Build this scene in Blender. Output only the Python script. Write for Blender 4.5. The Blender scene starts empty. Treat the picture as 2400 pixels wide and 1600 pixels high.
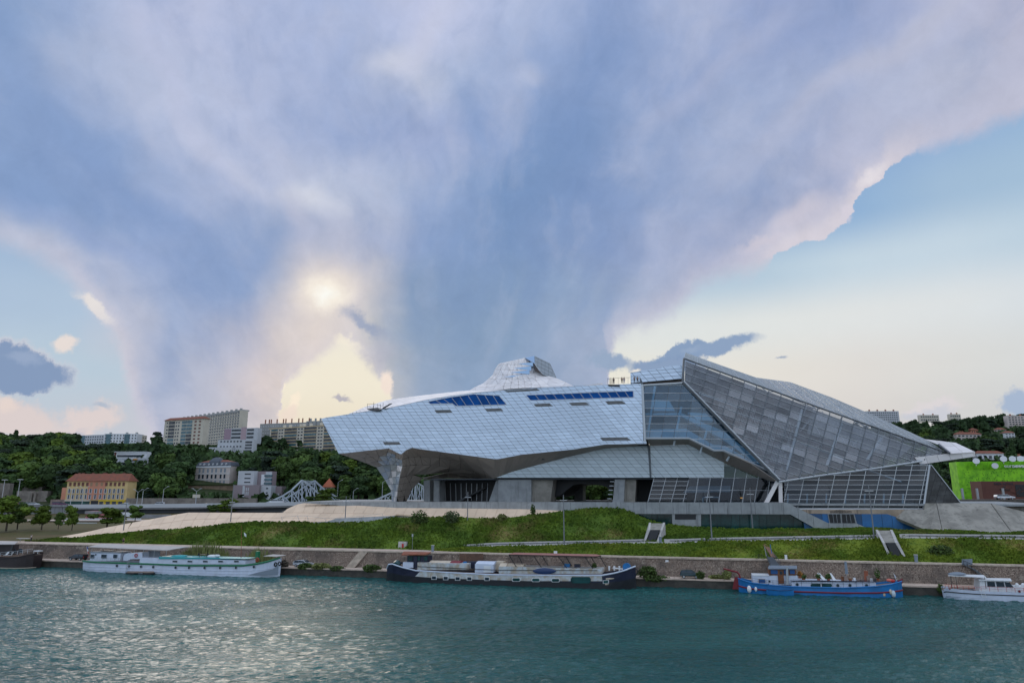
import bpy, math, random
import numpy as np
from mathutils import Vector, noise as mnoise
rnd = random.Random(7)
scene = bpy.context.scene
COL = scene.collection
rad = math.radians

# ------------------------------------------------------------------ camera
PITCH = rad(12.5); CAMZ = 17.5; FPX = 1600.0
cam_data = bpy.data.cameras.new("camera")
cam = bpy.data.objects.new("camera", cam_data); COL.objects.link(cam)
cam.location = (0, 0, CAMZ); cam.rotation_euler = (rad(90) + PITCH, 0, 0)
cam_data.lens = 24.0; cam_data.sensor_width = 36.0
cam_data.clip_start = 0.5; cam_data.clip_end = 12000
scene.camera = cam
vs = scene.view_settings
vs.view_transform = 'Standard'; vs.look = 'None'; vs.exposure = 0.0; vs.gamma = 1.0
vs.use_curve_mapping = False

SP, CP = math.sin(PITCH), math.cos(PITCH)
def ray(u, v):
    x = (u - 1200) / FPX; y = (800 - v) / FPX
    return (x, CP - y * SP, SP + y * CP)
def azel(u, v):
    d = ray(u, v)
    return (math.degrees(math.atan2(d[0], d[1])), math.degrees(math.atan2(d[2], math.hypot(d[0], d[1]))))
def pix(az, el):
    a, e = rad(az), rad(el)
    d = (math.sin(a) * math.cos(e), math.cos(a) * math.cos(e), math.sin(e))
    z = d[1] * CP + d[2] * SP; y = -d[1] * SP + d[2] * CP
    return (1200 + FPX * d[0] / z, 800 - FPX * y / z)
def lin(c):
    return tuple((x / 255 / 12.92 if x / 255 <= 0.04045 else ((x / 255 + 0.055) / 1.055) ** 2.4) for x in c) + (1,)

# ------------------------------------------------------------------ sun
SUN_AZ, SUN_EL = azel(758, 690)
sl = bpy.data.lights.new("sun", 'SUN'); so = bpy.data.objects.new("sun", sl); COL.objects.link(so)
sl.energy = 0.55; sl.angle = rad(30); sl.color = (1, 0.9, 0.76)
sd = Vector((math.sin(rad(SUN_AZ)) * math.cos(rad(SUN_EL)), math.cos(rad(SUN_AZ)) * math.cos(rad(SUN_EL)), math.sin(rad(SUN_EL))))
so.rotation_euler = sd.to_track_quat('Z', 'Y').to_euler()
so.location = (0, 0, 200)

# ------------------------------------------------------------------ sky
world = bpy.data.worlds.new("World"); scene.world = world; world.use_nodes = True
NT = world.node_tree; NT.nodes.clear()
class NB:
    """tiny node-building helper"""
    def __init__(s, tree): s.t = tree
    def n(s, typ, **kw):
        nd = s.t.nodes.new(typ)
        for k, v in kw.items(): setattr(nd, k, v)
        return nd
    def put(s, sock, val):
        if isinstance(val, bpy.types.NodeSocket): s.t.links.new(val, sock)
        elif val is not None: sock.default_value = val
    def m(s, op, a, b=None, c=None, clamp=False):
        nd = s.n('ShaderNodeMath', operation=op, use_clamp=clamp)
        s.put(nd.inputs[0], a); s.put(nd.inputs[1], b); s.put(nd.inputs[2], c)
        return nd.outputs[0]
    def mr(s, x, a, b, c=0.0, d=1.0, smooth=True):
        nd = s.n('ShaderNodeMapRange', interpolation_type='SMOOTHSTEP' if smooth else 'LINEAR', clamp=True)
        for i, q in enumerate((x, a, b, c, d)): s.put(nd.inputs[i], q)
        return nd.outputs[0]
    def mix(s, f, a, b, blend='MIX'):
        nd = s.n('ShaderNodeMix', data_type='RGBA', blend_type=blend)
        s.put(nd.inputs[0], f); s.put(nd.inputs[6], a); s.put(nd.inputs[7], b)
        return nd.outputs[2]
    def ramp(s, x, stops, interp='LINEAR'):
        nd = s.n('ShaderNodeValToRGB'); cr = nd.color_ramp; cr.interpolation = interp
        while len(cr.elements) < len(stops): cr.elements.new(0.5)
        for e, (p, c) in zip(cr.elements, stops):
            e.position = p
        for e, (p, c) in zip(cr.elements, stops):
            e.position = p; e.color = c if isinstance(c, tuple) else (c, c, c, 1)
        s.put(nd.inputs[0], x); return nd.outputs[0]
    def noise(s, vec, scale, detail=4, rough=0.55, dist=0.0, color=False):
        nd = s.n('ShaderNodeTexNoise'); s.put(nd.inputs['Vector'], vec)
        nd.inputs['Scale'].default_value = scale; nd.inputs['Detail'].default_value = detail
        nd.inputs['Roughness'].default_value = rough; nd.inputs['Distortion'].default_value = dist
        return nd.outputs['Color' if color else 'Fac']
    def xyz(s, v):
        nd = s.n('ShaderNodeSeparateXYZ'); s.put(nd.inputs[0], v); return nd.outputs
    def comb(s, x, y, z=0.0):
        nd = s.n('ShaderNodeCombineXYZ')
        for i, q in enumerate((x, y, z)): s.put(nd.inputs[i], q)
        return nd.outputs[0]

B = NB(NT)
tc = B.n('ShaderNodeTexCoord'); dirv = tc.outputs['Generated']
dx_, dy_, dz_ = B.xyz(dirv)
AZ = B.m('MULTIPLY', B.m('ARCTAN2', dx_, dy_), 57.29578)
EL = B.m('MULTIPLY', B.m('ARCSINE', dz_), 57.29578)
def warped(scale, amp, detail, rough=0.55):
    c = B.n('ShaderNodeSeparateColor'); B.put(c.inputs[0], B.noise(dirv, scale, detail, rough, color=True))
    return (B.m('MULTIPLY_ADD', B.m('SUBTRACT', c.outputs[0], 0.5), amp, AZ),
            B.m('MULTIPLY_ADD', B.m('SUBTRACT', c.outputs[1], 0.5), amp, EL))
W1 = warped(5.0, 7.0, 4)
W2 = warped(16.0, 4.2, 9, 0.66)
W3 = warped(28.0, 2.2, 8, 0.62)

US = list(range(0, 2401, 200))
CG = {  # cloud colours of the overcast layer
0:   [(128,158,204),(163,180,216),(190,196,226),(170,184,220),(160,178,218),(188,196,228),(176,190,224),(138,162,208),(155,172,210),(142,160,205),(138,158,204),(172,180,212),(182,184,208)],
160: [(124,154,200),(168,182,214),(180,192,222),(176,188,222),(156,174,214),(184,194,220),(148,170,212),(132,158,204),(144,164,206),(140,160,204),(164,178,212),(178,186,212),(178,182,208)],
320: [(130,158,203),(128,156,203),(170,184,216),(182,192,222),(142,164,208),(158,174,214),(132,158,204),(114,146,195),(146,166,206),(168,182,214),(170,180,212),(178,184,212),(184,188,212)],
480: [(128,158,203),(128,157,204),(138,162,207),(174,184,214),(192,200,222),(146,168,209),(112,146,194),(118,148,197),(146,166,206),(170,180,210),(184,186,210),(184,188,212),(184,188,212)],
600: [(158,178,210),(164,178,210),(148,170,211),(116,148,196),(184,186,208),(134,161,206),(114,146,192),(132,156,199),(156,170,206),(178,182,208),(186,188,210),(186,188,210),(186,188,210)],
700: [(176,190,214),(186,192,214),(140,164,207),(146,166,204),(214,206,208),(122,151,190),(124,153,192),(146,168,202),(170,178,206),(186,188,210),(186,188,210),(186,188,210),(186,188,210)],
800: [(180,192,214),(196,198,214),(156,174,208),(200,192,204),(236,222,208),(126,154,190),(130,158,192),(156,172,202),(176,182,206),(186,188,210),(186,188,210),(186,188,210),(186,188,210)],
900: [(180,190,212),(196,196,212),(164,178,207),(216,204,205),(236,220,204),(130,156,190),(134,160,193),(150,168,198),(176,182,206),(186,188,210),(186,188,210),(186,188,210),(186,188,210)],
1000:[(190,190,208),(198,196,212),(172,182,209),(206,200,205),(232,218,202),(140,162,196),(144,166,200),(160,176,204),(176,182,206),(186,188,210),(186,188,210),(186,188,210),(186,188,210)]}
KG = {  # clear air seen through the gaps
0:   [(120,160,212)]*13, 320: [(126,166,214)]*10+[(122,162,214),(138,174,216),(150,184,216)],
480: [(148,180,216)]*8+[(128,168,212),(124,166,212),(128,170,214),(160,190,217),(172,200,221)],
600: [(160,186,216)]*4+[(238,232,215)]*3+[(140,178,212),(138,175,212),(150,186,216),(190,212,228),(202,219,231),(198,215,229)],
700: [(170,194,220)]*3+[(238,232,215)]*3+[(190,205,218),(190,207,222),(205,220,228),(220,228,231),(224,230,232),(224,229,231),(218,225,230)],
800: [(182,202,220)]*3+[(243,237,218)]*3+[(225,228,222),(232,233,226),(230,232,228),(230,231,226),(228,228,225),(224,226,224),(216,221,222)],
900: [(182,204,219),(184,204,219),(184,204,219)]+[(243,234,212)]*3+[(236,230,212),(236,232,216),(234,230,218),(230,224,214),(224,218,212),(220,216,211),(213,214,213)],
1000:[(190,200,214),(196,204,214),(200,200,210)]+[(238,226,202)]*3+[(234,226,212),(232,226,212),(228,220,210),(224,215,208),(220,214,209),(214,212,209),(206,209,212)]}
def gridcol(G, u, v):
    ks = sorted(G); u = min(max(u, 0), 2400); v = min(max(v, 0), 1000)
    i = min(int(u // 200), 11); fu = u / 200 - i
    j = max(k for k in range(len(ks) - 1) if ks[k] <= v); fv = (v - ks[j]) / (ks[j + 1] - ks[j])
    f = lambda r: [r[i][k] * (1 - fu) + r[i + 1][k] * fu for k in range(3)]
    a, b = f(G[ks[j]]), f(G[ks[j + 1]])
    return tuple(a[k] * (1 - fv) + b[k] * fv for k in range(3))
def grid_nodes(G, azs, els, rows, W, n=25):
    azf = B.m('MULTIPLY_ADD', W[0], 1 / 96.0, 0.5)
    out = None
    for k, e in enumerate(rows):
        st = []
        for i in range(n):
            az = -48 + 96 * i / (n - 1)
            u, v = pix(max(-44, min(44, az)), e)
            st.append((i / (n - 1), lin(gridcol(G, u, v))))
        c = B.ramp(azf, st, 'EASE' if False else 'LINEAR')
        out = c if out is None else B.mix(B.mr(W[1], rows[k - 1], e), out, c)
    return out
cloud = grid_nodes(CG, None, None, [1, 5, 9, 12.5, 16, 20, 24, 29, 34, 39], W1)
clear = grid_nodes(KG, None, None, [1, 5, 9, 13, 17, 21, 26, 32], (AZ, EL), 15)
# wispy structure fanning up and out of the low centre of the sky
fx = B.m('ADD', W1[0], 7.0); fy = B.m('ADD', W1[1], 4.0)
ang = B.m('ARCTAN2', fx, fy)
rr = B.m('POWER', B.m('ADD', B.m('MULTIPLY', fx, fx), B.m('MULTIPLY', fy, fy)), 0.5)
st1 = B.noise(B.comb(B.m('MULTIPLY', ang, 4.2), B.m('MULTIPLY', rr, 0.055)), 1.6, 5, 0.5)
st2 = B.noise(B.comb(B.m('MULTIPLY', ang, 7), B.m('MULTIPLY', rr, 0.12), 3.3), 2.0, 6, 0.6)
wis = B.noise(dirv, 7, 8, 0.6, 0.9)
tex = B.m('ADD', B.m('MULTIPLY', B.m('ADD', B.m('MULTIPLY', B.m('SUBTRACT', st1, 0.5), 0.50), B.m('MULTIPLY', B.m('SUBTRACT', st2, 0.5), 0.16)), B.mr(rr, 10.0, 30.0, 0.12, 1.0)), B.m('MULTIPLY', B.m('SUBTRACT', wis, 0.5), 0.26))
cloud = B.mix(B.m('MULTIPLY', B.m('MAXIMUM', tex, 0.0), 2.3, clamp=True), cloud, lin((202, 206, 228)))
cloud = B.mix(B.m('MULTIPLY', B.m('MAXIMUM', B.m('MULTIPLY', tex, -1.0), 0.0), 3.0, clamp=True), cloud, lin((98, 134, 188)))

# edge of the cloud deck: elevation below which the sky is clear, by azimuth
EDGE = [(-40,560),(0,560),(50,592),(100,618),(160,655),(195,690),(228,730),(262,800),(300,900),(350,1010),(420,1110),
        (640,1100),(655,950),(668,900),(690,872),(740,842),(780,806),(810,794),(832,822),(858,846),(890,880),(915,915),(925,1100),
        (1395,1100),(1425,835),(1445,785),(1500,762),(1580,735),(1640,665),(1790,622),(1830,590),(1880,568),(1955,545),(1992,505),(2020,455),(2070,425),(2085,388),(2200,345),(2400,262),(2460,240)]
est = []
for u, v in EDGE:
    a, e = azel(u, v)
    est.append(((a + 48) / 96, (e + 4) / 50.0 if v < 1090 else 0.0))
# two ramps (32 stops at most each)
left = est[:23] + [(0.62, 0.0)]; right = [(0.3, 0.0)] + est[23:]
EW = (B.m('ADD', B.m('MULTIPLY', W2[0], 0.6), B.m('MULTIPLY', AZ, 0.4)), B.m('ADD', B.m('MULTIPLY', W2[1], 0.6), B.m('MULTIPLY', EL, 0.4)))
azf2 = B.m('MULTIPLY_ADD', EW[0], 1 / 96.0, 0.5)
T = B.m('MAXIMUM', B.ramp(azf2, left), B.ramp(azf2, right))
T = B.m('MULTIPLY_ADD', T, 50.0, -4.0)
dist = B.m('SUBTRACT', T, EW[1])            # > 0 : clear
soft = B.m('MULTIPLY', B.ramp(azf2, [(0, 0.75), (0.12, 0.9), (0.17, 0.9), (0.24, 0.9), (0.29, 0.55), (0.36, 0.5), (0.41, 0.3), (0.55, 0.35), (0.64, 1.0), (0.715, 1.0), (0.73, 0.06), (0.835, 0.06), (0.85, 0.5), (1, 0.6)]), 2.6)
cmask = B.mr(dist, B.m('MULTIPLY', soft, -0.5), B.m('MULTIPLY', soft, 0.5))
rim = B.mr(B.m('MULTIPLY', dist, -1.0), 3.2, 0.0)
rimg = B.ramp(azf2, [(0, 0.25), (0.2, 0.55), (0.3, 0.45), (0.38, 0.45), (0.45, 0.0), (0.55, 0.25), (0.6, 0.35), (0.7, 0.35), (0.74, 0.75), (0.82, 0.85), (0.86, 0.15), (1, 0.1)])
cloud = B.mix(B.m('MULTIPLY', rim, rimg), cloud, lin((222, 214, 222)))
col = B.mix(cmask, cloud, clear)

# single clouds and bright spots
WV = {}
def patch(base, u, v, rx, ry, rot, colr, amount=1.0, inner=0.0, W=None):
    W = W or (AZ, EL)
    key = id(W)
    if key not in WV: WV[key] = (B.comb(W[0], W[1]), W)
    a, e = azel(u, v); k = 32.0   # about 32 px of the frame per degree
    mp = B.n('ShaderNodeMapping', vector_type='TEXTURE')
    B.put(mp.inputs['Vector'], WV[key][0]); mp.inputs['Location'].default_value = (a, e, 0)
    mp.inputs['Rotation'].default_value = (0, 0, rad(rot)); mp.inputs['Scale'].default_value = (rx / k, ry / k, 1)
    ln = B.n('ShaderNodeVectorMath', operation='LENGTH'); B.put(ln.inputs[0], mp.outputs[0])
    return B.mix(B.mr(ln.outputs['Value'], 1.0, inner, 0.0, amount), base, lin(colr))
for a in [
  (725,480,110,70,0,(214,218,232),.8,0,W1),(940,120,150,60,15,(206,210,228),.7,0,W1),
  (1250,188,75,50,0,(182,192,220),.6,0,W1),(450,325,60,50,10,(184,194,222),.7,0,W2),
  (560,400,300,44,-38,(190,198,224),.75,0,W1),(420,210,330,50,-48,(184,192,222),.6,0,W1),(300,440,330,60,-30,(122,152,201),.75,0,W1),(90,230,200,80,-50,(126,156,204),.6,0,W1),(700,560,50,170,10,(186,190,214),.6,0,W1),(1010,60,60,200,-30,(196,202,228),.6,0,W1),(1120,300,50,240,20,(126,156,204),.45,0,W1),(200,560,300,50,-12,(136,160,206),.6,0,W1),(1700,160,420,60,24,(170,180,212),.5,0,W1),(1950,230,520,60,26,(182,188,214),.55,0,W1),
  (2150,60,330,40,25,(186,190,212),.5,0,W1),
  (560,600,260,100,10,(122,152,200),.5,0,W1),(300,370,260,70,-10,(126,156,203),.5,0,W1),(1290,400,170,200,0,(106,143,192),.4,0,W1),
  (770,700,250,170,0,(232,220,214),.75,0,W1),(700,780,170,110,20,(226,214,208),.6,0,W1),
  (860,760,110,30,-22,(150,164,194),.85,.2,W2),(900,830,60,70,0,(176,178,196),.6,.1,W2),
  (1860,520,150,48,22,(204,200,216),.8,.1,W1),(1790,560,90,26,18,(208,202,216),.7,.1,W2),(2046,412,56,30,40,(230,224,230),.85,.15,W2),(1985,500,22,34,-25,(214,208,222),.8,.2,W3),
  (226,724,62,20,-38,(230,224,222),1,.45,W3),(150,808,34,26,35,(234,222,216),1,.45,W3),(260,780,120,90,0,(200,200,214),.45,0,W1),
  (52,858,118,54,-10,(212,208,216),.8,.6,W2),(50,862,108,46,-10,(128,153,190),1,.72,W2),(60,838,60,16,-8,(150,170,202),.8,.2,W3),
  (30,970,110,56,-10,(222,208,206),1,.55,W2),(10,930,40,30,-20,(232,214,206),.9,.3,W2),(215,985,95,44,10,(224,210,208),1,.5,W2),(165,1005,40,22,0,(180,186,206),.7,.2,W2),(240,945,26,12,-20,(168,184,205),.8,.3,W3),
  (1600,838,140,40,8,(238,232,222),.5,.5,W2),(1600,832,125,34,8,(132,158,193),1,.7,W2),(1640,815,60,12,10,(156,176,203),.8,.2,W3),(1570,850,70,16,0,(120,147,186),.7,.2,W3),(1700,806,110,26,6,(136,161,195),1,.55,W3),(1560,856,110,30,0,(134,158,192),1,.6,W2),(1430,842,85,34,-10,(146,168,198),1,.45,W2),
  (1495,868,22,10,0,(238,232,222),.9,.3,W3),(1832,838,22,7,0,(160,174,196),.9,.3,W3),
  (802,936,38,11,-6,(184,180,190),.95,.4,W3),
  (688,945,16,38,-18,(252,236,212),1,.4,W3),(676,975,34,30,0,(240,220,205),.8,.3,W2),(664,905,5,22,-15,(252,238,216),.8,.3,W3),(908,900,20,44,0,(244,226,212),1,.4,W3),(820,805,60,20,-30,(250,240,218),.6,.2,W2),
  (2190,960,70,26,0,(222,216,218),1,.5,W2),(2175,975,80,22,0,(196,202,216),.7,.3,W2),(2392,945,44,44,0,(164,183,210),1,.6,W2)]:
    col = patch(col, *a)
for a in [(762,690,120,84,0,(244,232,218),.8,0,W1),(764,694,85,58,-10,(255,246,230),.85,.0,W2),(763,694,40,32,0,(255,254,246),1,.0,W3)]:
    col = patch(col, *a)
bil = B.noise(dirv, 26, 8, 0.68, 0.4)
bk = B.m('MULTIPLY_ADD', B.m('MULTIPLY', B.m('SUBTRACT', bil, 0.5), B.m('MULTIPLY_ADD', cmask, -0.8, 1.0)), 0.24, 1.0)
vmk = B.n('ShaderNodeVectorMath', operation='SCALE'); B.put(vmk.inputs[0], col); B.put(vmk.inputs['Scale'], bk); col = vmk.outputs[0]
hs = B.n('ShaderNodeHueSaturation'); hs.inputs['Saturation'].default_value = 0.90; hs.inputs['Value'].default_value = 0.97; B.put(hs.inputs['Color'], col); col = hs.outputs[0]
bg_c = B.n('ShaderNodeBackground'); B.put(bg_c.inputs[0], col); bg_c.inputs[1].default_value = 1.0
# the open sky beyond: physical sky with high thin cloud, turned towards the same sun
sky = B.n('ShaderNodeTexSky', sky_type='NISHITA', sun_disc=False)
sky.sun_elevation = rad(SUN_EL); sky.sun_rotation = rad(SUN_AZ)
sky.air_density = 1.0; sky.dust_density = 1.5; sky.ozone_density = 1.0
bg_s = B.n('ShaderNodeBackground'); B.put(bg_s.inputs[0], sky.outputs[0]); bg_s.inputs[1].default_value = 0.10
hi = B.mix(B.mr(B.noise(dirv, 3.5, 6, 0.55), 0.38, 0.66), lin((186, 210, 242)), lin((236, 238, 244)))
bg_h = B.n('ShaderNodeBackground'); B.put(bg_h.inputs[0], hi); bg_h.inputs[1].default_value = 1.45  # sky out of view brightened to add fill on surfaces facing the camera
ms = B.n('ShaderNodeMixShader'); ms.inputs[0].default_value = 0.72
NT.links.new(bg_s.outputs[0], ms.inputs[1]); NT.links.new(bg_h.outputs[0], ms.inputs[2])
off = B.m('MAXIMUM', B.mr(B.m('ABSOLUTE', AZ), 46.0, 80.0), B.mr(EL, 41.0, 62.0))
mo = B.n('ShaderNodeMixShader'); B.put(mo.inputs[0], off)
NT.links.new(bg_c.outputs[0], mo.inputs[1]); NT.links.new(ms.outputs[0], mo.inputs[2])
wo = B.n('ShaderNodeOutputWorld'); NT.links.new(mo.outputs[0], wo.inputs[0])
world.cycles.sampling_method = 'MANUAL'; world.cycles.sample_map_resolution = 256

# ------------------------------------------------------------------ frame along the quay: s along it, t away from the camera
_k = math.hypot(1, 0.2538); QX, QY = 1 / _k, -0.2538 / _k; NX, NY = -QY, QX
C0 = -125.5 * NX + 181.6 * NY
def f2w(p): return Vector((p[0] * QX + (C0 + p[1]) * NX, p[0] * QY + (C0 + p[1]) * NY, p[2]))
def w2f(x, y, z): return (x * QX + y * QY, x * NX + y * NY - C0, z)
def uvt(u, v, t):
    d = ray(u, v); k = (C0 + t) / (d[0] * NX + d[1] * NY)
    return (k * (d[0] * QX + d[1] * QY), t, CAMZ + k * d[2])
def uvz(u, v, z):
    d = ray(u, v); k = (z - CAMZ) / d[2]; return w2f(k * d[0], k * d[1], z)
def uvY(u, v, Y):
    d = ray(u, v); k = Y / d[1]; return w2f(k * d[0], Y, CAMZ + k * d[2])
def st(u, t, z):
    """point over column u at offset t and height z"""
    d = ray(u, 1150.0)
    v = 1150.0
    for _ in range(6):
        p = uvt(u, v, t); v += (p[2] - z) / max(1e-6, (uvt(u, v - 1, t)[2] - p[2]))
    return uvt(u, v, t)

# ------------------------------------------------------------------ materials
MATS = {}
def mat(name, col, rough=0.6, metal=0.0, var=0.0, vscale=1.0, col2=None, bump=0.0, bscale=8.0, spec=0.5, objvar=0.0, emit=0.0, stain=0.0, coord='Object', stretch=None):
    if name in MATS: return MATS[name]
    m = bpy.data.materials.new(name); m.use_nodes = True; t = m.node_tree; b = NB(t)
    bs = t.nodes['Principled BSDF']
    bs.inputs['Roughness'].default_value = rough; bs.inputs['Metallic'].default_value = metal
    bs.inputs['Specular IOR Level'].default_value = spec
    c = col if len(col) == 4 else tuple(col) + (1,)
    co = b.n('ShaderNodeTexCoord').outputs['Object']
    geo = b.n('ShaderNodeNewGeometry').outputs['Position']
    vec = geo
    if stretch:
        mp = b.n('ShaderNodeMapping'); b.put(mp.inputs[0], geo); mp.inputs['Scale'].default_value = stretch; vec = mp.outputs[0]
    out = None
    if var or col2:
        c2 = (tuple(col2) + (1,))[:4] if col2 else tuple(x * (1 - var) for x in c[:3]) + (1,)
        f = b.mr(b.noise(vec, vscale, 6, 0.62), 0.35, 0.65)
        out = b.mix(f, c, c2)
    if objvar:
        oi = b.n('ShaderNodeObjectInfo').outputs['Random']
        k = b.m('MULTIPLY_ADD', oi, objvar, 1 - objvar * 0.5)
        base = out if out is not None else c
        vm = b.n('ShaderNodeVectorMath', operation='SCALE'); b.put(vm.inputs[0], base if out is not None else c[:3]); b.put(vm.inputs['Scale'], k); out = vm.outputs[0]
    if stain:
        mp = b.n('ShaderNodeMapping'); b.put(mp.inputs[0], geo); mp.inputs['Scale'].default_value = (1.1, 1.1, 0.12)
        f = b.mr(b.noise(mp.outputs[0], 1.0, 5, 0.6), 0.52, 0.7, 0, stain)
        out = b.mix(f, out if out is not None else c, tuple(x * 0.35 for x in c[:3]) + (1,))
    if out is not None: b.put(bs.inputs['Base Color'], out)
    else: bs.inputs['Base Color'].default_value = c
    if bump:
        bn = b.n('ShaderNodeBump'); bn.inputs['Strength'].default_value = bump; bn.inputs['Distance'].default_value = 0.1
        b.put(bn.inputs['Height'], b.noise(vec, bscale, 5, 0.6)); b.put(bs.inputs['Normal'], bn.outputs[0])
    if emit:
        bs.inputs['Emission Color'].default_value = c; bs.inputs['Emission Strength'].default_value = emit
    MATS[name] = m; return m

# ------------------------------------------------------------------ mesh building
def poly_area(P):
    return 0.5 * sum(P[i][0] * P[(i + 1) % len(P)][1] - P[(i + 1) % len(P)][0] * P[i][1] for i in range(len(P)))
class MB:
    def __init__(s): s.v = []; s.f = []; s.mi = []; s.mats = []
    def _m(s, m):
        if m is None: return 0
        if m not in s.mats: s.mats.append(m)
        return s.mats.index(m)
    def face(s, pts, m=None):
        k = len(s.v); s.v += [tuple(p) for p in pts]; s.f.append(list(range(k, k + len(pts)))); s.mi.append(s._m(m)); return s
    def prism(s, pts, off, m=None):
        """polygon (3-D points) pushed along off"""
        k = len(s.v); n = len(pts); i = s._m(m)
        s.v += [tuple(p) for p in pts] + [tuple(p[j] + off[j] for j in range(3)) for p in pts]
        s.f.append(list(range(k, k + n))); s.f.append(list(range(k + 2 * n - 1, k + n - 1, -1))); s.mi += [i, i]
        for j in range(n):
            a, b = j, (j + 1) % n
            s.f.append([k + b, k + a, k + n + a, k + n + b]); s.mi.append(i)
        return s
    def loft(s, rings, m=None, caps=True, closed=True):
        k = len(s.v); n = len(rings[0]); i = s._m(m)
        for r in rings: s.v += [tuple(p) for p in r]
        for a in range(len(rings) - 1):
            for j in range(n if closed else n - 1):
                b = (j + 1) % n
                s.f.append([k + a * n + j, k + a * n + b, k + (a + 1) * n + b, k + (a + 1) * n + j]); s.mi.append(i)
        if caps and closed:
            s.f.append([k + j for j in range(n - 1, -1, -1)]); s.f.append([k + (len(rings) - 1) * n + j for j in range(n)]); s.mi += [i, i]
        return s
    def box(s, c, d, m=None, yaw=0.0):
        cx, cy, cz = c; x, y, z = d[0] / 2, d[1] / 2, d[2] / 2; ca, sa = math.cos(yaw), math.sin(yaw)
        P = [(cx + a * x * ca - b * y * sa, cy + a * x * sa + b * y * ca, cz - z) for a, b in ((-1, -1), (1, -1), (1, 1), (-1, 1))]
        return s.prism(P, (0, 0, 2 * z), m)
    def tube(s, p0, p1, r0, r1=None, n=8, m=None):
        r1 = r0 if r1 is None else r1
        a, b = Vector(p0), Vector(p1); d = (b - a)
        if d.length < 1e-6: return s
        d.normalize(); x = d.orthogonal().normalized(); y = d.cross(x)
        R = [[a + (x * math.cos(2 * math.pi * j / n) + y * math.sin(2 * math.pi * j / n)) * r0 for j in range(n)],
             [b + (x * math.cos(2 * math.pi * j / n) + y * math.sin(2 * math.pi * j / n)) * r1 for j in range(n)]]
        return s.loft(R, m)
    def path(s, pts, r, n=6, m=None):
        for a, b in zip(pts, pts[1:]): s.tube(a, b, r, r, n, m)
        return s
    def ball(s, c, r, m=None, nu=10, nv=6):
        r = r if isinstance(r, tuple) else (r, r, r)
        R = []
        for i in range(nv + 1):
            th = math.pi * i / nv; th = min(max(th, 0.02), math.pi - 0.02)
            R.append([(c[0] + r[0] * math.sin(th) * math.cos(2 * math.pi * j / nu), c[1] + r[1] * math.sin(th) * math.sin(2 * math.pi * j / nu), c[2] + r[2] * math.cos(th)) for j in range(nu)])
        return s.loft(R, m)
    def disc(s, c, r, ax, th=0.05, n=14, m=None):
        a = Vector(ax).normalized(); return s.tube(Vector(c) - a * th / 2, Vector(c) + a * th / 2, r, r, n, m)
    def ring(s, c, R, r, ax, n=14, k=6, m=None):
        a = Vector(ax).normalized(); x = a.orthogonal().normalized(); y = a.cross(x); c = Vector(c)
        rings = []
        for i in range(n + 1):
            th = 2 * math.pi * i / n; o = x * math.cos(th) + y * math.sin(th)
            rings.append([c + o * (R + r * math.cos(2 * math.pi * j / k)) + a * r * math.sin(2 * math.pi * j / k) for j in range(k)])
        return s.loft(rings, m, caps=False)
    def build(s, name, m=None, parent=None, smooth=False, kind=None, label=None, cat=None, group=None, origin=None, fr=True):
        me = bpy.data.meshes.new(name)
        V = [f2w(p) if fr else Vector(p) for p in s.v]
        root = parent
        off = Vector((0, 0, 0))
        while root is not None: off += root.location; root = root.parent
        o = bpy.data.objects.new(name, me)
        if parent is None and origin is not None: o.location = f2w(origin); off = o.location.copy()
        elif parent is None and kind != 'structure' and V:
            c = sum(V, Vector()) / len(V); c.z = min(p.z for p in V); o.location = c; off = c.copy()
        me.from_pydata([tuple(p - off) for p in V], [], s.f)
        if m is not None: me.materials.append(m)
        for q in s.mats:
            if q is not m: me.materials.append(q)
        if s.mats:
            idx = {q: (0 if q is m else [x.name for x in me.materials].index(q.name)) for q in s.mats}
            me.polygons.foreach_set('material_index', [idx[s.mats[i]] if s.mats else 0 for i in s.mi])
        me.validate(); me.update()
        if smooth: me.polygons.foreach_set('use_smooth', [True] * len(me.polygons))
        COL.objects.link(o); o.parent = parent
        tag(o, label, cat, group, kind)
        return o
def tag(o, label=None, cat=None, group=None, kind=None):
    if label: o['label'] = label
    if cat: o['category'] = cat
    if group: o['group'] = group
    if kind: o['kind'] = kind
    return o
def empty(name, p, label, cat, group=None, fr=True):
    o = bpy.data.objects.new(name, None); o.empty_display_size = 0.5; COL.objects.link(o)
    o.location = f2w(p) if fr else Vector(p); return tag(o, label, cat, group)
def copy_tree(o, delta=(0, 0, 0), rotz=None, parent=None, scale=None):
    c = o.copy(); COL.objects.link(c); c.parent = parent
    if parent is None:
        c.location = o.location + Vector(delta)
        if rotz is not None: c.rotation_euler = (0, 0, rotz)
        if scale is not None: c.scale = scale
    for ch in o.children: copy_tree(ch, parent=c)
    return c
def fast_mesh(name, verts, faces_n, mat_, kind='stuff', parent=None, **kw):
    """verts (N,3) world array, faces are consecutive groups of faces_n vertices"""
    me = bpy.data.meshes.new(name); n = len(verts); nf = n // faces_n
    me.vertices.add(n); me.vertices.foreach_set('co', verts.astype(np.float32).ravel())
    me.loops.add(n); me.loops.foreach_set('vertex_index', np.arange(n, dtype=np.int32))
    me.polygons.add(nf); me.polygons.foreach_set('loop_start', np.arange(0, n, faces_n, dtype=np.int32))
    me.materials.append(mat_); me.update(); me.validate()
    o = bpy.data.objects.new(name, me); COL.objects.link(o); o.parent = parent
    if parent is not None: o.location = -parent.location
    tag(o, kw.get('label'), kw.get('cat'), kw.get('group'), kind); return o

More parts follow.
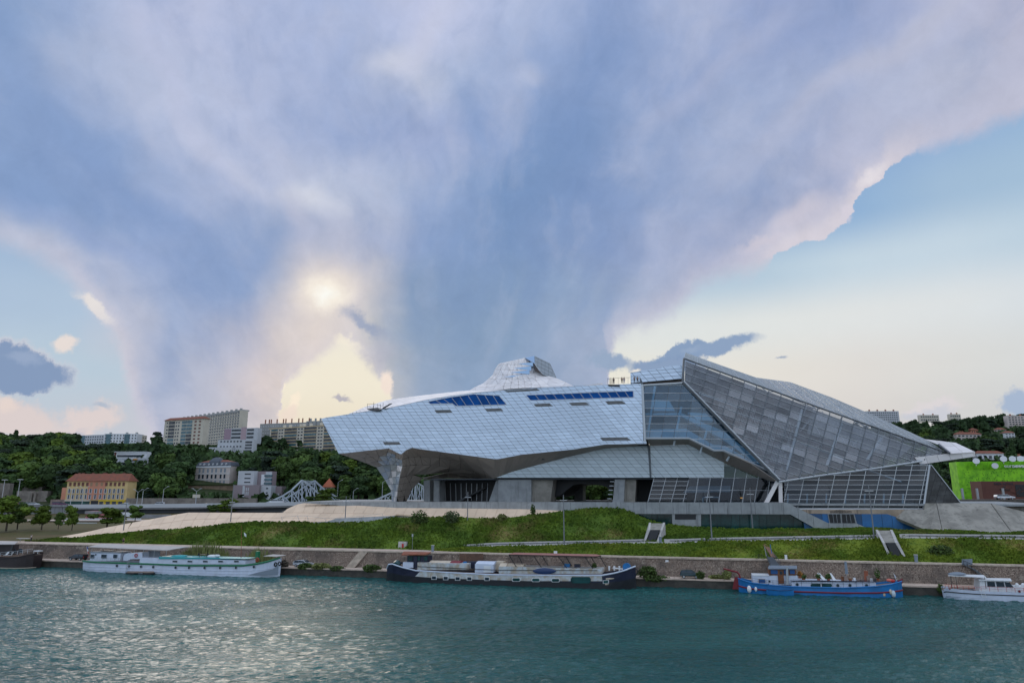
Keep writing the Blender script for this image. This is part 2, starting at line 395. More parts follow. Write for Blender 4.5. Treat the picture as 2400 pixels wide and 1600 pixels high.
def clip_convex(subj, clip):
    """Sutherland-Hodgman: subj (any polygon) cut by a convex counter-clockwise polygon"""
    out = subj
    for i in range(len(clip)):
        a, b = clip[i], clip[(i + 1) % len(clip)]
        ins = lambda p: (b[0] - a[0]) * (p[1] - a[1]) - (b[1] - a[1]) * (p[0] - a[0]) >= -1e-9
        inp, out = out, []
        for j in range(len(inp)):
            p, q = inp[j], inp[(j + 1) % len(inp)]
            pi, qi = ins(p), ins(q)
            if pi: out.append(p)
            if pi != qi:
                den = (b[0] - a[0]) * (q[1] - p[1]) - (b[1] - a[1]) * (q[0] - p[0])
                if abs(den) > 1e-12:
                    k = -((b[0] - a[0]) * (p[1] - a[1]) - (b[1] - a[1]) * (p[0] - a[0])) / den
                    out.append((p[0] + (q[0] - p[0]) * k, p[1] + (q[1] - p[1]) * k))
        if len(out) < 3: return []
    res = []
    for p in out:
        if not res or math.hypot(p[0] - res[-1][0], p[1] - res[-1][1]) > 0.02: res.append(p)
    while len(res) > 2 and math.hypot(res[0][0] - res[-1][0], res[0][1] - res[-1][1]) < 0.02: res.pop()
    return res if len(res) > 2 and abs(poly_area(res)) > 0.02 else []
def ccw(P): return P if poly_area(P) > 0 else P[::-1]
def shrink(cell, g):
    """move each side of a convex ccw cell inwards by g"""
    n = len(cell); L = []
    for i in range(n):
        a, b = cell[i], cell[(i + 1) % n]; d = math.hypot(b[0] - a[0], b[1] - a[1])
        nx, ny = -(b[1] - a[1]) / d, (b[0] - a[0]) / d
        L.append(((a[0] + nx * g, a[1] + ny * g), (b[0] + nx * g, b[1] + ny * g)))
    out = []
    for i in range(n):
        (a, b), (c, d) = L[i - 1], L[i]
        den = (b[0] - a[0]) * (d[1] - c[1]) - (b[1] - a[1]) * (d[0] - c[0])
        k = ((c[0] - a[0]) * (d[1] - c[1]) - (c[1] - a[1]) * (d[0] - c[0])) / den
        out.append((a[0] + (b[0] - a[0]) * k, a[1] + (b[1] - a[1]) * k))
    return out
def panels(poly, org, a, bfun, nx, ny, gap, stag=None):
    """cells of a slanted grid cut to poly. cell (i,j) corner = org + i*a + bfun(i)*j"""
    P = ccw(poly); out = []
    xs = [p[0] for p in P]; ys = [p[1] for p in P]
    bb = (min(xs), min(ys), max(xs), max(ys))
    for i in range(nx[0], nx[1]):
        b0, b1 = bfun(i), bfun(i + 1)
        for j in range(ny[0], ny[1]):
            sg = stag(i) if stag else 0.0
            c = [(org[0] + i * a[0] + (j + sg) * b0[0], org[1] + i * a[1] + (j + sg) * b0[1]),
                 (org[0] + (i + 1) * a[0] + (j + sg) * b1[0], org[1] + (i + 1) * a[1] + (j + sg) * b1[1]),
                 (org[0] + (i + 1) * a[0] + (j + 1 + sg) * b1[0], org[1] + (i + 1) * a[1] + (j + 1 + sg) * b1[1]),
                 (org[0] + i * a[0] + (j + 1 + sg) * b0[0], org[1] + i * a[1] + (j + 1 + sg) * b0[1])]
            if max(p[0] for p in c) < bb[0] or min(p[0] for p in c) > bb[2] or max(p[1] for p in c) < bb[1] or min(p[1] for p in c) > bb[3]: continue
            q = clip_convex(P, shrink(ccw(c), gap))
            if q: out.append(q)
    return out
def place_panels(polys, to3, off, name, m, parent, limit=300, label=None):
    """largest ones as parts of their own, the rest joined"""
    polys = sorted(polys, key=lambda p: -abs(poly_area(p)))
    for p in polys[:limit]:
        MB().prism([to3(*q) for q in p], off).build(name, m, parent, label=label)
    if len(polys) > limit:
        r = MB()
        for p in polys[limit:]: r.prism([to3(*q) for q in p], off)
        r.build(name + '_rest', m, parent, kind='stuff')

def lerp(a, b, f): return a + (b - a) * f
def interp(tab, x):
    if x <= tab[0][0]: return tab[0][1]
    for (x0, y0), (x1, y1) in zip(tab, tab[1:]):
        if x <= x1: return lerp(y0, y1, (x - x0) / (x1 - x0)) if x1 > x0 else y1
    return tab[-1][1]

# ------------------------------------------------------------------ materials of the setting
def water_material():
    m = bpy.data.materials.new('water'); m.use_nodes = True; t = m.node_tree; b = NB(t); bs = t.nodes['Principled BSDF']
    pos = b.n('ShaderNodeNewGeometry').outputs['Position']
    def mp(sc, rot=0.0):
        q = b.n('ShaderNodeMapping'); b.put(q.inputs[0], pos); q.inputs['Scale'].default_value = sc; q.inputs['Rotation'].default_value = (0, 0, rot); return q.outputs[0]
    big = b.noise(mp((0.035, 0.09, 1), 0.3), 1.0, 4, 0.55)
    f = b.mr(big, 0.35, 0.65)
    b.put(bs.inputs['Base Color'], b.mix(f, (0.010, 0.076, 0.074, 1), (0.018, 0.106, 0.100, 1)))
    bs.inputs['Roughness'].default_value = 0.09; bs.inputs['IOR'].default_value = 1.33; bs.inputs['Specular IOR Level'].default_value = 0.36
    gust = b.mr(b.noise(mp((0.02, 0.035, 1), 0.5), 1.0, 3, 0.5), 0.35, 0.65, 0.55, 1.15)
    h1 = b.noise(mp((0.55, 1.25, 1), 0.35), 1.0, 5, 0.62, 0.8)
    h2 = b.noise(mp((0.16, 0.42, 1), -0.12), 1.0, 3, 0.5, 0.4)
    h3 = b.noise(mp((1.5, 2.9, 1), 0.2), 1.0, 4, 0.65, 0.5)
    h = b.m('MULTIPLY', b.m('ADD', b.m('ADD', b.m('MULTIPLY', h1, 0.55), b.m('MULTIPLY', h2, 1.1)), b.m('MULTIPLY', h3, 0.26)), gust)
    bn = b.n('ShaderNodeBump'); bn.inputs['Strength'].default_value = 1.0; bn.inputs['Distance'].default_value = 0.75
    b.put(bn.inputs['Height'], h); b.put(bs.inputs['Normal'], bn.outputs[0]); return m
def grass_material(name, a, b_, c, dry, s1=0.12):
    m = bpy.data.materials.new(name); m.use_nodes = True; t = m.node_tree; b = NB(t); bs = t.nodes['Principled BSDF']
    pos = b.n('ShaderNodeNewGeometry').outputs['Position']
    col = b.mix(b.mr(b.noise(pos, s1, 5, 0.6), 0.38, 0.62), a, b_)
    col = b.mix(b.mr(b.noise(pos, 0.9, 5, 0.7), 0.45, 0.7, 0, 0.85), col, c)
    dm = b.m('MULTIPLY', b.mr(b.noise(pos, 0.07, 6, 0.66), 0.52, 0.68), b.mr(b.noise(pos, 2.2, 4, 0.6), 0.35, 0.6))
    col = b.mix(dm, col, dry)
    b.put(bs.inputs['Base Color'], col); bs.inputs['Roughness'].default_value = 0.85; bs.inputs['Specular IOR Level'].default_value = 0.2
    return m
M_water = water_material()
M_bank = grass_material('bank_green', (0.074, 0.130, 0.015, 1), (0.115, 0.178, 0.018, 1), (0.045, 0.086, 0.014, 1), (0.20, 0.16, 0.055, 1))
M_bank2 = grass_material('bank_green_bright', (0.105, 0.165, 0.016, 1), (0.160, 0.205, 0.020, 1), (0.05, 0.10, 0.012, 1), (0.22, 0.17, 0.05, 1))
M_park = grass_material('dry_lawn', (0.105, 0.078, 0.028, 1), (0.075, 0.070, 0.022, 1), (0.055, 0.065, 0.018, 1), (0.13, 0.085, 0.038, 1), 0.03)
M_soil = grass_material('hill_soil', (0.035, 0.055, 0.016, 1), (0.028, 0.042, 0.014, 1), (0.02, 0.032, 0.012, 1), (0.06, 0.06, 0.03, 1))
M_pave = mat('pink_paving', (0.60, 0.47, 0.38), 0.85, var=0.25, vscale=0.7)
M_path = mat('pale_path', (0.52, 0.50, 0.48), 0.85, var=0.2, vscale=0.8)
M_stone = mat('quay_stone', (0.150, 0.125, 0.105), 0.9, col2=(0.26, 0.225, 0.19), vscale=1.6, bump=0.4)
M_stoned = mat('quay_core', (0.055, 0.047, 0.04), 0.95, var=0.4)
M_coping = mat('coping', (0.55, 0.46, 0.37), 0.85, var=0.3, vscale=0.9)
M_conc = mat('concrete', (0.33, 0.35, 0.36), 0.75, var=0.22, vscale=0.5, stain=0.45)
M_concd = mat('weathered_shaded_concrete', (0.33, 0.31, 0.27), 0.8, var=0.35, vscale=0.35, stain=0.6)
M_beige = mat('beige_slab', (0.80, 0.60, 0.43), 0.8, var=0.12, vscale=0.25, objvar=0.10)
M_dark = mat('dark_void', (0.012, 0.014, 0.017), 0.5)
M_black = mat('black_metal', (0.02, 0.02, 0.022), 0.45)
M_steel = mat('grey_steel', (0.30, 0.33, 0.36), 0.4, 0.6)
M_rail = mat('rail_steel', (0.42, 0.44, 0.46), 0.4, 0.5)
M_white = mat('white_paint', (0.74, 0.76, 0.78), 0.45, var=0.08, vscale=0.6)


def WATERMESH():
    """river surface: a fine grid of real waves where the camera looks, flat sheets around it"""
    x0, x1, y0, y1 = -215.0, 215.0, 48.0, 236.0
    g = MB(); R = [(-1500, -1200, 1500, y0), (-1500, y0, x0, y1), (x1, y0, 1500, y1)]
    for a, b, c, d in R: g.face([(a, b, 0), (c, b, 0), (c, d, 0), (a, d, 0)])
    rs = np.random.RandomState(8)
    yv = y0 + (y1 - y0) * (np.linspace(0, 1, 420) ** 1.25); xv = np.linspace(x0, x1, 900)
    X, Y = np.meshgrid(xv, yv); Z = np.zeros_like(X)
    env = 0.75 + 0.25 * np.sin(X * .031 + 1.1 * np.sin(Y * .05)) + 0.25 * np.sin(Y * .09 + X * .017 + 2)
    for k in range(54):
        L = 10 ** rs.uniform(-.12, .62); th = rs.normal(1.15, .55); a = .0125 * L ** .75; ph = rs.rand() * 6.28
        kx, ky = math.cos(th) * 6.283 / L, math.sin(th) * 6.283 / L
        s = np.sin(kx * X + ky * Y + ph + .9 * np.sin(X * .05 * (1 + k % 3) + Y * .07 + k)); Z += a * (1 - np.abs(s)) ** 1.3 * (1 + (k % 2)) - a * .5
    Z = Z * env * .72; Z -= Z.mean(); n = X.size
    me = bpy.data.meshes.new('water'); co = np.stack([X, Y, Z], -1).reshape(-1, 3)
    nr, nc = X.shape; i = (np.arange(nr - 1)[:, None] * nc + np.arange(nc - 1)[None, :]).ravel(); f = np.stack([i, i + 1, i + nc + 1, i + nc], 1)
    # keep only faces on the river side of the landing
    cx = co[f].mean(1); keep = (cx[:, 0] * NX + cx[:, 1] * NY - C0) < -1.0; f = f[keep]
    me.vertices.add(n); me.vertices.foreach_set('co', co.astype(np.float32).ravel()); nf = len(f)
    me.loops.add(nf * 4); me.loops.foreach_set('vertex_index', f.astype(np.int32).ravel()); me.polygons.add(nf); me.polygons.foreach_set('loop_start', np.arange(0, nf * 4, 4, dtype=np.int32))
    me.polygons.foreach_set('use_smooth', np.ones(nf, dtype=bool)); me.materials.append(M_water); me.update(); me.validate()
    o = bpy.data.objects.new('water', me); COL.objects.link(o); o['kind'] = 'structure'
    g.build('outer_water', M_water, kind='structure', fr=False)

# ------------------------------------------------------------------ water and base ground
WATERMESH()
g = MB()
prof = [(0.3, 4.75), (8, 5.0), (25, 5.6), (60, 6.0), (110, 6.4), (150, 8.5), (190, 10.0), (260, 10.0), (6000, 9.0)]
ss = [-3500, -900, -300, -220, -150, -100, -50, 0, 60, 120, 200, 320, 900, 3500]
for (t0, z0), (t1, z1) in zip(prof, prof[1:]):
    for a, b in zip(ss, ss[1:]): g.face([(a, t0, z0), (b, t0, z0), (b, t1, z1), (a, t1, z1)])
g.build('ground', M_park, kind='structure')

# ------------------------------------------------------------------ quay wall: battered wall of small stones over a low landing
SL, SR = uvz(-260, 1266, 5)[0] - 20, uvz(2660, 1330, 5)[0] + 15
qw = empty('quay_wall', ((SL + SR) / 2, 0, 0), 'long battered quay wall of small dark stones along the river', 'quay wall')
LZ, LT = 1.62, -5.1; BT = -1.9      # landing height and edge, foot of the batter
core = MB(); core.prism([(SL, 0.3, LZ - 2), (SL, BT + 0.12, LZ - 2), (SL, 0.12, 4.78), (SL, 0.3, 4.78)], (SR - SL, 0, 0)); core.build('wall_core', M_stoned, qw)
V = []; rr_ = random.Random(3)
rows = 12; hh = (4.76 - LZ) / rows
for j in range(rows):
    z0 = LZ + j * hh; z1 = z0 + hh * 0.86
    s = SL + rr_.random() * 0.6
    while s < SR - 1:
        w = rr_.uniform(0.4, 1.2); d = rr_.uniform(0.0, 0.12)
        a = [(s, lerp(BT, 0, (z - LZ) / (4.76 - LZ)) - d, z) for z in (z0, z1)]
        b = [(s + w * 0.94, lerp(BT, 0, (z - LZ) / (4.76 - LZ)) - d, z) for z in (z0, z1)]
        ai = [(p[0], p[1] + 0.25, p[2]) for p in a]; bi = [(p[0], p[1] + 0.25, p[2]) for p in b]
        V += [a[0], b[0], b[1], a[1], a[1], b[1], bi[1], ai[1], ai[0], a[0], a[1], ai[1], b[0], bi[0], bi[1], b[1]]
        s += w
Vw = np.array(V); Vw = np.stack([Vw[:, 0] * QX + (C0 + Vw[:, 1]) * NX, Vw[:, 0] * QY + (C0 + Vw[:, 1]) * NY, Vw[:, 2]], 1)
def stone_mat():
    m = bpy.data.materials.new('quay_stones'); m.use_nodes = True; t = m.node_tree; b = NB(t); bs = t.nodes['Principled BSDF']
    isl = b.n('ShaderNodeNewGeometry'); pos = isl.outputs['Position']
    c = b.ramp(b.m('FRACT', b.m('MULTIPLY', b.noise(pos, 0.9, 2), 9.0)), [(0, (0.10, 0.07, 0.055, 1)), (0.3, (0.24, 0.175, 0.13, 1)), (0.5, (0.13, 0.095, 0.08, 1)), (0.75, (0.40, 0.31, 0.24, 1)), (1, (0.11, 0.08, 0.065, 1))])
    c = b.mix(b.mr(b.noise(pos, 0.16, 6, 0.65), 0.42, 0.6, 0, 0.75), c, (0.085, 0.068, 0.058, 1))
    c = b.mix(b.mr(b.noise(pos, 0.5, 6, 0.8), 0.53, 0.63, 0, 0.75), c, (0.33, 0.275, 0.22, 1))
    b.put(bs.inputs['Base Color'], c); bs.inputs['Roughness'].default_value = 0.9
    return m
so_ = fast_mesh('wall_stones', Vw, 4, stone_mat(), parent=qw)
cp_ = MB(); k = SL
i = 0
while k < SR:       # coping stones one by one where the photograph shows them
    cp_.box((k + 1.15, 0.12, 4.89), (2.26, 0.75, 0.26)); k += 2.3
cp_.build('coping_stones', M_coping, qw, kind='stuff')
land = MB(); land.prism([(SL, LT, -2.5), (SL, LT + 0.05, LZ - 0.25), (SL, BT + 0.6, LZ - 0.25), (SL, BT + 0.6, -2.5)], (SR - SL, 0, 0))
land.build('landing_wall', mat('wet_stone', (0.07, 0.06, 0.048), 0.55, var=0.5, vscale=0.8, bump=0.5, bscale=3), qw)
lt = MB(); k = SL
while k < SR:
    lt.box((k + 1.95, (LT + BT) / 2 - 0.05, LZ - 0.12), (3.86, BT - LT + 0.3, 0.24)); k += 3.9
lt.build('landing_slabs', M_pave, qw, kind='stuff')
# rubble ramp strips at the water line on the right and stairs in the wall
stair = MB()
a0 = uvt(850, 1294, -0.2); 
for j in range(14):
    f = j / 13; stair.box((uvt(851, 1294, -0.2)[0] - 1.6 * (1 - f) , lerp(BT - 0.7, -0.25, f), lerp(LZ + 0.12, 4.6, f)), (2.0, 0.5, 0.22))
stair.build('stone_stairs', M_coping, qw)

# ------------------------------------------------------------------ promenade, banks and the rising path
def vE(u): return interp([(60,1270),(110,1263),(159,1260),(286,1250),(367,1243),(480,1232),(603,1224),(693,1224),(766,1227),(868,1220),(922,1212),(1095,1212),(1166,1215),(1248,1206),(1300,1199),(1367,1192),(1449,1191),(1488,1204),(1530,1221),(1562,1232),(1647,1237),(1780,1241),(2050,1240),(2130,1243),(2400,1250),(2700,1258)], u)
def tE(u): return interp([(60,5.4),(110,6),(204,7),(306,9),(437,13),(560,16),(766,16),(868,18),(928,20),(1095,22),(1166,22),(1248,25),(1320,29),(1449,30),(1530,29.5),(1650,28.8),(1920,28),(2200,22),(2700,20)], u)
def vC(u): return interp([(1000,1292),(1040,1288),(1160,1280),(1240,1278),(1400,1275),(1512,1272),(1587,1272),(1671,1269),(1840,1266),(2060,1262),(2130,1260),(2400,1263),(2700,1268)], u)
tC = 9.0; tD = 12.0
def strip(name, m, u0, u1, du, line, nrow, disp=0.0, kind='structure', drop=True):
    g = MB(); P = []
    us = []
    u = u0
    while u < u1: us.append(u); u += du
    us.append(u1)
    for u in us:
        a, b = line(u)
        row = []
        for k in range(nrow + 1):
            f = k / nrow
            z = lerp(a[2], b[2], f); 
            if 0 < k < nrow:
                z += disp * (mnoise.noise(Vector((lerp(a[0], b[0], f) * 0.25, lerp(a[1], b[1], f) * 0.25, 0.3))) + 0.35 * math.sin(f * math.pi))
            row.append((lerp(a[0], b[0], f), lerp(a[1], b[1], f), z))
        P.append(row)
    for i in range(len(P) - 1):
        for k in range(nrow): g.face([P[i][k], P[i + 1][k], P[i + 1][k + 1], P[i][k + 1]])
    o = g.build(name, m, kind=kind); return o, P
def Pprom(u): return interp([(980, 5.0), (1060, 1.8), (2700, 1.5)], u)
def z0pt(u, t, z=5.02): return st(u, t, z)
# promenade sheet
prom_o, _ = strip('promenade', M_pave, -260, 2660, 20, lambda u: (z0pt(u, 0.3), z0pt(u, Pprom(u) + 0.3, 5.03)), 1)
# main bank left of the path start
def lineL(u): return (z0pt(u, 4.9 if u < 1000 else lerp(4.9, tD, min(1, (u - 1000) / 60)), 4.98 if u < 1000 else None) if False else None)
def bankL(u):
    if u < 1000: a = z0pt(u, 4.9, 5.0)
    else:
        f = min(1.0, (u - 1000) / 90.0); c = uvt(u, vC(u), tC)
        a = (lerp(z0pt(u, 4.9, 5.0)[0], c[0], f), lerp(4.9, tD, f), lerp(5.0, c[2] + 0.02, f))
    b = uvt(u, vE(u), tE(u)); return (a, b)
o1, PL = strip('grass_bank', M_bank, 60, 2700, 7, bankL, 12, 0.42)
def bankF(u):
    c = uvt(u, vC(u), tC); a = z0pt(u, Pprom(u), 5.0); return (a, (c[0], c[1], c[2] - 0.02))
o2, PF = strip('lower_grass_bank', M_bank2, 1010, 2700, 7, bankF, 8, 0.34)
pth, _ = strip('path', M_path, 1000, 2700, 12, lambda u: (uvt(u, vC(u), tC), (st(u, tD, uvt(u, vC(u), tC)[2] + 0.01))), 1)
# skirt under the far edge of the bank so nothing shows through
back = MB()
for u in range(60, 2700, 20):
    a, b = bankL(u)[1], bankL(u + 20)[1]
    back.face([a, b, (b[0], b[1] + 6, b[2] - 0.6), (a[0], a[1] + 6, a[2] - 0.6)])
back.build('bank_crest', M_bank, kind='structure')
# low concrete kerb wall along the path
kw = empty('path_wall', st(1700, 12.2, 8), 'low pale concrete wall lining the rising path on the bank', 'wall')
u = 1005.0; 
while u < 2660:
    u2 = min(u + 24, 2660)
    if not (1512 < u + 12 < 1560 or 2056 < u + 12 < 2100):
        za = uvt(u, vC(u), tC)[2]; zb = uvt(u2, vC(u2), tC)[2]
        a = st(u, tD + 0.05, za); b = st(u2 - 0.25, tD + 0.05, zb)
        w = MB(); w.prism([a, b, (b[0], b[1] + 0.3, b[2]), (a[0], a[1] + 0.3, a[2])], (0, 0, 0.62)); w.build('wall_panel', M_path, kw)
    u = u2
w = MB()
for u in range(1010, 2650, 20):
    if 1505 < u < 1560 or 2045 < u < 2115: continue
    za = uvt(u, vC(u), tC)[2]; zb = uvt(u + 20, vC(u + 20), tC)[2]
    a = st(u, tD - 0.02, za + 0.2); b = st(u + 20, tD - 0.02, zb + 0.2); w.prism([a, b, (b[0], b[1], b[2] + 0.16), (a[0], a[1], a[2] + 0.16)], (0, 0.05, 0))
w.build('recess_shade', mat('shade_line', (0.13, 0.14, 0.16), 0.8), kw)  # dark strip on the wall face paints the shade of a recess

# leafy ground cover on the banks
def tufts(P, n, size, name, m, seed, zoff=0.0):
    rs = np.random.RandomState(seed); rows = len(P) - 1; cols = len(P[0]) - 1
    A = np.array(P)                                 # (R,C,3) frame coordinates
    i = rs.randint(0, rows, n); j = rs.randint(0, cols, n); a = rs.rand(n, 1); b = rs.rand(n, 1)
    p = (A[i, j] * (1 - a) + A[i + 1, j] * a) * (1 - b) + (A[i, j + 1] * (1 - a) + A[i + 1, j + 1] * a) * b
    w = np.stack([p[:, 0] * QX + (C0 + p[:, 1]) * NX, p[:, 0] * QY + (C0 + p[:, 1]) * NY, p[:, 2] + zoff], 1)
    den = np.array([mnoise.noise(Vector(q) * 0.16) for q in w]); keep = den + rs.rand(n) * 0.9 > 0.15
    w = w[keep]; n = len(w); sz = size * (0.5 + rs.rand(n, 1)) * (1 + 0.8 * den[keep][:, None])
    az = rs.rand(n, 1) * 6.283; k = np.concatenate([np.cos(az), np.sin(az), np.zeros((n, 1))], 1); up = np.array([[0, 0, 1.0]])
    ln = (rs.rand(n, 3) - 0.5) * 0.9; ln[:, 2] = 0
    v = np.stack([w - k * sz * 0.6 - up * 0.05, w + k * sz * 0.6 - up * 0.05, w + (up * 0.9 + ln) * sz + k * sz * 0.45, w + (up * 0.9 + ln) * sz - k * sz * 0.45], 1).reshape(-1, 3)
    return fast_mesh(name, v, 4, m, label=None)
tufts(PL, 60000, 0.34, 'ground_cover', M_bank, 1)
tufts(PF, 30000, 0.26, 'lower_ground_cover', M_bank2, 2)

# ------------------------------------------------------------------ podium: slabs, fascia, stair wall, auditorium wall
DZ = 15.15
pod = empty('podium', uvt(1400, 1176, 40)[:2] + (5,), 'long grey and beige concrete podium carrying the silver museum', 'podium')
dk = MB()
dl, dr = uvt(712, 1176, 33)[0], uvt(2322, 1177, 31)[0] + 12
dk.prism([(dl, 33, DZ - 0.5), (dr, 31.4, DZ - 0.5), (dr + 12, 95, DZ - 0.5), (dl - 18, 95, DZ - 0.5)], (0, 0, 0.45)).build('deck', M_conc, pod)
dk = MB().prism([(dl, 33.2, 4), (dr, 33.6, 4), (dr + 12, 94.8, 4), (dl - 18, 94.8, 4)], (0, 0, DZ - 4.6)).build('base', M_concd, pod)
def plane_t(t):
    return lambda x, z: (x, t, z)
def poly_t(pts, t): return [(lambda p: (p[0], p[2]))(uvt(u, v, t)) for u, v in pts]
FT = 30.0
band = [(708,1176),(1100,1175.5),(1845,1177),(1871,1191),(1942,1225.5),(2009,1226.5),(2041,1240),(1915,1240),(1852,1204.5),(1488,1203.5),(1440,1205),(1320,1199),(1228,1196),(928,1193),(840,1187),(708,1178)]
bp = poly_t(band, FT)
place_panels(panels(bp, (bp[0][0], 0), (3.15, 0), lambda i: (0, 30.0), (0, 60), (0, 1), 0.03), plane_t(FT), (0, 0.9, 0), 'concrete_panel', M_conc, pod)
MB().prism([(x, FT + 0.35, z) for x, z in bp], (0, 0.4, 0)).build('fascia_core', M_stoned, pod)
# pier with a dark window, teal glass behind
pr = MB(); P = poly_t([(1575,1203.4),(1643,1203.4),(1643,1246),(1576,1246)], FT + 0.2); pr.prism([(x, FT + 0.2, z) for x, z in P], (0, 2.0, 0)); pr.build('pier', M_conc, pod)
P = poly_t([(1582,1203.8),(1631,1203.8),(1631,1216.5),(1582,1216.5)], FT + 0.1); MB().prism([(x, FT + 0.12, z) for x, z in P], (0, 0.1, 0)).build('window', M_dark, pod)
M_teal = mat('teal_glass', (0.012, 0.075, 0.075), 0.12, var=0.5, vscale=0.3, objvar=0.7)
def glass_row(us, v0, v1, t, name, m, par, gap=0.35):
    for a, b in zip(us, us[1:]):
        P = poly_t([(a + gap, v0), (b - gap, v0), (b - gap, v1), (a + gap, v1)], t); MB().prism([(x, t, z) for x, z in P], (0, 0.08, 0)).build(name, m, par)
glass_row([1490,1508,1526,1541,1557,1575], 1203.5, 1246, 32.4, 'glass_panel', M_teal, pod)
glass_row([1643,1662,1688,1714,1733,1757,1779,1797,1829,1860,1890,1917], 1203.5, 1246, 32.4, 'glass_panel', M_teal, pod)
MB().prism([(uvt(1480,1210,33)[0], 33, 8.5), (uvt(1925,1210,33)[0], 33, 8.5), (uvt(1925,1210,33)[0], 33, 13), (uvt(1480,1210,33)[0], 33, 13)], (0, 0.3, 0)).build('inner_wall', M_dark, pod)
# auditorium wall
M_aud = mat('stained_render', (0.42, 0.33, 0.25), 0.85, var=0.35, vscale=0.4, stain=0.8)
P = poly_t([(1862,1194),(2164,1193.5),(2192,1193.5),(2192,1240),(2178,1240),(2079,1204),(1862,1203)], 31.2)
MB().prism([(x, 31.2, z) for x, z in P], (0, 0.8, 0)).build('auditorium_wall', M_aud, pod)
M_blue = mat('blue_panel', (0.012, 0.115, 0.30), 0.3, var=0.25, vscale=0.3, objvar=0.8)
P = poly_t([(1880,1203.5),(2079,1204),(2180,1240),(1885,1240)], 31.5)
pp = panels(P, (P[0][0], 0), (2.1, 0), lambda i: (-0.35 if i > 12 else 0.0, 30.0), (-2, 40), (0, 1), 0.035)
place_panels(pp, plane_t(31.0), (0, 0.1, 0), 'blue_panel', M_blue, pod)
MB().prism([(x, 31.12, z) for x, z in P], (0, 0.2, 0)).build('panel_backing', M_dark, pod)
wn = MB(); P = poly_t([(1939.5,1202.5),(2002,1202.5),(2008.5,1226),(1944,1226)], 30.8); wn.prism([(x, 30.8, z) for x, z in P], (0, 0.15, 0)); wn = wn.build('window', M_conc, pod)
for a, b, c, d in ((1942,1969,1945.5,1971),(1973,2000.5,1974.5,2005)):
    P = poly_t([(a,1204.3),(b,1204.3),(d,1225),(c,1225)], 30.75); MB().prism([(x, 30.72, z) for x, z in P], (0, 0.07, 0)).build('pane', M_dark, wn)
    for k in (0.36, 0.68):
        P0 = uvt(lerp(a, b, k), 1204.5, 30.68); P1 = uvt(lerp(c, d, k), 1224.8, 30.68); MB().tube(P0, P1, 0.05, n=4).build('glazing_bar', M_steel, wn)
def text(name, body, size, loc, m, parent, ext=0.03, rot=(math.pi / 2, 0, -math.atan2(0.2538, 1)), spacing=1.0, sx=1.0):
    cu = bpy.data.curves.new(name, 'FONT'); cu.body = body; cu.size = size; cu.extrude = ext; cu.align_x = 'CENTER'; cu.space_character = spacing; cu.resolution_u = 3
    o = bpy.data.objects.new('tmp', cu); COL.objects.link(o)
    dg = bpy.context.evaluated_depsgraph_get(); me = bpy.data.meshes.new_from_object(o.evaluated_get(dg)); bpy.data.objects.remove(o); bpy.data.curves.remove(cu)
    q = bpy.data.objects.new(name, me); me.materials.clear(); me.materials.append(m); COL.objects.link(q)
    q.parent = parent; q.location = f2w(loc) - (parent.location if parent else Vector((0, 0, 0))); q.rotation_euler = rot; q.scale = (sx, 1, 1); return q
text('lettering', 'auditorium', 1.05, uvt(1971, 1201.3, 31.15), mat('letter_grey', (0.07, 0.065, 0.06), 0.7), pod)

# beige slabs of the long slope
def slab_grid(rowsA, rowsB, nj, un, name='concrete_slab', shear=0.0, m=None):
    """rowsA/rowsB: lists of (u, v, t); slabs between the two lines"""
    def at(tab, u): return uvt(u, interp([(a, b) for a, b, c in tab], u), interp([(a, c) for a, b, c in tab], u))
    for i in range(len(un) - 1):
        for j in range(nj):
            f0, f1 = j / nj + 0.012, (j + 1) / nj - 0.012
            pts = []
            for (uu, f) in ((un[i] + 0.25, f0), (un[i + 1] - 0.25, f0), (un[i + 1] - 0.25, f1), (un[i] + 0.25, f1)):
                u_ = uu + shear * (f - 0.5)
                a, b = at(rowsA, u_), at(rowsB, u_); pts.append(tuple(lerp(a[k], b[k], f) for k in range(3)))
            if max(abs(pts[0][2] - pts[3][2]), abs(pts[0][1] - pts[3][1])) < 0.15: continue
            MB().prism([(p[0], p[1], p[2] - 0.35) for p in pts], (0, 0, 0.35)).build(name, m or M_beige, pod)
lowA = [(100,1264,5.8),(110,1263.5,6),(204,1258,7),(306,1250,9),(437,1237,13),(560,1227,16),(707,1226,16),(766,1229,16),(868,1222,18),(930,1214,20)]
lowB = [(100,1263,6),(110,1262.5,6.2),(204,1246,16),(245,1236,20),(306,1224.5,24),(437,1200,31),(653,1200.8,31),(707,1201,27),(766,1202,26),(868,1203,25),(930,1204,25)]
def us_(a, b, d):
    out = [a]
    while out[-1] + d < b - d * 0.4: out.append(out[-1] + d)
    return out + [b]
slab_grid(lowA, lowB, 1, us_(118, 300, 30), shear=14)
slab_grid(lowA, lowB, 2, us_(300, 920, 26), shear=22)
upA = [(655,1200.6,30.6),(707,1200.6,27),(766,1201.6,26),(868,1202.8,25),(930,1204,25),(1095,1216,22),(1166,1219,22),(1248,1210,25),(1330,1199,29)]
upB = [(655,1200,31),(707,1176.2,33),(840,1183.2,30.2),(928,1189.2,30.1),(1095,1190.5,30.1),(1166,1191.5,30.1),(1248,1192.5,30.1),(1330,1196,30.2)]
slab_grid(upA, upB, 1, us_(668, 1316, 23.5), shear=10)
MB().prism([uvt(653,1201.5,31), uvt(716,1176.8,33.2), uvt(716,1230,33.2), uvt(653,1230,31)], (0, 0.5, 0)).build('slope_core', M_concd, pod)
und = MB()
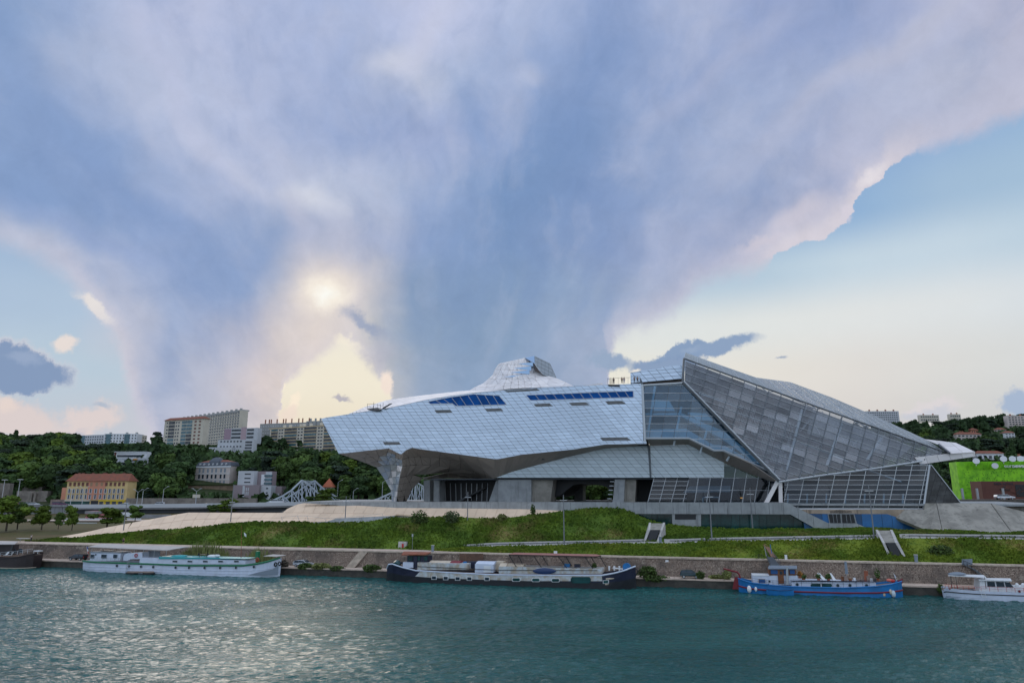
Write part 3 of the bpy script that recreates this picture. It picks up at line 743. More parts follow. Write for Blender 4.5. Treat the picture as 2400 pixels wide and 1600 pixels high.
for a, b in zip(us_(112, 925, 26), us_(112, 925, 26)[1:]):
    q = [(lambda tab, uu: uvt(uu, interp([(x[0], x[1]) for x in tab], uu), interp([(x[0], x[2]) for x in tab], uu)))(tb, uu) for tb, uu in ((lowA, a), (lowA, b), (lowB, b), (lowB, a))]
    und.prism([(p[0], p[1], p[2] - 0.5) for p in q], (0, 0, -0.6))
    q = q[3], q[2]; und.prism([(q[0][0], q[0][1], q[0][2] - 0.3), (q[1][0], q[1][1], q[1][2] - 0.3), (q[1][0], q[1][1], 4.5), (q[0][0], q[0][1], 4.5)], (0, 0.3, 0))
for a, b in zip(us_(668, 1316, 26), us_(668, 1316, 26)[1:]):
    q = [(lambda tab, uu: uvt(uu, interp([(x[0], x[1]) for x in tab], uu), interp([(x[0], x[2]) for x in tab], uu)))(tb, uu) for tb, uu in ((upA, a), (upA, b), (upB, b), (upB, a))]
    und.prism([(p[0], p[1], p[2] - 0.5) for p in q], (0, 0, -0.6))
und.build('slope_backing', M_concd, pod)
# big tilted slabs at the right-hand end
RA = [(2160,1241,22),(2200,1241,22),(2400,1253,22),(2620,1262,22)]; RB = [(2160,1192,31),(2163,1178,31.3),(2322,1178,31.3),(2400,1198,31.3),(2620,1250,31.3)]
for pts in ([(2168,1178.5,31.3),(2194,1178.5,31.3),(2208.5,1245,22),(2180,1244,22),(2160,1237,25),(2100,1212,30.6),(2120,1193.8,31.1),(2166,1193.8,31.1)],
            [(2195.5,1178.5,31.3),(2321,1178.5,31.3),(2375,1253,22),(2210,1246,22)],
            [(2323,1178.5,31.3),(2400,1198.5,31.3),(2620,1255,31.3),(2620,1266,22),(2377,1253.5,22)]):
    P = [uvt(*p) for p in pts]; MB().prism([(p[0], p[1], p[2] - 0.01) for p in P], (0, 1.2, -0.5)).build('tilted_slab', M_concd, pod, label='large weathered grey slab at the right end of the podium')
# leaning handrail posts on the beige slope
hr = empty('handrail', uvt(760, 1215, 20), 'thin leaning steel handrail along the foot of the beige slope', 'handrail')
pts = [(663,1220,16,6),(701,1217,16.5,6.5),(723,1217,17,7),(765,1223,16,7),(790,1222,17,8),(822,1220,18,8),(855,1217,18,7),(900,1212,20,7)]
tops = []
for u, v, t, h in pts:
    a = uvt(u, v + 2, t); b = (a[0] - 0.5, a[1] - 0.1, a[2] + 1.15); MB().tube(a, b, 0.045, n=5).build('post', M_rail, hr); tops.append(b)
r = MB().path(tops, 0.03, 5).build('rail', M_rail, hr)
lw = MB(); P = [uvt(*p) for p in ((693,1225,16.2),(766,1221.5,16.2),(790,1214,17),(925,1208,19.6),(925,1213,19.6),(868,1221,17.8),(790,1227.5,16.2),(700,1226,16.2))]
lw.prism(P, (0, 0.4, 0)).build('ramp_wall', M_conc, pod)

# tunnel mouths on the bank
def mouth(F, name_label, tf, tb, dark_t):
    r = empty('tunnel_entrance', uvt(F['bl'][0], F['bl'][1], tf), name_label, 'tunnel entrance')
    q = lambda k, t: uvt(F[k][0], F[k][1], t)
    # roof slab: slopes back from the lintel to the top
    il, ir, tl, tr, bl, br = (q('il', tf + 1.2), q('ir', tf + 1.2), q('tl', tb), q('tr', tb), q('bl', tf), q('br', tf))
    MB().prism([il, ir, tr, tl], (0, 0.2, -0.6)).build('roof_slab', M_concd, r)
    zb = min(bl[2], br[2]) - 0.3
    for side, b, i_, t_ in (('wall', bl, il, tl), ('wall', br, ir, tr)):
        sgn = -1 if b is bl else 1
        P = [(b[0], b[1], zb), (b[0], b[1], b[2]), (i_[0], i_[1], i_[2]), (t_[0], t_[1], t_[2] + 0.15), (t_[0], t_[1] + 1.5, zb)]
        MB().prism(P, (sgn * 0.45, 0, 0)).build('side_wall', M_path, r)
    P = [(il[0], tf + 2.2, zb), (ir[0], tf + 2.2, zb), (ir[0], tf + 2.2, ir[2] + 0.1), (il[0], tf + 2.2, il[2] + 0.1)]
    P = [(il[0] + .1, il[1] - .55, il[2]), (ir[0] - .1, ir[1] - .55, ir[2]), (br[0] - .3, tf + .15, br[2] + .05), (bl[0] + .3, tf + .15, bl[2] + .05)]; MB().prism(P, (0, 0.5, 0)).build('door', M_dark, r)  # dark box paints the shade inside the tunnel mouth
    MB().box(((bl[0] + br[0]) / 2, tf - 0.2, bl[2] - 0.1), (abs(br[0] - bl[0]) + 1.2, 0.9, 0.22)).build('step', M_path, r)
    return r
mouth(dict(bl=(1513,1268.5), br=(1539,1268.5), il=(1524,1241), ir=(1548,1241), tl=(1526,1225.5), tr=(1554,1225.5)), 'squat concrete tunnel entrance on the bank leaning right, below the teal glass', 12.3, 16.0, 0)
mouth(dict(bl=(2092,1311), br=(2121,1311), il=(2074,1271), ir=(2098,1271), tl=(2058,1242.5), tr=(2086,1242.5)), 'tall slanting concrete tunnel entrance with long side walls, near the blue panelled wall', 3.0, 12.0, 0)

# ------------------------------------------------------------------ the museum
def metal_mat(name, col, rough, met, wob=0.05, objvar=0.12):
    m = bpy.data.materials.new(name); m.use_nodes = True; t = m.node_tree; b = NB(t); bs = t.nodes['Principled BSDF']
    oi = b.n('ShaderNodeObjectInfo').outputs['Random']; pos = b.n('ShaderNodeNewGeometry').outputs['Position']
    k = b.m('MULTIPLY_ADD', oi, objvar, 1 - objvar * 0.5)
    k = b.m('MULTIPLY', k, b.mr(b.noise(pos, 0.06, 4, 0.6), 0.3, 0.7, 0.93, 1.05))
    vm = b.n('ShaderNodeVectorMath', operation='SCALE'); b.put(vm.inputs[0], col); b.put(vm.inputs['Scale'], k)
    b.put(bs.inputs['Base Color'], vm.outputs[0]); bs.inputs['Roughness'].default_value = rough; bs.inputs['Metallic'].default_value = met
    bn = b.n('ShaderNodeBump'); bn.inputs['Strength'].default_value = wob; bn.inputs['Distance'].default_value = 0.6
    b.put(bn.inputs['Height'], b.noise(pos, 0.35, 3, 0.5)); b.put(bs.inputs['Normal'], bn.outputs[0]); return m
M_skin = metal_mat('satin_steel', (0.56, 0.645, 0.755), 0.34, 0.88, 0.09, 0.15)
M_skin_shade = metal_mat('satin_steel_shaded', (0.46, 0.525, 0.565), 0.42, 0.85, 0.05, 0.14)  # darker copy of the steel; shade below the overhang is in the colour
M_skinw = metal_mat('pale_steel', (0.82, 0.78, 0.77), 0.55, 0.35, 0.03, 0.16)  # paler copy; bright zenith on roof and hump is put into the colour
M_skinb = metal_mat('sky_tinted_steel', (0.34, 0.50, 0.72), 0.3, 0.9)  # reflected sky is tinted into the base colour
M_skind = metal_mat('steel_in_shade', (0.42, 0.36, 0.31), 0.5, 0.35, 0.04, 0.18)  # same cladding on belly and leg's dark side, shade put into the colour
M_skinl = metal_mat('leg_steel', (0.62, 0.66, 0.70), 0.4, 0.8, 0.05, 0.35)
M_vent = mat('louvre_grey', (0.16, 0.165, 0.17), 0.6, var=0.3, vscale=1.5)
M_cobalt = mat('cobalt_glass', (0.0, 0.085, 0.34), 0.35, spec=0.15, var=0.35, vscale=0.4, objvar=0.5)
def glass_mat(name, tint, refl, rcol=(0.9, 0.93, 1), rough=0.04, body=None, bodyf=0.0):
    m = bpy.data.materials.new(name); m.use_nodes = True; t = m.node_tree; t.nodes.clear(); b = NB(t)
    tr = b.n('ShaderNodeBsdfTransparent'); tr.inputs[0].default_value = tuple(tint) + (1,)
    gl = b.n('ShaderNodeBsdfGlossy'); gl.inputs['Color'].default_value = tuple(rcol) + (1,); gl.inputs['Roughness'].default_value = rough
    oi = b.n('ShaderNodeObjectInfo').outputs['Random']
    fr = b.n('ShaderNodeLayerWeight'); fr.inputs['Blend'].default_value = 0.25
    mx = b.n('ShaderNodeMixShader'); b.put(mx.inputs[0], b.m('MULTIPLY_ADD', oi, refl * 0.7, refl * 0.65))
    t.links.new(tr.outputs[0], mx.inputs[1]); t.links.new(gl.outputs[0], mx.inputs[2]); out = mx.outputs[0]
    if body:
        df = b.n('ShaderNodeBsdfDiffuse'); df.inputs[0].default_value = tuple(body) + (1,)
        m2 = b.n('ShaderNodeMixShader'); m2.inputs[0].default_value = bodyf
        t.links.new(out, m2.inputs[1]); t.links.new(df.outputs[0], m2.inputs[2]); out = m2.outputs[0]
    o = b.n('ShaderNodeOutputMaterial'); t.links.new(out, o.inputs[0]); return m
M_gl = glass_mat('clear_blue_glass', (0.56, 0.74, 0.84), 0.075)
M_glg = glass_mat('grey_glass', (0.84, 0.86, 0.88), 0.06, body=(0.36, 0.37, 0.39), bodyf=0.07)
M_glv = glass_mat('pale_glass', (0.8, 0.82, 0.84), 0.12, body=(0.45, 0.47, 0.50), bodyf=0.13)
M_glr = glass_mat('roof_glass', (0.8, 0.82, 0.84), 0.16, body=(0.55, 0.57, 0.60), bodyf=0.25)
M_gld = glass_mat('dark_glass', (0.62, 0.69, 0.74), 0.035)
M_frame = mat('glazing_steel', (0.50, 0.53, 0.56), 0.4, 0.3)
M_framed = mat('dark_glazing_steel', (0.10, 0.115, 0.13), 0.4, 0.4)
M_screen = mat('grey_screen', (0.13, 0.14, 0.15), 0.55, 0.2, var=0.3, vscale=0.3)
M_int = mat('interior_white', (0.52, 0.60, 0.66), 0.6)
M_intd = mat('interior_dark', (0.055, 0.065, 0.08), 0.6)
M_intg = mat('interior_grey', (0.20, 0.23, 0.26), 0.6)

mus = empty('museum', uvt(1450, 1176, 50)[:2] + (DZ,), 'huge museum of silver cladding on swooping legs joined to a leaning glass crystal', 'museum')
def plane3(A, B, C):
    A, B, C = (Vector(f2w(uvt(*p))) for p in (A, B, C)); n = (B - A).cross(C - A)
    o = Vector((0, 0, CAMZ))
    def f(u, v):
        d = Vector(ray(u, v)); k = (A - o).dot(n) / d.dot(n); return w2f(*(o + d * k))
    f.n = n.normalized(); return f
def tplane(t): return lambda u, v: uvt(u, v, t)
def neg(P): return [(x, -y) for x, y in P]

FA = 36.0
fac = [(752.7,981),(764.5,978),(817.6,970),(866.5,963),(919.6,954.7),(995,938),(1056,928),(1117.6,920),(1160,916.5),(1181.6,914.5),(1261,909),(1298,906.5),(1412,901.6),(1502,898.6),(1503,902),(1508,1034),(1515,1034),(1515.5,1039.3),(1418,1041),(1345,1052.6),(1222.5,1065),(1164,1076),(1160,1075.5),(991,1052.7),(964.5,1049),(951,1054.7),(940,1064.5),(928,1059),(911.5,1050),(794,1063)]
win1 = [(1003,941),(1056,930.5),(1110,923.5),(1169.5,926.8),(1187,947.5),(1068,951),(1060,945),(1008,946)]
win2 = [(1233,925.5),(1484,915.8),(1484.5,930.5),(1243.5,938)]
vents = [[(1018,960.6),(1055,959.6),(1060.5,966.7),(1023,967.6)],[(1135.5,957.5),(1173.5,956),(1180,963),(1141.5,964)],[(1250,946.5),(1287.5,944.5),(1296.5,951.5),(1256.5,953)],[(1333,943.5),(1373,942),(1382,949),(1340.5,950.5)],[(1418.5,940.5),(1457,939),(1467.5,946),(1425,947.5)],[(1406,1025),(1469,1024),(1479,1031.3),(1413,1032.8)],[(897,1035),(934.5,1035),(940,1041.5),(902,1042.5)],[(1182,915.5),(1258,909.8),(1266,915),(1188,919)]]
facade = MB().prism([uvt(u, v, FA + 0.25) for u, v in fac], (0, 26, 0)).build('facade_core', M_stoned, mus)
cur = lambda u: interp([(740, 0), (900, 5), (1060, 7), (1200, 4), (1400, -6), (1600, -20)], u)
org = (610, -1090)
pp = panels(neg(fac), (610, -1080), (17.3, 0), lambda i: (-interp([(0, 0.64), (52, 0.84)], i) * 7.55, 7.55), (0, 62), (-2, 28), 0.26, lambda i: -cur(610 + i * 17.3 + 60) / 7.55)
# columns lean: shift the lattice so it covers the whole polygon
def cut(polys, holes):
    out = []
    for p in polys:
        cx = sum(q[0] for q in p) / len(p); cy = -sum(q[1] for q in p) / len(p)
        hit = False
        for h in holes:
            P = ccw(h); 
            if clip_convex([(x, -y) for x, y in p], P) and len(clip_convex([(x, -y) for x, y in p], P)) > 2 and abs(poly_area(clip_convex([(x, -y) for x, y in p], P))) > 0.45 * abs(poly_area(p)): hit = True
        if not hit: out.append(p)
    return out
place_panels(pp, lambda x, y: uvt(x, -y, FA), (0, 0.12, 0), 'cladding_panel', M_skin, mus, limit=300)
def glazing(poly, nm, t, m, cols, name='window', fr=M_frame):
    w = MB().prism([uvt(u, v, t + 0.06) for u, v in poly], (0, 0.2, 0)).build(name, m, mus, label=nm)
    g = MB()
    P = [uvt(u, v, t) for u, v in poly]; g.path(P + P[:1], 0.07, 4)
    for (a, b) in cols: g.tube(uvt(*a, t), uvt(*b, t), 0.075, n=4)
    g.build('frame', fr, w); return w
glazing(win1, 'cobalt blue window band with slanted top', FA - 0.15, M_cobalt, [((1003+19*k+18, lerp(938,924,min(1,k/5))), (1008+19*k+28, interp([(1008,946),(1062,946),(1070,951),(1187,948)],1008+19*k+28))) for k in range(8)])
glazing(win2, 'long cobalt blue ribbon window', FA - 0.15, M_cobalt, [((1233+21*k, lerp(925.5,915.8,k/12)), (1243.5+21*k, lerp(938,930.5,k/12))) for k in range(1, 12)])
for v_ in vents: MB().prism([uvt(u, v, FA - 0.06) for u, v in v_], (0, 0.1, 0)).build('vent_grille', M_vent, mus)
# slim end frame beside the glass
MB().prism([uvt(u, v, FA - 0.2) for u, v in ((1503,900),(1508,900),(1514,1034),(1509,1034))], (0, 1.0, 0)).build('end_frame', M_frame, mus)

def tri_panels(rows, name, m, sub=(1, 1), gap=0.05, th=0.12, quad=False, mf=None, limit=300, alt=0):
    """rows: list of lists of (u,v,t); triangular plates between them"""
    R = [[Vector(uvt(*p)) for p in r] for r in rows]
    nr, nc = (len(R) - 1) * sub[0], (len(R[0]) - 1) * sub[1]
    def at(i, j):
        a, fa = divmod(i, sub[0]); b, fb = divmod(j, sub[1]); fa /= sub[0]; fb /= sub[1]
        a1, b1 = min(a + 1, len(R) - 1), min(b + 1, len(R[0]) - 1)
        return (R[a][b] * (1 - fa) + R[a1][b] * fa) * (1 - fb) + (R[a][b1] * (1 - fa) + R[a1][b1] * fa) * fb
    rest = MB(); n = 0
    for i in range(nr):
        for j in range(nc):
            p = [at(i, j), at(i, j + 1), at(i + 1, j + 1), at(i + 1, j)]
            tl = [p] if quad else ([[p[0], p[1], p[2]], [p[0], p[2], p[3]]] if (i + j + alt) % 2 else [[p[0], p[1], p[3]], [p[1], p[2], p[3]]])
            for q in tl:
                c = sum(q, Vector()) / len(q); nn = (q[1] - q[0]).cross(q[2] - q[0])
                if nn.length < 0.03: continue
                nn.normalize()
                e = min((q[k] - c).length for k in range(len(q))); k_ = max(0.3, 1 - gap * 1.6 / max(e, 0.1))
                qq = [c + (x - c) * k_ for x in q]
                mm = mf(i / nr, j / nc, i, j) if mf else m
                if n < limit: MB().prism(qq, nn * th).build(name, mm, mus)
                else: rest.prism(qq, nn * th, mm)
                n += 1
    if rest.v: rest.build(name + '_rest', m, mus, kind='stuff')
    core = MB()
    for i in range(nr):
        for j in range(nc):
            p = [at(i, j), at(i, j + 1), at(i + 1, j + 1), at(i + 1, j)]; core.face([(x[0], x[1] + 0.3, x[2] + 0.05) for x in p])
    return core

# roof strip behind the long facade
r0 = [(817.6,970,36.2),(866.5,963,36.2),(919.6,954.7,36.2),(995,938,36.2),(1056,928,36.2),(1117.6,920,36.2),(1182,914.5,36.2)]
r1 = [(819,969.6,37),(855,954,44),(905,938.5,49),(960,930.5,51),(1020,923.5,52),(1075,917.5,52),(1125,913.5,50)]
c = tri_panels([r0, r1], 'roof_panel', M_skinw, (2, 5), quad=True); c.build('roof_core', M_stoned, mus)
rb = MB()
for a, b in zip(r1, r1[1:]):
    A, B_ = uvt(*a), uvt(*b); rb.face([A, B_, (B_[0], 64, B_[2] - 4), (A[0], 64, A[2] - 4)])
rb.build('roof_back', M_skinw, mus)
# the crater-shaped hump
H = [[(1097,917,50),(1135,915,44),(1180,913,38.5),(1215,910.5,37.5),(1245,909,37.2),(1290,907.5,37.5),(1344,904.8,44)],
     [(1116,906,50),(1140,908,45),(1180,906,40),(1215,902,39),(1245,902,39),(1282,900,39.5),(1326,896,45)],
     [(1131,899.5,50),(1152,901,46),(1184,898,41.5),(1215,896,40.5),(1244,894,40.5),(1268,890,41),(1305,887,46)],
     [(1145,888,50),(1162,889,46),(1188,888,43),(1214,888,42),(1240,888,42),(1256,884,42.5),(1272,877,46)],
     [(1155,879,50),(1168,878,47),(1190,878,44),(1212,878,43.5),(1232,877,43.5),(1244,876,44),(1256,872,46)],
     [(1160,866,50),(1174,866,47.5),(1194,867,45.5),(1212,867,45),(1230,866,45),(1240,865,45.5),(1252,862,46.5)],
     [(1167,855,50),(1180,854,48),(1198,855,47),(1214,855,46.5),(1230,854,46.5),(1240,853,46.8),(1250,851,47)],
     [(1171.5,851.8,50),(1186,848.5,49),(1202,845,48.5),(1216,842,48),(1230.5,838.4,48),(1240,843.5,48),(1250,849.5,48)]]
def hm(fi, fj, i, j):
    if j == 5 and i in (5, 6): return M_skinl
    return M_skinw
c = tri_panels(H, 'hump_panel', M_skinw, (1, 2), mf=lambda a, b, i, j: hm(a, b, i, j // 2), gap=0.04)
c.build('hump_core', M_skinw, mus)
# pointed facets in the crater wall, sky reflection painted blue
for (u0, v0, u1, v1, v2) in ((1214.5,852,1249,848.8,858),(1204,862.5,1245,858,868),(1196,872.6,1241,867,876.5),(1182,882.6,1238,875.5,884)):
    MB().prism([uvt(u0, v0, 42.5), uvt(u1, v1, 43.5), uvt(u1, v2, 43.5)], (0, 0.1, 0)).build('blue_facet', M_skinb, mus)
MB().prism([uvt(*p) for p in ((1230.5,838.4,47.6),(1252.5,833.6,47),(1253,852,44),(1249,849,44))], (0, 1, 0)).build('mirror_panel', M_skinb, mus)
# tall right-hand screen of the crater
sc_f = plane3((1253, 833.6, 46.5), (1288, 850.6, 50), (1272, 877, 44))
scr = [(1253,833.6),(1288,850.6),(1303,885),(1318,894),(1272,877.5),(1262,866),(1253,853)]
pp = panels(neg(scr), (1240, -900), (8.5, -4.2), lambda i: (0.5, 8.5), (0, 14), (-6, 16), 0.25)
place_panels(pp, lambda x, y: sc_f(x, -y), (0, 0.1, 0), 'screen_panel', mat('screen_grey', (0.30, 0.34, 0.37), .5, .3), mus)
MB().prism([(lambda p: (p[0], p[1] + .3, p[2]))(sc_f(u, v)) for u, v in scr], (0, 1.2, -0.1)).build('screen_core', M_screen, mus)
tri_panels([[(1253,853,44),(1258,860,43)],[(1272,877.5,43),(1262,866,43)]], 'hump_panel', M_skinl, (2, 2))
# closed back of the hump
hb = MB(); S = [(1097,917),(1131,899.5),(1155,879),(1167,855),(1171.5,851.8),(1230.5,838.4),(1253,833.8),(1288,850.8),(1303,885.5),(1344,904.8)]
for a, b in zip(S, S[1:]):
    A, B_ = uvt(*a, 50.5), uvt(*b, 50.5); hb.face([A, B_, (B_[0] * 0.6 + 0.4 * uvt(1220, 870, 62)[0], 62, lerp(B_[2], 38, 0.4)), (A[0] * 0.6 + 0.4 * uvt(1220, 870, 62)[0], 62, lerp(A[2], 38, 0.4))])
hb.build('hump_back', M_skinw, mus)
# main roof behind
MB().prism([uvt(1180, 917, 37), uvt(1502, 901, 37), uvt(1502, 903, 62), uvt(1180, 919, 62)], (0, 0, -0.6)).build('main_roof', M_skinw, mus)
sf = MB().prism([uvt(1367,903.3,37), uvt(1411,896.8,40), uvt(1411,903,40)], (0, 5, 0)).build('rooflight', M_skinw, mus)

# belly and the swooping leg
def leg_m(fi, fj, i, j): return (M_skinl, M_skinw, M_skinl, M_skin)[(i * 7 + j * 3) % 4]
Lg = [[(794,1063,36),(850,1056.7,36),(911.5,1050,36),(928,1059,36),(940,1064.5,36)],
      [(836,1077,44),(872,1071,42),(905,1068,40),(926,1072,38.5),(942,1078,37)],
      [(882,1094.5,50),(897,1090,46),(914,1088,43),(930,1090,40),(943,1092,38)],
      [(902,1124,51),(911,1120,48),(919,1118,45),(928,1117,42),(936.5,1118,38.8)],
      [(916,1148,51),(920,1148,48),(923.5,1149,45),(927.5,1150,42),(931,1151,39.5)],
      [(918.5,1177,51),(921,1177,48),(923.5,1177,45),(926,1177,42),(928,1177,40)]]
c = tri_panels(Lg[:3], 'belly_panel', M_skind, (2, 2), mf=lambda a, b_, i, j: (M_skinl if (i + j) % 3 else M_skin) if (i >= 2 and j >= 3) or (i == 1 and j in (4, 5)) or (i >= 3 and j >= 2) else M_skind); c.build('belly_core', M_stoned, mus)  # lit part of the funnel is painted with the paler steel
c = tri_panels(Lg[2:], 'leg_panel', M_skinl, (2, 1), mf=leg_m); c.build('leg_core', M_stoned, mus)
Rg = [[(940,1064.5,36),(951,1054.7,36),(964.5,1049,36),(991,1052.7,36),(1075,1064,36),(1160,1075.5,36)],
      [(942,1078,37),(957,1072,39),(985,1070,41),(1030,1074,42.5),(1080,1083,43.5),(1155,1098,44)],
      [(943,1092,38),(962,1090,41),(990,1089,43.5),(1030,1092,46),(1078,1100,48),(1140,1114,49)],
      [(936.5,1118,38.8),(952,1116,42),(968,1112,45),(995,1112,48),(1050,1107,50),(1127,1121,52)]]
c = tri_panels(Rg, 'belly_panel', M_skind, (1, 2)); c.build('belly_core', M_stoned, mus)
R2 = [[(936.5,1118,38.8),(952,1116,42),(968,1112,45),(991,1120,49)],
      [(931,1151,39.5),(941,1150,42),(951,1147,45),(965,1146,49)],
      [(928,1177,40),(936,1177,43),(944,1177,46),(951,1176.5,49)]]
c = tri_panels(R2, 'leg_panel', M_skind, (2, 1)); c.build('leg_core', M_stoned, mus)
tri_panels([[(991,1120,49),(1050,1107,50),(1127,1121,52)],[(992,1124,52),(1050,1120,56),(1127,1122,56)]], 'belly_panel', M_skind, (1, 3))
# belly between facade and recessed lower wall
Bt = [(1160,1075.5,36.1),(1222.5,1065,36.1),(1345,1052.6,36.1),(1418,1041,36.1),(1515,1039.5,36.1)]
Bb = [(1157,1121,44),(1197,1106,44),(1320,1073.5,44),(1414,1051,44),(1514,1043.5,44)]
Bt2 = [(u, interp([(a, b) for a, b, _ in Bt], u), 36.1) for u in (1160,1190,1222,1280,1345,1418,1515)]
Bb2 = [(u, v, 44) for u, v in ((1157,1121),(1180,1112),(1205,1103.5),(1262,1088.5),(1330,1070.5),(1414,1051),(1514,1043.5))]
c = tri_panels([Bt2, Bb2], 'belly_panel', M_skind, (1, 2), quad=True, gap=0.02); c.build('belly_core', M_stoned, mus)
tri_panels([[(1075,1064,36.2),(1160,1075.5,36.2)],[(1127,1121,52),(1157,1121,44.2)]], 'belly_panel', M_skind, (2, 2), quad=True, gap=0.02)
MB().prism([uvt(*p) for p in ((1205,1076,38.5),(1262,1068,38.5),(1278,1077,41),(1240,1078,41),(1238,1083,42.5),(1222,1085,42.5))], (0, 0, -0.05)).build('vent_grille', M_vent, mus)
# lower recessed walls
lowL = [(1157,1121),(1197,1106),(1248,1092),(1320,1073.5),(1361,1059),(1414,1049),(1516,1041.5),(1522,1068),(1524,1118.5),(1290,1119.5)]
lowR = [(1523.5,1044),(1612,1041),(1640,1053),(1697,1083.7),(1697,1118.3),(1526.5,1118.5)]
for P, x0 in ((lowL, 1040), (lowR, 1420)):
    pp = panels(neg(P), (x0, -1119), (19.5, 0), lambda i: (-7.1, 8.1), (0, 40), (0, 12), 0.27)
    place_panels(pp, lambda x, y: uvt(x, -y, 44), (0, 0.12, 0), 'wall_panel', M_skin_shade, mus, limit=150)
    MB().prism([uvt(u, v, 44.2) for u, v in P], (0, 16, 0)).build('wall_core', M_stoned, mus)
MB().prism([uvt(u, v, 43.2) for u, v in ((1516,1036),(1522,1044),(1526.5,1118.5),(1523,1118.5),(1519,1060))], (0, 1.0, 0)).build('wall_seam', M_framed, mus)
# ground-floor supports and voids
def block(P, t, d, name, m, label=None): return MB().prism([uvt(u, v, t) for u, v in P], (0, d, 0)).build(name, m, mus, label=label)
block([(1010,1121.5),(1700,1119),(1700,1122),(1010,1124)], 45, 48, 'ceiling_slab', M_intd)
block([(1168,1121.5),(1245,1121.5),(1245,1177),(1168,1177)], 45.2, 9, 'pillar', M_conc)
block([(1245.3,1121.5),(1297,1121.5),(1290,1177),(1245.3,1177)], 46.5, 8, 'pillar', M_concd)  # side face of the pillar, its shade painted by a darker concrete
block([(1164,1123),(1168,1121.5),(1168,1177),(1145,1177)], 47, 7, 'pillar', M_conc)
block([(993,1126),(1007,1124),(1007,1177),(993,1177)], 50, 5, 'pillar', M_conc)
block([(1017,1124),(1030,1123),(1030,1177),(1016,1177)], 50, 5, 'pillar', M_conc)
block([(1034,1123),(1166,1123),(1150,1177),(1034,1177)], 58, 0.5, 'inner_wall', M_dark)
for k in range(9): MB().tube(uvt(1043+12.5*k,1132,57), uvt(1045+12*k,1177,57), 0.09, n=4).build('mullion', M_frame, mus)
MB().prism([uvt(*p) for p in ((1064,1177,53),(1136,1141,57),(1139,1143,57),(1074,1177,53))], (0, 2.5, 0)).build('staircase', M_screen, mus)
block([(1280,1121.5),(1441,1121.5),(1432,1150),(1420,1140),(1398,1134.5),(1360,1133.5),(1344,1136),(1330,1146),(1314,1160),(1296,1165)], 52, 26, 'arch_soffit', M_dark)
block([(1349,1134),(1366,1134),(1366,1177),(1345,1177)], 72, 6, 'pillar', M_screen)
block([(1441,1121.5),(1465,1121.5),(1462,1177),(1436,1177)], 45.2, 5, 'pillar', M_conc)
block([(1465.4,1121.5),(1491,1121.5),(1488,1177),(1463,1177)], 46.5, 5, 'pillar', M_concd)  # unlit side of the second pillar, shade put into its concrete colour
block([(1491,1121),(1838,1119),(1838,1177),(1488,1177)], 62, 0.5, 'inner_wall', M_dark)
for k in range(5): MB().tube(uvt(1430-1.6*k,1128+10*k,46), uvt(1440-1.6*k,1128+10*k,46), 0.12, n=4).build('louvre', M_frame, mus)

def lattice(poly, f, org, a, b, gap, name, gm, fm, fr_name, barw=0.07, off=(0, 0.05, 0), rangei=(-40, 60), rangej=(-10, 60), bars=(1, 1), cover=None):
    pp = panels(neg(poly), (org[0], -org[1]), (a[0], -a[1]), lambda i: (b[0], -b[1]), rangei, rangej, gap)
    place_panels(pp, lambda x, y: f(x, -y), off, name, gm, mus, limit=300)
    P = ccw(neg(poly)); g = MB(); xs = [p[0] for p in P]; ys = [p[1] for p in P]
    def line(o, d):
        # part of the line inside the polygon (intersections sorted in pairs)
        hits = []
        for p, q in zip(P, P[1:] + P[:1]):
            e = (q[0] - p[0], q[1] - p[1]); den = d[0] * e[1] - d[1] * e[0]
            if abs(den) < 1e-9: continue
            k = ((p[0] - o[0]) * e[1] - (p[1] - o[1]) * e[0]) / den; s_ = ((p[0] - o[0]) * d[1] - (p[1] - o[1]) * d[0]) / den
            if 0 <= s_ < 1: hits.append(k)
        hits.sort()
        for k0, k1 in zip(hits[::2], hits[1::2]):
            A = (o[0] + d[0] * k0, o[1] + d[1] * k0); B_ = (o[0] + d[0] * k1, o[1] + d[1] * k1)
            if math.hypot(A[0] - B_[0], A[1] - B_[1]) > 2: yield f(A[0], -A[1]), f(B_[0], -B_[1])
    ax, ay, bx, by = a[0], -a[1], b[0], -b[1]
    if bars[0]:
        for i in range(*rangei):
            for A, B_ in line((org[0] + i * ax, -org[1] + i * ay), (bx, by)): g.tube((A[0], A[1] - 0.1, A[2]), (B_[0], B_[1] - 0.1, B_[2]), barw * bars[0], n=4, m=cover or fm)
    if bars[1]:
        for j in range(*rangej):
            for A, B_ in line((org[0] + j * bx, -org[1] + j * by), (ax, ay)): g.tube((A[0], A[1] - 0.15, A[2]), (B_[0], B_[1] - 0.15, B_[2]), barw * bars[1], n=4, m=fm)
    return g.build(fr_name, fm, mus)

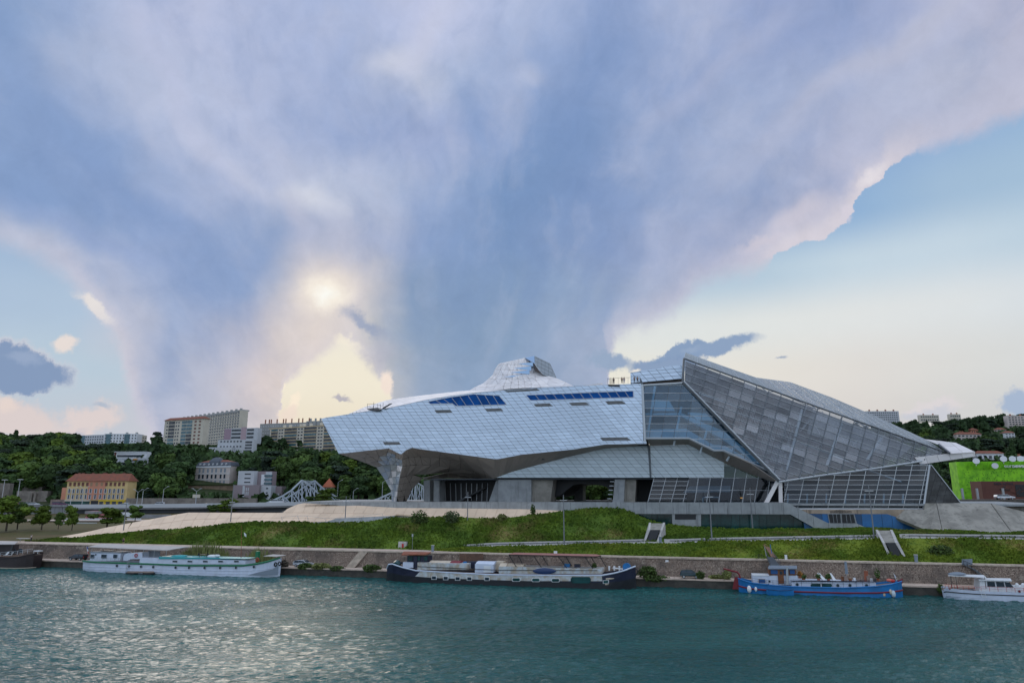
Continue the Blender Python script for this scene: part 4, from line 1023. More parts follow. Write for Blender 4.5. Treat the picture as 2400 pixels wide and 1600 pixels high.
# left glass bay
bay = [(1509,903),(1598,897.5),(1824,1126),(1807,1105),(1696,1055.5),(1674,1055.5),(1615,1027),(1511,1027)]
lattice(bay, tplane(36.2), (1540, 903), (28.8, 0.0), (-2.7, 17.9), 0.25, 'pane', M_gl, M_frame, 'glazing_frame', cover=M_framed, rangei=(-4, 18), rangej=(-1, 14))
for nm, P, t, d, m in (('inner_wall', [(1509,904),(1600,900),(1826,1128),(1690,1060),(1610,1030),(1511,1030)], 58, 0.4, M_intg),
    ('gallery_box', [(1527,936),(1568,938),(1582,962),(1527,962)], 41, 8, M_int), ('gallery_floor', [(1512,968),(1596,967),(1700,1012),(1790,1090),(1770,1084),(1690,1026),(1592,972),(1512,972)], 40, 12, M_int),
    ('gallery_box', [(1612,966),(1655,968),(1672,985),(1635,984)], 42, 6, M_int), ('gallery_box', [(1527,936),(1509,936),(1509,905),(1598,900),(1600,918),(1556,921)], 50, 3, M_intd),
    ('gallery_floor', [(1511,1006),(1608,1004),(1672,1042),(1700,1044),(1812,1108),(1690,1054),(1672,1054),(1612,1026),(1512,1026)], 39, 14, M_int),
    ('gallery_wall', [(1516,976),(1594,976),(1700,1028),(1770,1084),(1700,1042),(1676,1038),(1610,1001),(1514,1003)], 46, 4, M_intd)):
    block(P, t, d, name=nm, m=m)
for k in range(4): MB().tube(uvt(1553+62*k-18, 905+60*k*0.8, 38), uvt(1535+62*k-18, 1026 + 18*k, 38), 0.28, n=6).build('inner_column', M_int, mus)
g = MB()
for P in ([(1509,903),(1600,897.5)], [(1511,1027),(1615,1027),(1674,1055.5),(1696,1055.5),(1808,1106)]):
    MB().path([uvt(u, v, 36) for u, v in P], 0.28, 6).build('bay_edge', M_frame, mus)
MB().path([uvt(1601,896,35.8), uvt(1826,1127,30.3)], 0.42, 6).build('ridge_beam', M_screen, mus)
MB().path([uvt(1603,893,35.2), uvt(1828,1124,29.8)], 0.16, 6).build('ridge_cap', M_frame, mus)
# soffit under the bay
c = tri_panels([[(1515,1029,36.2),(1615,1029,36.2),(1674,1057.5,36.2),(1697,1057.5,36.2),(1760,1086,35),(1824,1129,32)], [(1523.5,1044,44),(1612,1041,44),(1650,1060,44),(1697,1084,44),(1752,1108,43),(1806,1127,40)]], 'soffit_panel', M_skind, (1, 3), quad=True, gap=0.02); c.build('soffit_core', M_stoned, mus)
# upper block behind the terrace
ub = [(1477.6,873),(1551,862.2),(1551.2,859.5),(1603,855),(1603,897),(1506,902),(1478,902)]
pp = panels(neg(ub), (1400, -905), (20, 1.8), lambda i: (-6.6, 7.6), (0, 20), (0, 12), 0.35)
place_panels(pp, lambda x, y: uvt(x, -y, 46), (0, 0.12, 0), 'upper_panel', M_skin, mus); MB().prism([uvt(u, v, 46.2) for u, v in ub], (0, 14, 0)).build('upper_core', M_stoned, mus)

# leaning main face of the crystal
F = plane3((1603, 840, 41), (1826, 1128, 30), (2222, 1061, 44))
main = [(1603,840),(1920,955),(2222,1061.5),(2150,1082),(2040,1099),(1920,1114.5),(1826,1129),(1600,896)]
lattice(main, F, (1603, 840), (28.6, 10.2), (-3.9, 14.9), 0.2, 'pane', M_glg, M_frame, 'glazing_frame', cover=M_framed, rangei=(-2, 30), rangej=(0, 32), bars=(2.1, 0.9))
_r = random.Random(17)
for o in mus.children:
    if o.name.startswith('pane') and o.data.materials[0] is M_glg and _r.random() < .16: o.data.materials[0] = M_glv
g = MB(); g.path([F(u, v) for u, v in ((1603,840),(1920,955),(2222,1061.5))], 0.2, 6); g.path([F(1603, 840), F(1600, 896)], 0.3, 6); g.build('edge_beam', M_screen, mus)
MB().path([F(u, v) for u, v in ((1826,1129),(1920,1114.5),(2040,1099),(2150,1082),(2160,1080))], 0.22, 6).build('lower_edge_beam', M_frame, mus)
def back(k): return lambda u, v: (lambda p: (p[0], p[1] + k, p[2]))(F(u, v))
Fb = back(3.2)
block2 = lambda P, k, d, name, m: MB().prism([back(k)(u, v) for u, v in P], (0, d, 0)).build(name, m, mus)
# mesh screens of fine fins behind the glass
def fins(poly, f, du, dv, name, m, seed, w=1.1, keep=1.0):
    P = ccw(poly); g = MB(); r = random.Random(seed); xs = [p[0] for p in P]; ys = [p[1] for p in P]
    for ri, q in enumerate(panels(neg(poly), (min(xs) - 200, -min(ys)), (28.6, -10.2), lambda i: (-3.9, -14.9), (0, 32), (-2, 34), 0.9)):
        if r.random() > keep: continue
        if len(q) < 4: continue
        q = [(x, -y) for x, y in q]
        x0, x1 = min(p[0] for p in q), max(p[0] for p in q); y0 = min(p[1] for p in q); y1 = max(p[1] for p in q)
        n = 8
        for k in range(n):
            a = lerp(q[0][0], q[1][0], (k + .5) / n), lerp(q[0][1], q[1][1], (k + .5) / n); b = lerp(q[3][0], q[2][0], (k + .5) / n), lerp(q[3][1], q[2][1], (k + .5) / n)
            g.prism([f(a[0] - 0.75 * w, a[1]), f(a[0] + 0.75 * w, a[1]), f(b[0] + 0.75 * w, b[1]), f(b[0] - 0.75 * w, b[1])], (0, 0.1, 0))
    g.build(name, m, mus, kind='stuff')
M_fin = mat('screen_fin', (0.36, 0.38, 0.40), .5, .3, var=.3, vscale=.2)
block2([(1700,905),(1800,945),(1790,1010),(1700,975)], 7, .4, 'dark_screen', M_intd); block2([(1640,880),(1690,900),(1740,1000),(1700,985)], 7, .4, 'dark_screen', M_screen); block2([(1760,990),(1850,1020),(1835,1090),(1800,1075)], 7, .4, 'dark_screen', M_intd)
fins([(1625,862),(1870,950),(1862,1010),(1835,1110),(1790,1075),(1640,905)], Fb, 0, 0, 'screen_fins', M_fin, 1, keep=0.8)
block2([(1606,832),(1920,947),(1880,1110),(1826,1127),(1604,894)], 9, 0.5, 'inner_wall', mat('crystal_back', (0.20, 0.212, 0.225), 0.6, var=0.85, vscale=0.13, stretch=(1, 1, 3.5)))
block2([(1890,938),(2165,1040),(2130,1070),(1880,1002)], 9, 0.4, 'rear_screen', mat('rear_screen', (0.42,0.44,0.46), .6, var=.35, vscale=.3))
block2([(1880,1000),(2090,1060),(2080,1088),(1880,1112)], 10, 0.5, 'inner_wall', mat('crystal_back2', (0.24, 0.255, 0.27), 0.6, var=0.5, vscale=0.15))
rr_ = random.Random(11)
for k in range(16):
    a = (1640 + 26 * k + rr_.uniform(-8, 8), 905 + 12 * k + rr_.uniform(-6, 18)); L = rr_.uniform(40, 110)
    block2([(a[0], a[1]), (a[0] + L, a[1] + L * 0.36), (a[0] + L, a[1] + L * 0.36 + 2.6), (a[0], a[1] + 2.6)], rr_.uniform(4, 7), 1.2, 'floor_slab', M_int if k % 3 == 0 else M_intd)
for k in range(3): block2([(1880+5+96*k, 952+34*k), (1890+96*k, 954+34*k), (1868+96*k-12, 1098-12*k), (1860+96*k-12, 1100-12*k)], 5, 0.6, 'inner_column', M_int)
tr = MB()
for k in range(34):
    u = 1860 + rr_.uniform(0, 230); v = interp([(1860,945),(2090,1030)], u) + rr_.uniform(0, 36); an = rr_.choice([0.36, 0.36, 1.1, -1.2, 2.2]); L = rr_.uniform(14, 46)
    tr.tube(back(6)(u, v), back(rr_.uniform(4, 9))(u + L * math.cos(an), v + L * math.sin(an) * 0.9), 0.11, n=4)
tr.build('roof_truss', M_frame, mus)
# upper roof plane of the crystal, made of long slats
RF = [(1603,840),(1700,875.2),(1800,911.5),(1920,955),(2040,997),(2130,1029),(2222,1061.5)]
RBk = [(1606.5,826.5),(1690,856.5),(1772,885),(1853,896),(1950,932),(2050,974.5),(2167,1028.5)]
def roofpt(k, f):
    a = F(*RF[k]); b = uvt(*RBk[k], F(*RF[k])[1] + (7 if k == 0 else 9 + 4 * min(k, 3))); return tuple(lerp(a[i], b[i], f) for i in range(3))
for k in range(len(RF) - 1):
    for sgm in range(5):
        for s_ in range(2):
            f0, f1 = s_ / 2 + 0.01, (s_ + 1) / 2 - 0.01; g0, g1 = sgm / 5 + 0.012, (sgm + 1) / 5 - 0.012
            def bl(g, f): A = roofpt(k, f); B_ = roofpt(k + 1, f); return tuple(lerp(A[i], B_[i], g) for i in range(3))
            MB().prism([bl(g0, f0), bl(g1, f0), bl(g1, f1), bl(g0, f1)], (0, 0, -0.08)).build('roof_pane', M_glr, mus)
sl_ = MB()
for k in range(len(RF) - 1):
    for j in range(13): sl_.tube(roofpt(k, j / 12), roofpt(k + 1, j / 12), 0.10, n=4)
    for j in range(3): 
        A0, A1 = roofpt(k, 0), roofpt(k + 1, 0); B0, B1 = roofpt(k, 1), roofpt(k + 1, 1); sl_.tube([lerp(A0[i], A1[i], j / 3) for i in range(3)], [lerp(B0[i], B1[i], j / 3) for i in range(3)], 0.09, n=4)
sl_.build('roof_slats', M_frame, mus, kind='stuff')
tr = MB()
for k in range(2, 6):
    a, b = roofpt(k, 0.1), roofpt(k, 0.9); c_, d_ = roofpt(k + 1, 0.1), roofpt(k + 1, 0.9)
    for p, q in ((a, d_), (b, c_), (a, b)): tr.tube((p[0], p[1], p[2] - 1.2), (q[0], q[1], q[2] - 1.2), 0.14, n=4)
tr.build('roof_truss', M_frame, mus)
bk = MB()
for k in range(len(RF) - 1):
    A, B_ = roofpt(k, 1), roofpt(k + 1, 1); bk.face([A, B_, (B_[0] - 2, B_[1] + 6, DZ + 8), (A[0] - 2, A[1] + 6, DZ + 8)])
bk.build('rear_glazing', M_glg, mus)
# white beak
top = [(2167,1028.5,50),(2240,1037,50),(2285,1058,44),(2226,1062,42),(2199.6,1041,47)]
fr_ = [(2143.5,1071.5,41),(2226,1062,42),(2285,1058,44),(2286,1069,44),(2158,1088,41)]
pf = plane3((2143.5,1071.5,41), (2286,1064,44), (2158,1088,41.4)); pt = plane3((2199,1041,47), (2226,1062,42), (2285,1058,43.8))
place_panels(panels(neg([(a, b) for a, b, _ in fr_]), (2120, -1095), (28, 2.5), lambda i: (-8.5, 24), (0, 9), (-1, 3), 0.3), lambda x, y: pf(x, -y), (0, 0.15, 0), 'beak_panel', M_skinw, mus)
place_panels(panels(neg([(a, b) for a, b, _ in top]), (2120, -1062), (26, 1.5), lambda i: (-12, 10), (0, 11), (-1, 5), 0.3), lambda x, y: pt(x, -y), (0, 0, -0.15), 'beak_panel', M_skinw, mus)
MB().prism([(lambda p: (p[0], p[1] + .35, p[2] - .1))(pf(u, v)) for u, v in ((2145,1072),(2226,1063),(2284.5,1059),(2285.5,1068.3),(2158.5,1087.3))], (0, 6, 0.6)).build('beak_core', M_stoned, mus)
MB().tube(uvt(2200,1041,46.5), uvt(2226,1062,41.6), 0.25, n=4).build('beak_seam', M_framed, mus)
# lower glazed hall
hall = [(1838,1130),(1920,1117),(2040,1101),(2155,1085),(2178.5,1088),(2163,1192),(1871,1192),(1838,1176)]
lattice(hall, tplane(33), (1869, 1192.5), (35.3, 0), (2.4, -11.4), 0.25, 'pane', M_gld, M_frame, 'glazing_frame', rangei=(-3, 12), rangej=(0, 12), bars=(1.2, 1.0))
MB().tube(uvt(1868,1193,32.6), uvt(2164,1193,32.6), 0.3, n=6).build('sill_beam', M_white, mus)
MB().path([uvt(2179,1088,32.5), uvt(2164,1192,32.5)], 0.22, 6).build('corner_post', M_frame, mus)
block([(1838,1118),(2040,1100),(2176,1085),(2163,1192),(1840,1192)], 56, 0.5, 'inner_wall', M_intd)
for k in range(7): block([(1846+45*k,1156),(1849+45*k,1156),(1847+45*k,1192),(1844+45*k,1192)], 36, 0.5, 'inner_column', M_int)
for k, v in enumerate((1139,1152,1164)): block([(1836,v),(2165,v),(2165,v+1.6),(1836,v+1.6)], 40+3*k, 4, 'floor_slab', M_screen)
for k in range(5): block([(1905+52*k,1183),(1927+52*k,1183),(1927+52*k,1187),(1905+52*k,1187)], 37, 1.5, 'counter', M_int)
for k in range(9): block([(1878+31*k,1180),(1882+31*k,1180),(1882+31*k,1191),(1878+31*k,1191)], 38+(k%3)*2, 1.0, 'display_stand', (M_cobalt, M_intd, M_concd)[k % 3])
# dark slanted wall behind the hall
wd = [(2182,1089),(2251,1178),(2166,1178.5)]
place_panels(panels(neg(wd), (2140, -1182), (17, 0), lambda i: (3, 11), (0, 9), (0, 10), 0.3), lambda x, y: uvt(x, -y, 42), (0, 0.1, 0), 'dark_panel', mat('dark_cladding', (0.06, 0.062, 0.062), 0.4, var=0.5, vscale=0.4, objvar=0.8), mus)
MB().prism([uvt(u, v, 42.2) for u, v in wd], (0, 8, 0)).build('dark_core', M_intd, mus)
MB().tube(uvt(2182,1088,41.8), uvt(2252,1178,41.8), 0.12, n=4).build('slanted_edge', M_frame, mus)
# V strut
for P in ([(1819.4,1125),(1826,1131.4),(1802,1177.5),(1791,1177.5)], [(1825,1130),(1833.4,1127),(1834.7,1177.5),(1825.8,1177.5)]):
    MB().prism([uvt(u, v, 31.8) for u, v in P], (0, 1.2, 0)).build('strut', M_skinw, mus)
# entrance glazing
e1 = [(1532,1119.5),(1615,1119.5),(1608,1177),(1518,1177)]
lattice(e1, tplane(45), (1518, 1177.5), (27.5, 0), (2.6, -10), 0.2, 'pane', M_gld, M_frame, 'glazing_frame', rangei=(-2, 6), rangej=(0, 8), bars=(1.3, 1))
e2 = [(1615,1119.5),(1697,1119.5),(1697,1085),(1740,1101),(1800,1122),(1820,1126),(1794,1177),(1607,1177)]
lattice(e2, tplane(44.5), (1600, 1177.5), (28, 0), (4.4, -29), 0.25, 'pane', M_gld, M_frame, 'glazing_frame', rangei=(-3, 10), rangej=(0, 5), bars=(1.6, 0.8))
block([(1618,1138),(1712,1138),(1712,1152),(1600,1154)], 52, 0.6, 'canopy', M_int)
block([(1646,1163),(1687,1163),(1687,1166),(1646,1166)], 47, 0.6, 'door_head', M_int)
for x in (1646, 1684): block([(x,1163),(x+3,1163),(x+3,1177),(x,1177)], 47, 0.6, 'door_post', M_int)
block([(1735,1165),(1742,1165),(1742,1167.5),(1735,1167.5)], 48, 0.2, 'sign_light', mat('warm_lamp', (1.0, 0.42, 0.08), 0.5, emit=0.9))

# roof terrace: platform, railing; the people stand apart
ter = MB(); tz = uvt(1465, 901, 36)[2]
tp = lambda u, v, t=36.4: uvt(u, v, t)
r = MB()
for u in (1424,1431,1449,1461,1472,1480,1491,1499): r.tube(tp(u, 900), tp(u, 885 if u < 1475 else 883), 0.035, n=4)
r.path([tp(1424,888.5), tp(1431,886), tp(1461,885), tp(1500,883.5)], 0.04, 4); r.build('terrace_railing', M_black, mus)
MB().prism([tp(1425,900.5,35.3), tp(1452,901.5,35.3), tp(1452,901.5,38), tp(1425,900.5,38)], (0, 0, -0.35)).build('terrace_platform', M_black, mus)
MB().prism([tp(1500,883,36), tp(1507,897,36), tp(1507,902,36), tp(1500,898,36)], (0, 0.4, 0)).build('terrace_end', M_framed, mus)
w = MB()
for k in range(7): w.tube(tp(1429+1.8*k,900,36.0), tp(1429+1.8*k,887,36.0), 0.05, n=4)
w.build('terrace_gate', M_black, mus)
pl_ = MB(); q = lambda u, v, t=35.0: uvt(u, v, t)
pl_.prism([q(861,957.5), q(876,961.5), q(890,959.5), q(898,957.5,37), q(884,955,37)], (0, 0, -0.25)); pl_.build('maintenance_platform', M_black, mus)
r = MB()
for (u, v) in ((861,957),(875,961),(876,953),(885,957),(892,957),(898,954)): r.tube(q(u, v), q(u, v - 11), 0.05, n=4)
r.path([q(861,946.5), q(876,946.5), q(898,951.5)], 0.05, 4); r.path([q(861,952), q(875,956), q(893,957)], 0.04, 4); r.tube(q(876,950), q(875,959.5), 0.05)
r.build('platform_railing', M_black, mus)
MB().prism([q(893,958.5), q(898,957.5), q(919,944.8), q(914,945.5), q(900,953)], (0, 0.4, 0)).build('roof_slot', M_black, mus)

# ------------------------------------------------------------------ moored boats
M_bwhite = mat('boat_white', (0.62, 0.68, 0.80), 0.45, var=0.10, vscale=0.8, stain=0.15)
M_brust = mat('boat_white_rusty', (0.52, 0.57, 0.60), 0.5, col2=(0.40, 0.33, 0.24), vscale=0.9, stain=0.35)
M_green = mat('boat_green', (0.01, 0.16, 0.07), 0.4)
M_teal2 = mat('boat_turquoise', (0.03, 0.33, 0.36), 0.4)
M_navy = mat('boat_navy', (0.012, 0.016, 0.045), 0.4, var=0.3, vscale=0.6)
M_bblack = mat('boat_black', (0.014, 0.016, 0.022), 0.45, var=0.3)
M_bgrey = mat('boat_grey', (0.20, 0.24, 0.29), 0.5)
M_bblue = mat('boat_blue', (0.015, 0.19, 0.50), 0.38, var=0.25, vscale=0.5)
M_bred = mat('boat_red', (0.19, 0.012, 0.02), 0.45)
M_bbrown = mat('boat_brown', (0.030, 0.018, 0.018), 0.5, var=0.35, vscale=0.5)
M_deck = mat('boat_deck', (0.25, 0.19, 0.16), 0.8, var=0.3)
M_rustroof = mat('rust_roof', (0.33, 0.10, 0.05), 0.7, var=0.3, vscale=0.8)
M_pinkroof = mat('pink_roof', (0.42, 0.19, 0.16), 0.8, var=0.15)
M_cream = mat('cream_paint', (0.62, 0.52, 0.40), 0.5, var=0.1)
M_awn = mat('awning', (0.47, 0.44, 0.42), 0.8, var=0.1)
M_wood = mat('varnished_wood', (0.20, 0.07, 0.025), 0.4, var=0.3, vscale=2)
M_win = mat('window_glass', (0.025, 0.04, 0.055), 0.1)
M_winb = mat('blue_window', (0.03, 0.10, 0.28), 0.12)
M_tire = mat('rubber', (0.012, 0.012, 0.013), 0.8)
M_rope = mat('rope', (0.35, 0.3, 0.2), 0.9)
M_redp = mat('red_paint', (0.45, 0.02, 0.02), 0.5)
M_plant = mat('deck_plants', (0.07, 0.13, 0.02), 0.8, var=0.5, vscale=3)

def hull(par, st_, tc, beam, upper, lower=None, frac=0.35, deck=M_deck, bul=0.5, name='hull', stripe=None, stripe_f=1.0, wl=-0.25, stripe_r=0.12):
    """st_: (u, v_sheer, half-beam fraction, bottom fraction)"""
    rings = []; sheer = []
    for u, v, w, wb in st_:
        tn = tc - beam / 2 * w; tf = tc + beam / 2 * w; s, _, zt = uvt(u, v, tn)
        zm = lerp(zt, wl, 1 - frac); wm = lerp(w, wb, 0.45); q = lambda ww: (tc - beam / 2 * ww, tc + beam / 2 * ww)
        (mn, mf), (bn, bf) = q(wm), q(wb); zb = max(zt - bul, wl + 0.3); ins = 0.14 * w
        rings.append([(s, bn, wl), (s, mn, zm), (s, tn, zt), (s, tn + ins, zt), (s, tn + ins, zb), (s, tf - ins, zb), (s, tf - ins, zt), (s, tf, zt), (s, mf, zm), (s, bf, wl)])
        sheer.append((s, tn, zt, mn, zm, bn))
    m = MB(); n = 10; k0 = len(m.v)
    for r in rings: m.v += r
    lw = lower or upper
    mm = [lw, upper, upper, upper, deck, upper, upper, upper, lw, lw]
    for a in range(len(rings) - 1):
        for j in range(n):
            b = (j + 1) % n; m.f.append([a * n + j, (a + 1) * n + j, (a + 1) * n + b, a * n + b]); m.mi.append(m._m(mm[j]))
    m.f.append(list(range(n))); m.mi.append(m._m(upper)); e = (len(rings) - 1) * n; m.f.append([e + j for j in range(n - 1, -1, -1)]); m.mi.append(m._m(upper))
    h = m.build(name, None, par)
    if stripe:
        for f, mt, r_ in ([(stripe_f, stripe, stripe_r)] if not isinstance(stripe, list) else stripe):
            pts = [(s, (lerp(mn, tn, (f - frac) / (1 - frac)) if f > frac else lerp(bn, mn, f / frac)) - r_ * 0.5, lerp(wl, zt, f)) for (s, tn, zt, mn, zm, bn) in sheer]
            MB().path(pts, r_, 6).build('rubbing_strake', mt, par)
    return sheer
def pb(par, name, u0, v0, u1, v1, t, d, m, lean=0.0, label=None):
    a, b = uvt(u0, v1, t), uvt(u1, v1, t); z1 = uvt((u0 + u1) / 2, v0, t)[2]
    P = [(a[0], t, a[2]), (b[0], t, b[2]), (b[0] - lean, t, z1), (a[0] + lean, t, z1)]
    return MB().prism(P, (0, d, 0)).build(name, m, par, label=label)
def poly(par, name, pts, t, d, m, label=None): return MB().prism([uvt(u, v, t) for u, v in pts], (0, d, 0)).build(name, m, par, label=label)
def port(par, u, v, r, t, m=M_win, frm=M_steel):
    c = uvt(u, v, t); w = MB().disc(c, r, (0, 1, 0), 0.08).build('porthole', frm, par); MB().disc((c[0], c[1] - 0.05, c[2]), r * 0.78, (0, 1, 0), 0.06).build('pane', m, w)
def wnd(par, u, v, wpx, hpx, t, m=M_win, frm=M_white, g=0.6):
    f = pb(par, 'window', u - wpx / 2, v - hpx / 2, u + wpx / 2, v + hpx / 2, t, 0.08, frm)
    a = uvt(u - wpx / 2 + g, v + hpx / 2 - g, t - 0.03); b = uvt(u + wpx / 2 - g, v - hpx / 2 + g, t - 0.03)
    MB().box(((a[0] + b[0]) / 2, t - 0.03, (a[2] + b[2]) / 2), (b[0] - a[0], 0.06, b[2] - a[2])).build('pane', m, f)
def rail(par, pts, h, posts, name='railing', m=M_rail, r=0.03):
    g = MB(); tp_ = [(p[0], p[1], p[2] + h) for p in pts]; g.path(tp_, r, 4); g.path([(p[0], p[1], p[2] + h * 0.55) for p in pts], r * 0.7, 4)
    for a, b in zip(pts, pts[1:]):
        for k in range(posts): 
            f = k / posts; p = tuple(lerp(a[i], b[i], f) for i in range(3)); g.tube(p, (p[0], p[1], p[2] + h), r, n=4)
    g.build(name, m, par)
def buoy_ring(u, v, t, label, par=None, R=0.34, root=None):
    o = MB().ring(uvt(u, v, t), R, 0.09, (0, 1, 0)).build('lifebuoy', M_redp, None, smooth=True, label=label, cat='lifebuoy'); return o
def bush(name, c, r, n, m, size=0.2, seed=0, par=None, **kw):
    rs = np.random.RandomState(seed); d = rs.randn(n, 3); d /= np.linalg.norm(d, axis=1)[:, None]; p = d * (rs.rand(n, 1) ** 0.4)
    p = p * np.array(r) + np.array([0, 0, r[2] * 0.8]); p[:, 2] = np.maximum(p[:, 2], 0.02)
    e = rs.randn(n, 3); e /= np.linalg.norm(e, axis=1)[:, None]; f = np.cross(e, rs.randn(n, 3)); f /= np.linalg.norm(f, axis=1)[:, None]
    s = size * (0.6 + 0.8 * rs.rand(n, 1)); v = np.stack([p - e * s * .5 - f * s * .5, p + e * s * .5 - f * s * .5, p + e * s * .5 + f * s * .5, p - e * s * .5 + f * s * .5], 1).reshape(-1, 3)
    o = fast_mesh(name, v, 4, m, kind=None); o.location = f2w(c) if par is None else f2w(c) - par.location; o.parent = par
    tag(o, **kw); return o
def person_mesh(base, h, top, legs_m, pose='stand', facing=0.0, label='', arm=None, group=None):
    """one skinned body with clothing and hair as children"""
    root = empty('person', base, label, 'person', group)
    skin = mat('skin', (0.45, 0.27, 0.19), 0.6); hairm = mat('hair_dark', (0.03, 0.02, 0.015), 0.7)
    stride = 0.17 if pose == 'walk' else 0.03
    ar = {'walk': ((0.12, 0.25, 0.86), (-0.14, -0.25, 0.86)), 'stand': ((0.04, 0.24, 0.82), (0.04, -0.24, 0.82)), 'lean': ((0.34, 0.2, 1.08), (0.34, -0.2, 1.08)), 'raise': ((0.25, 0.33, 1.62), (0.05, -0.27, 0.95))}[pose]
    J = {'pel': (0, 0, .93), 'che': (0.01, 0, 1.25), 'nk': (0.01, 0, 1.45), 'hd': (0.03, 0, 1.57), 'top': (0.03, 0, 1.70),
         'sl': (0, .17, 1.38), 'sr': (0, -.17, 1.38), 'el': ((ar[0][0]) * 0.45 - 0.03, .24, (1.38 + ar[0][2]) / 2), 'er': (ar[1][0] * 0.45 - 0.03, -.24, (1.38 + ar[1][2]) / 2), 'hl': ar[0], 'hr': ar[1],
         'kl': (stride * .7 + .02, .10, .50), 'kr': (-stride * .3 + .02, -.10, .50), 'al': (stride, .10, .08), 'ar': (-stride * 1.2, -.10, .10), 'tl': (stride + .17, .11, .03), 'tr': (-stride * 1.2 + .15, -.11, .05), 'jl': (0, .09, .90), 'jr': (0, -.09, .90)}
    R = {'pel': .145, 'che': .15, 'nk': .06, 'hd': .095, 'top': .07, 'sl': .07, 'sr': .07, 'el': .045, 'er': .045, 'hl': .04, 'hr': .04, 'kl': .06, 'kr': .06, 'al': .04, 'ar': .04, 'tl': .035, 'tr': .035, 'jl': .09, 'jr': .09}
    k = list(J); E = [('pel','che'),('che','nk'),('nk','hd'),('hd','top'),('che','sl'),('che','sr'),('sl','el'),('sr','er'),('el','hl'),('er','hr'),('pel','jl'),('pel','jr'),('jl','kl'),('jr','kr'),('kl','al'),('kr','ar'),('al','tl'),('ar','tr')]
    sc = h / 1.76; ca, sa = math.cos(facing), math.sin(facing)
    def skinobj(keys, name, m, grow=0.0, extra=None):
        me = bpy.data.meshes.new(name); idx = {q: i for i, q in enumerate(keys)}
        me.from_pydata([((J[q][0] * ca - J[q][1] * sa) * sc, (J[q][0] * sa + J[q][1] * ca) * sc, J[q][2] * sc) for q in keys], [(idx[a], idx[b]) for a, b in E if a in idx and b in idx], [])
        o = bpy.data.objects.new('tmp', me); COL.objects.link(o); md = o.modifiers.new('s', 'SKIN'); sv = me.skin_vertices[0].data
        for q, i in idx.items(): sv[i].radius = ((R[q] + grow) * sc,) * 2
        sv[0].use_root = True; s2_ = o.modifiers.new('d', 'SUBSURF'); s2_.levels = 1
        dg = bpy.context.evaluated_depsgraph_get(); m2 = bpy.data.meshes.new_from_object(o.evaluated_get(dg)); bpy.data.objects.remove(o); m2.name = name
        q = bpy.data.objects.new(name, m2); m2.materials.clear(); m2.materials.append(m); COL.objects.link(q); q.parent = root; return q
    skinobj(k, 'body', skin)
    skinobj(['che', 'pel', 'sl', 'sr', 'el', 'er'], 'top', top, 0.018)
    skinobj(['pel', 'jl', 'jr', 'kl', 'kr'] + (['al', 'ar'] if legs_m[1] else []), 'trousers', legs_m[0], 0.016)
    hm_ = MB(); hx = (0.01 * ca * sc, 0.01 * sa * sc, 1.64 * sc); hm_.ball(hx, (0.105 * sc, 0.10 * sc, 0.105 * sc)); hr_o = hm_.build('hair', hairm, root, smooth=True, fr=False); hr_o.data.transform(__import__('mathutils').Matrix.Translation(root.location)); return root

# white barge with green gunwale
b1 = empty('barge', (-111, -8, 0), 'long white barge with a green gunwale stripe, grey awning and round portholes', 'barge')
TN = -10.5
hull(b1, [(195,1313,.25,.12),(199,1313.5,.62,.4),(208,1314.5,.88,.7),(225,1316,1,.92),(290,1318,1,1),(346,1320,1,1),(440,1323.6,1,1),(571,1323.6,1,1),(603,1319.5,.98,.92),(628,1314,.84,.66),(645,1308.5,.5,.32),(657,1304.5,.1,.04)], -8, 5, M_bwhite, M_bwhite, stripe=[(0.97, M_green, .2), (0.55, M_bwhite, .06), (0.30, M_bwhite, .05)], bul=.45)
poly(b1, 'bow_plate', [(606,1340),(640,1333),(653,1322),(651,1347),(580,1347)], -10.55, 0.05, M_bgrey)
pb(b1, 'trunk_cabin', 326, 1309, 575, 1321.5, -10.1, 3.6, M_bwhite, .1)
pb(b1, 'cabin_roof', 372, 1306.3, 578, 1309.2, -10.25, 3.9, M_teal2)
for u in (410,445,481,517,554): wnd(b1, u, 1314.8, 12, 4.2, -10.2, g=.5)
for u, v in ((274,1325),(302,1326),(330.5,1327),(359,1328),(411.6,1329.2),(443,1329.6),(479.4,1329.8),(516,1329.8),(553,1329.5),(595,1327.6)): port(b1, u, v, .30, -10.6)
pb(b1, 'aft_cabin', 210.5, 1295, 281, 1313.5, -9.9, 3.2, M_bwhite)
pb(b1, 'aft_cabin_roof', 211, 1293, 280, 1295.2, -10.0, 3.4, M_bgrey)
for u, w_ in ((216,9),(243,13),(269.5,10)): wnd(b1, u, 1303, w_, 9, -10.0, M_win, M_bgrey)
port(b1, 224.5, 1299, .18, -10.0)
poly(b1, 'wheelhouse', [(289,1313),(289,1304),(292,1298),(298,1296),(333,1293.5),(333,1309),(306,1309.5),(300,1313)], -9.8, 2.6, M_bwhite)
aw = MB(); za = uvt(300, 1287.5, -10)[2]; A, B_ = uvt(207, 1284, -10), uvt(392, 1289, -10)
aw.prism([(A[0], -10.2, za + .35), (B_[0], -10.2, za), (uvt(416, 1284.5, -10)[0], -8.4, za + .5), (uvt(416, 1284.5, -10)[0], -6.4, za + .55), (A[0], -6.2, za + .75)], (0, 0, .12)); aw.build('awning', M_awn, b1)
g = MB()
for u in (212,236,262,285,312,334,360,388): p = uvt(u, 1312, -9.7); g.tube(p, (p[0], p[1], za + .1), .05, n=4)
g.build('awning_posts', M_rail, b1)
pb(b1, 'galley_wall', 345, 1290, 372, 1306, -7.6, 0.3, M_intg); pb(b1, 'store_box', 236, 1290, 262, 1294, -8.5, 1.5, M_black)
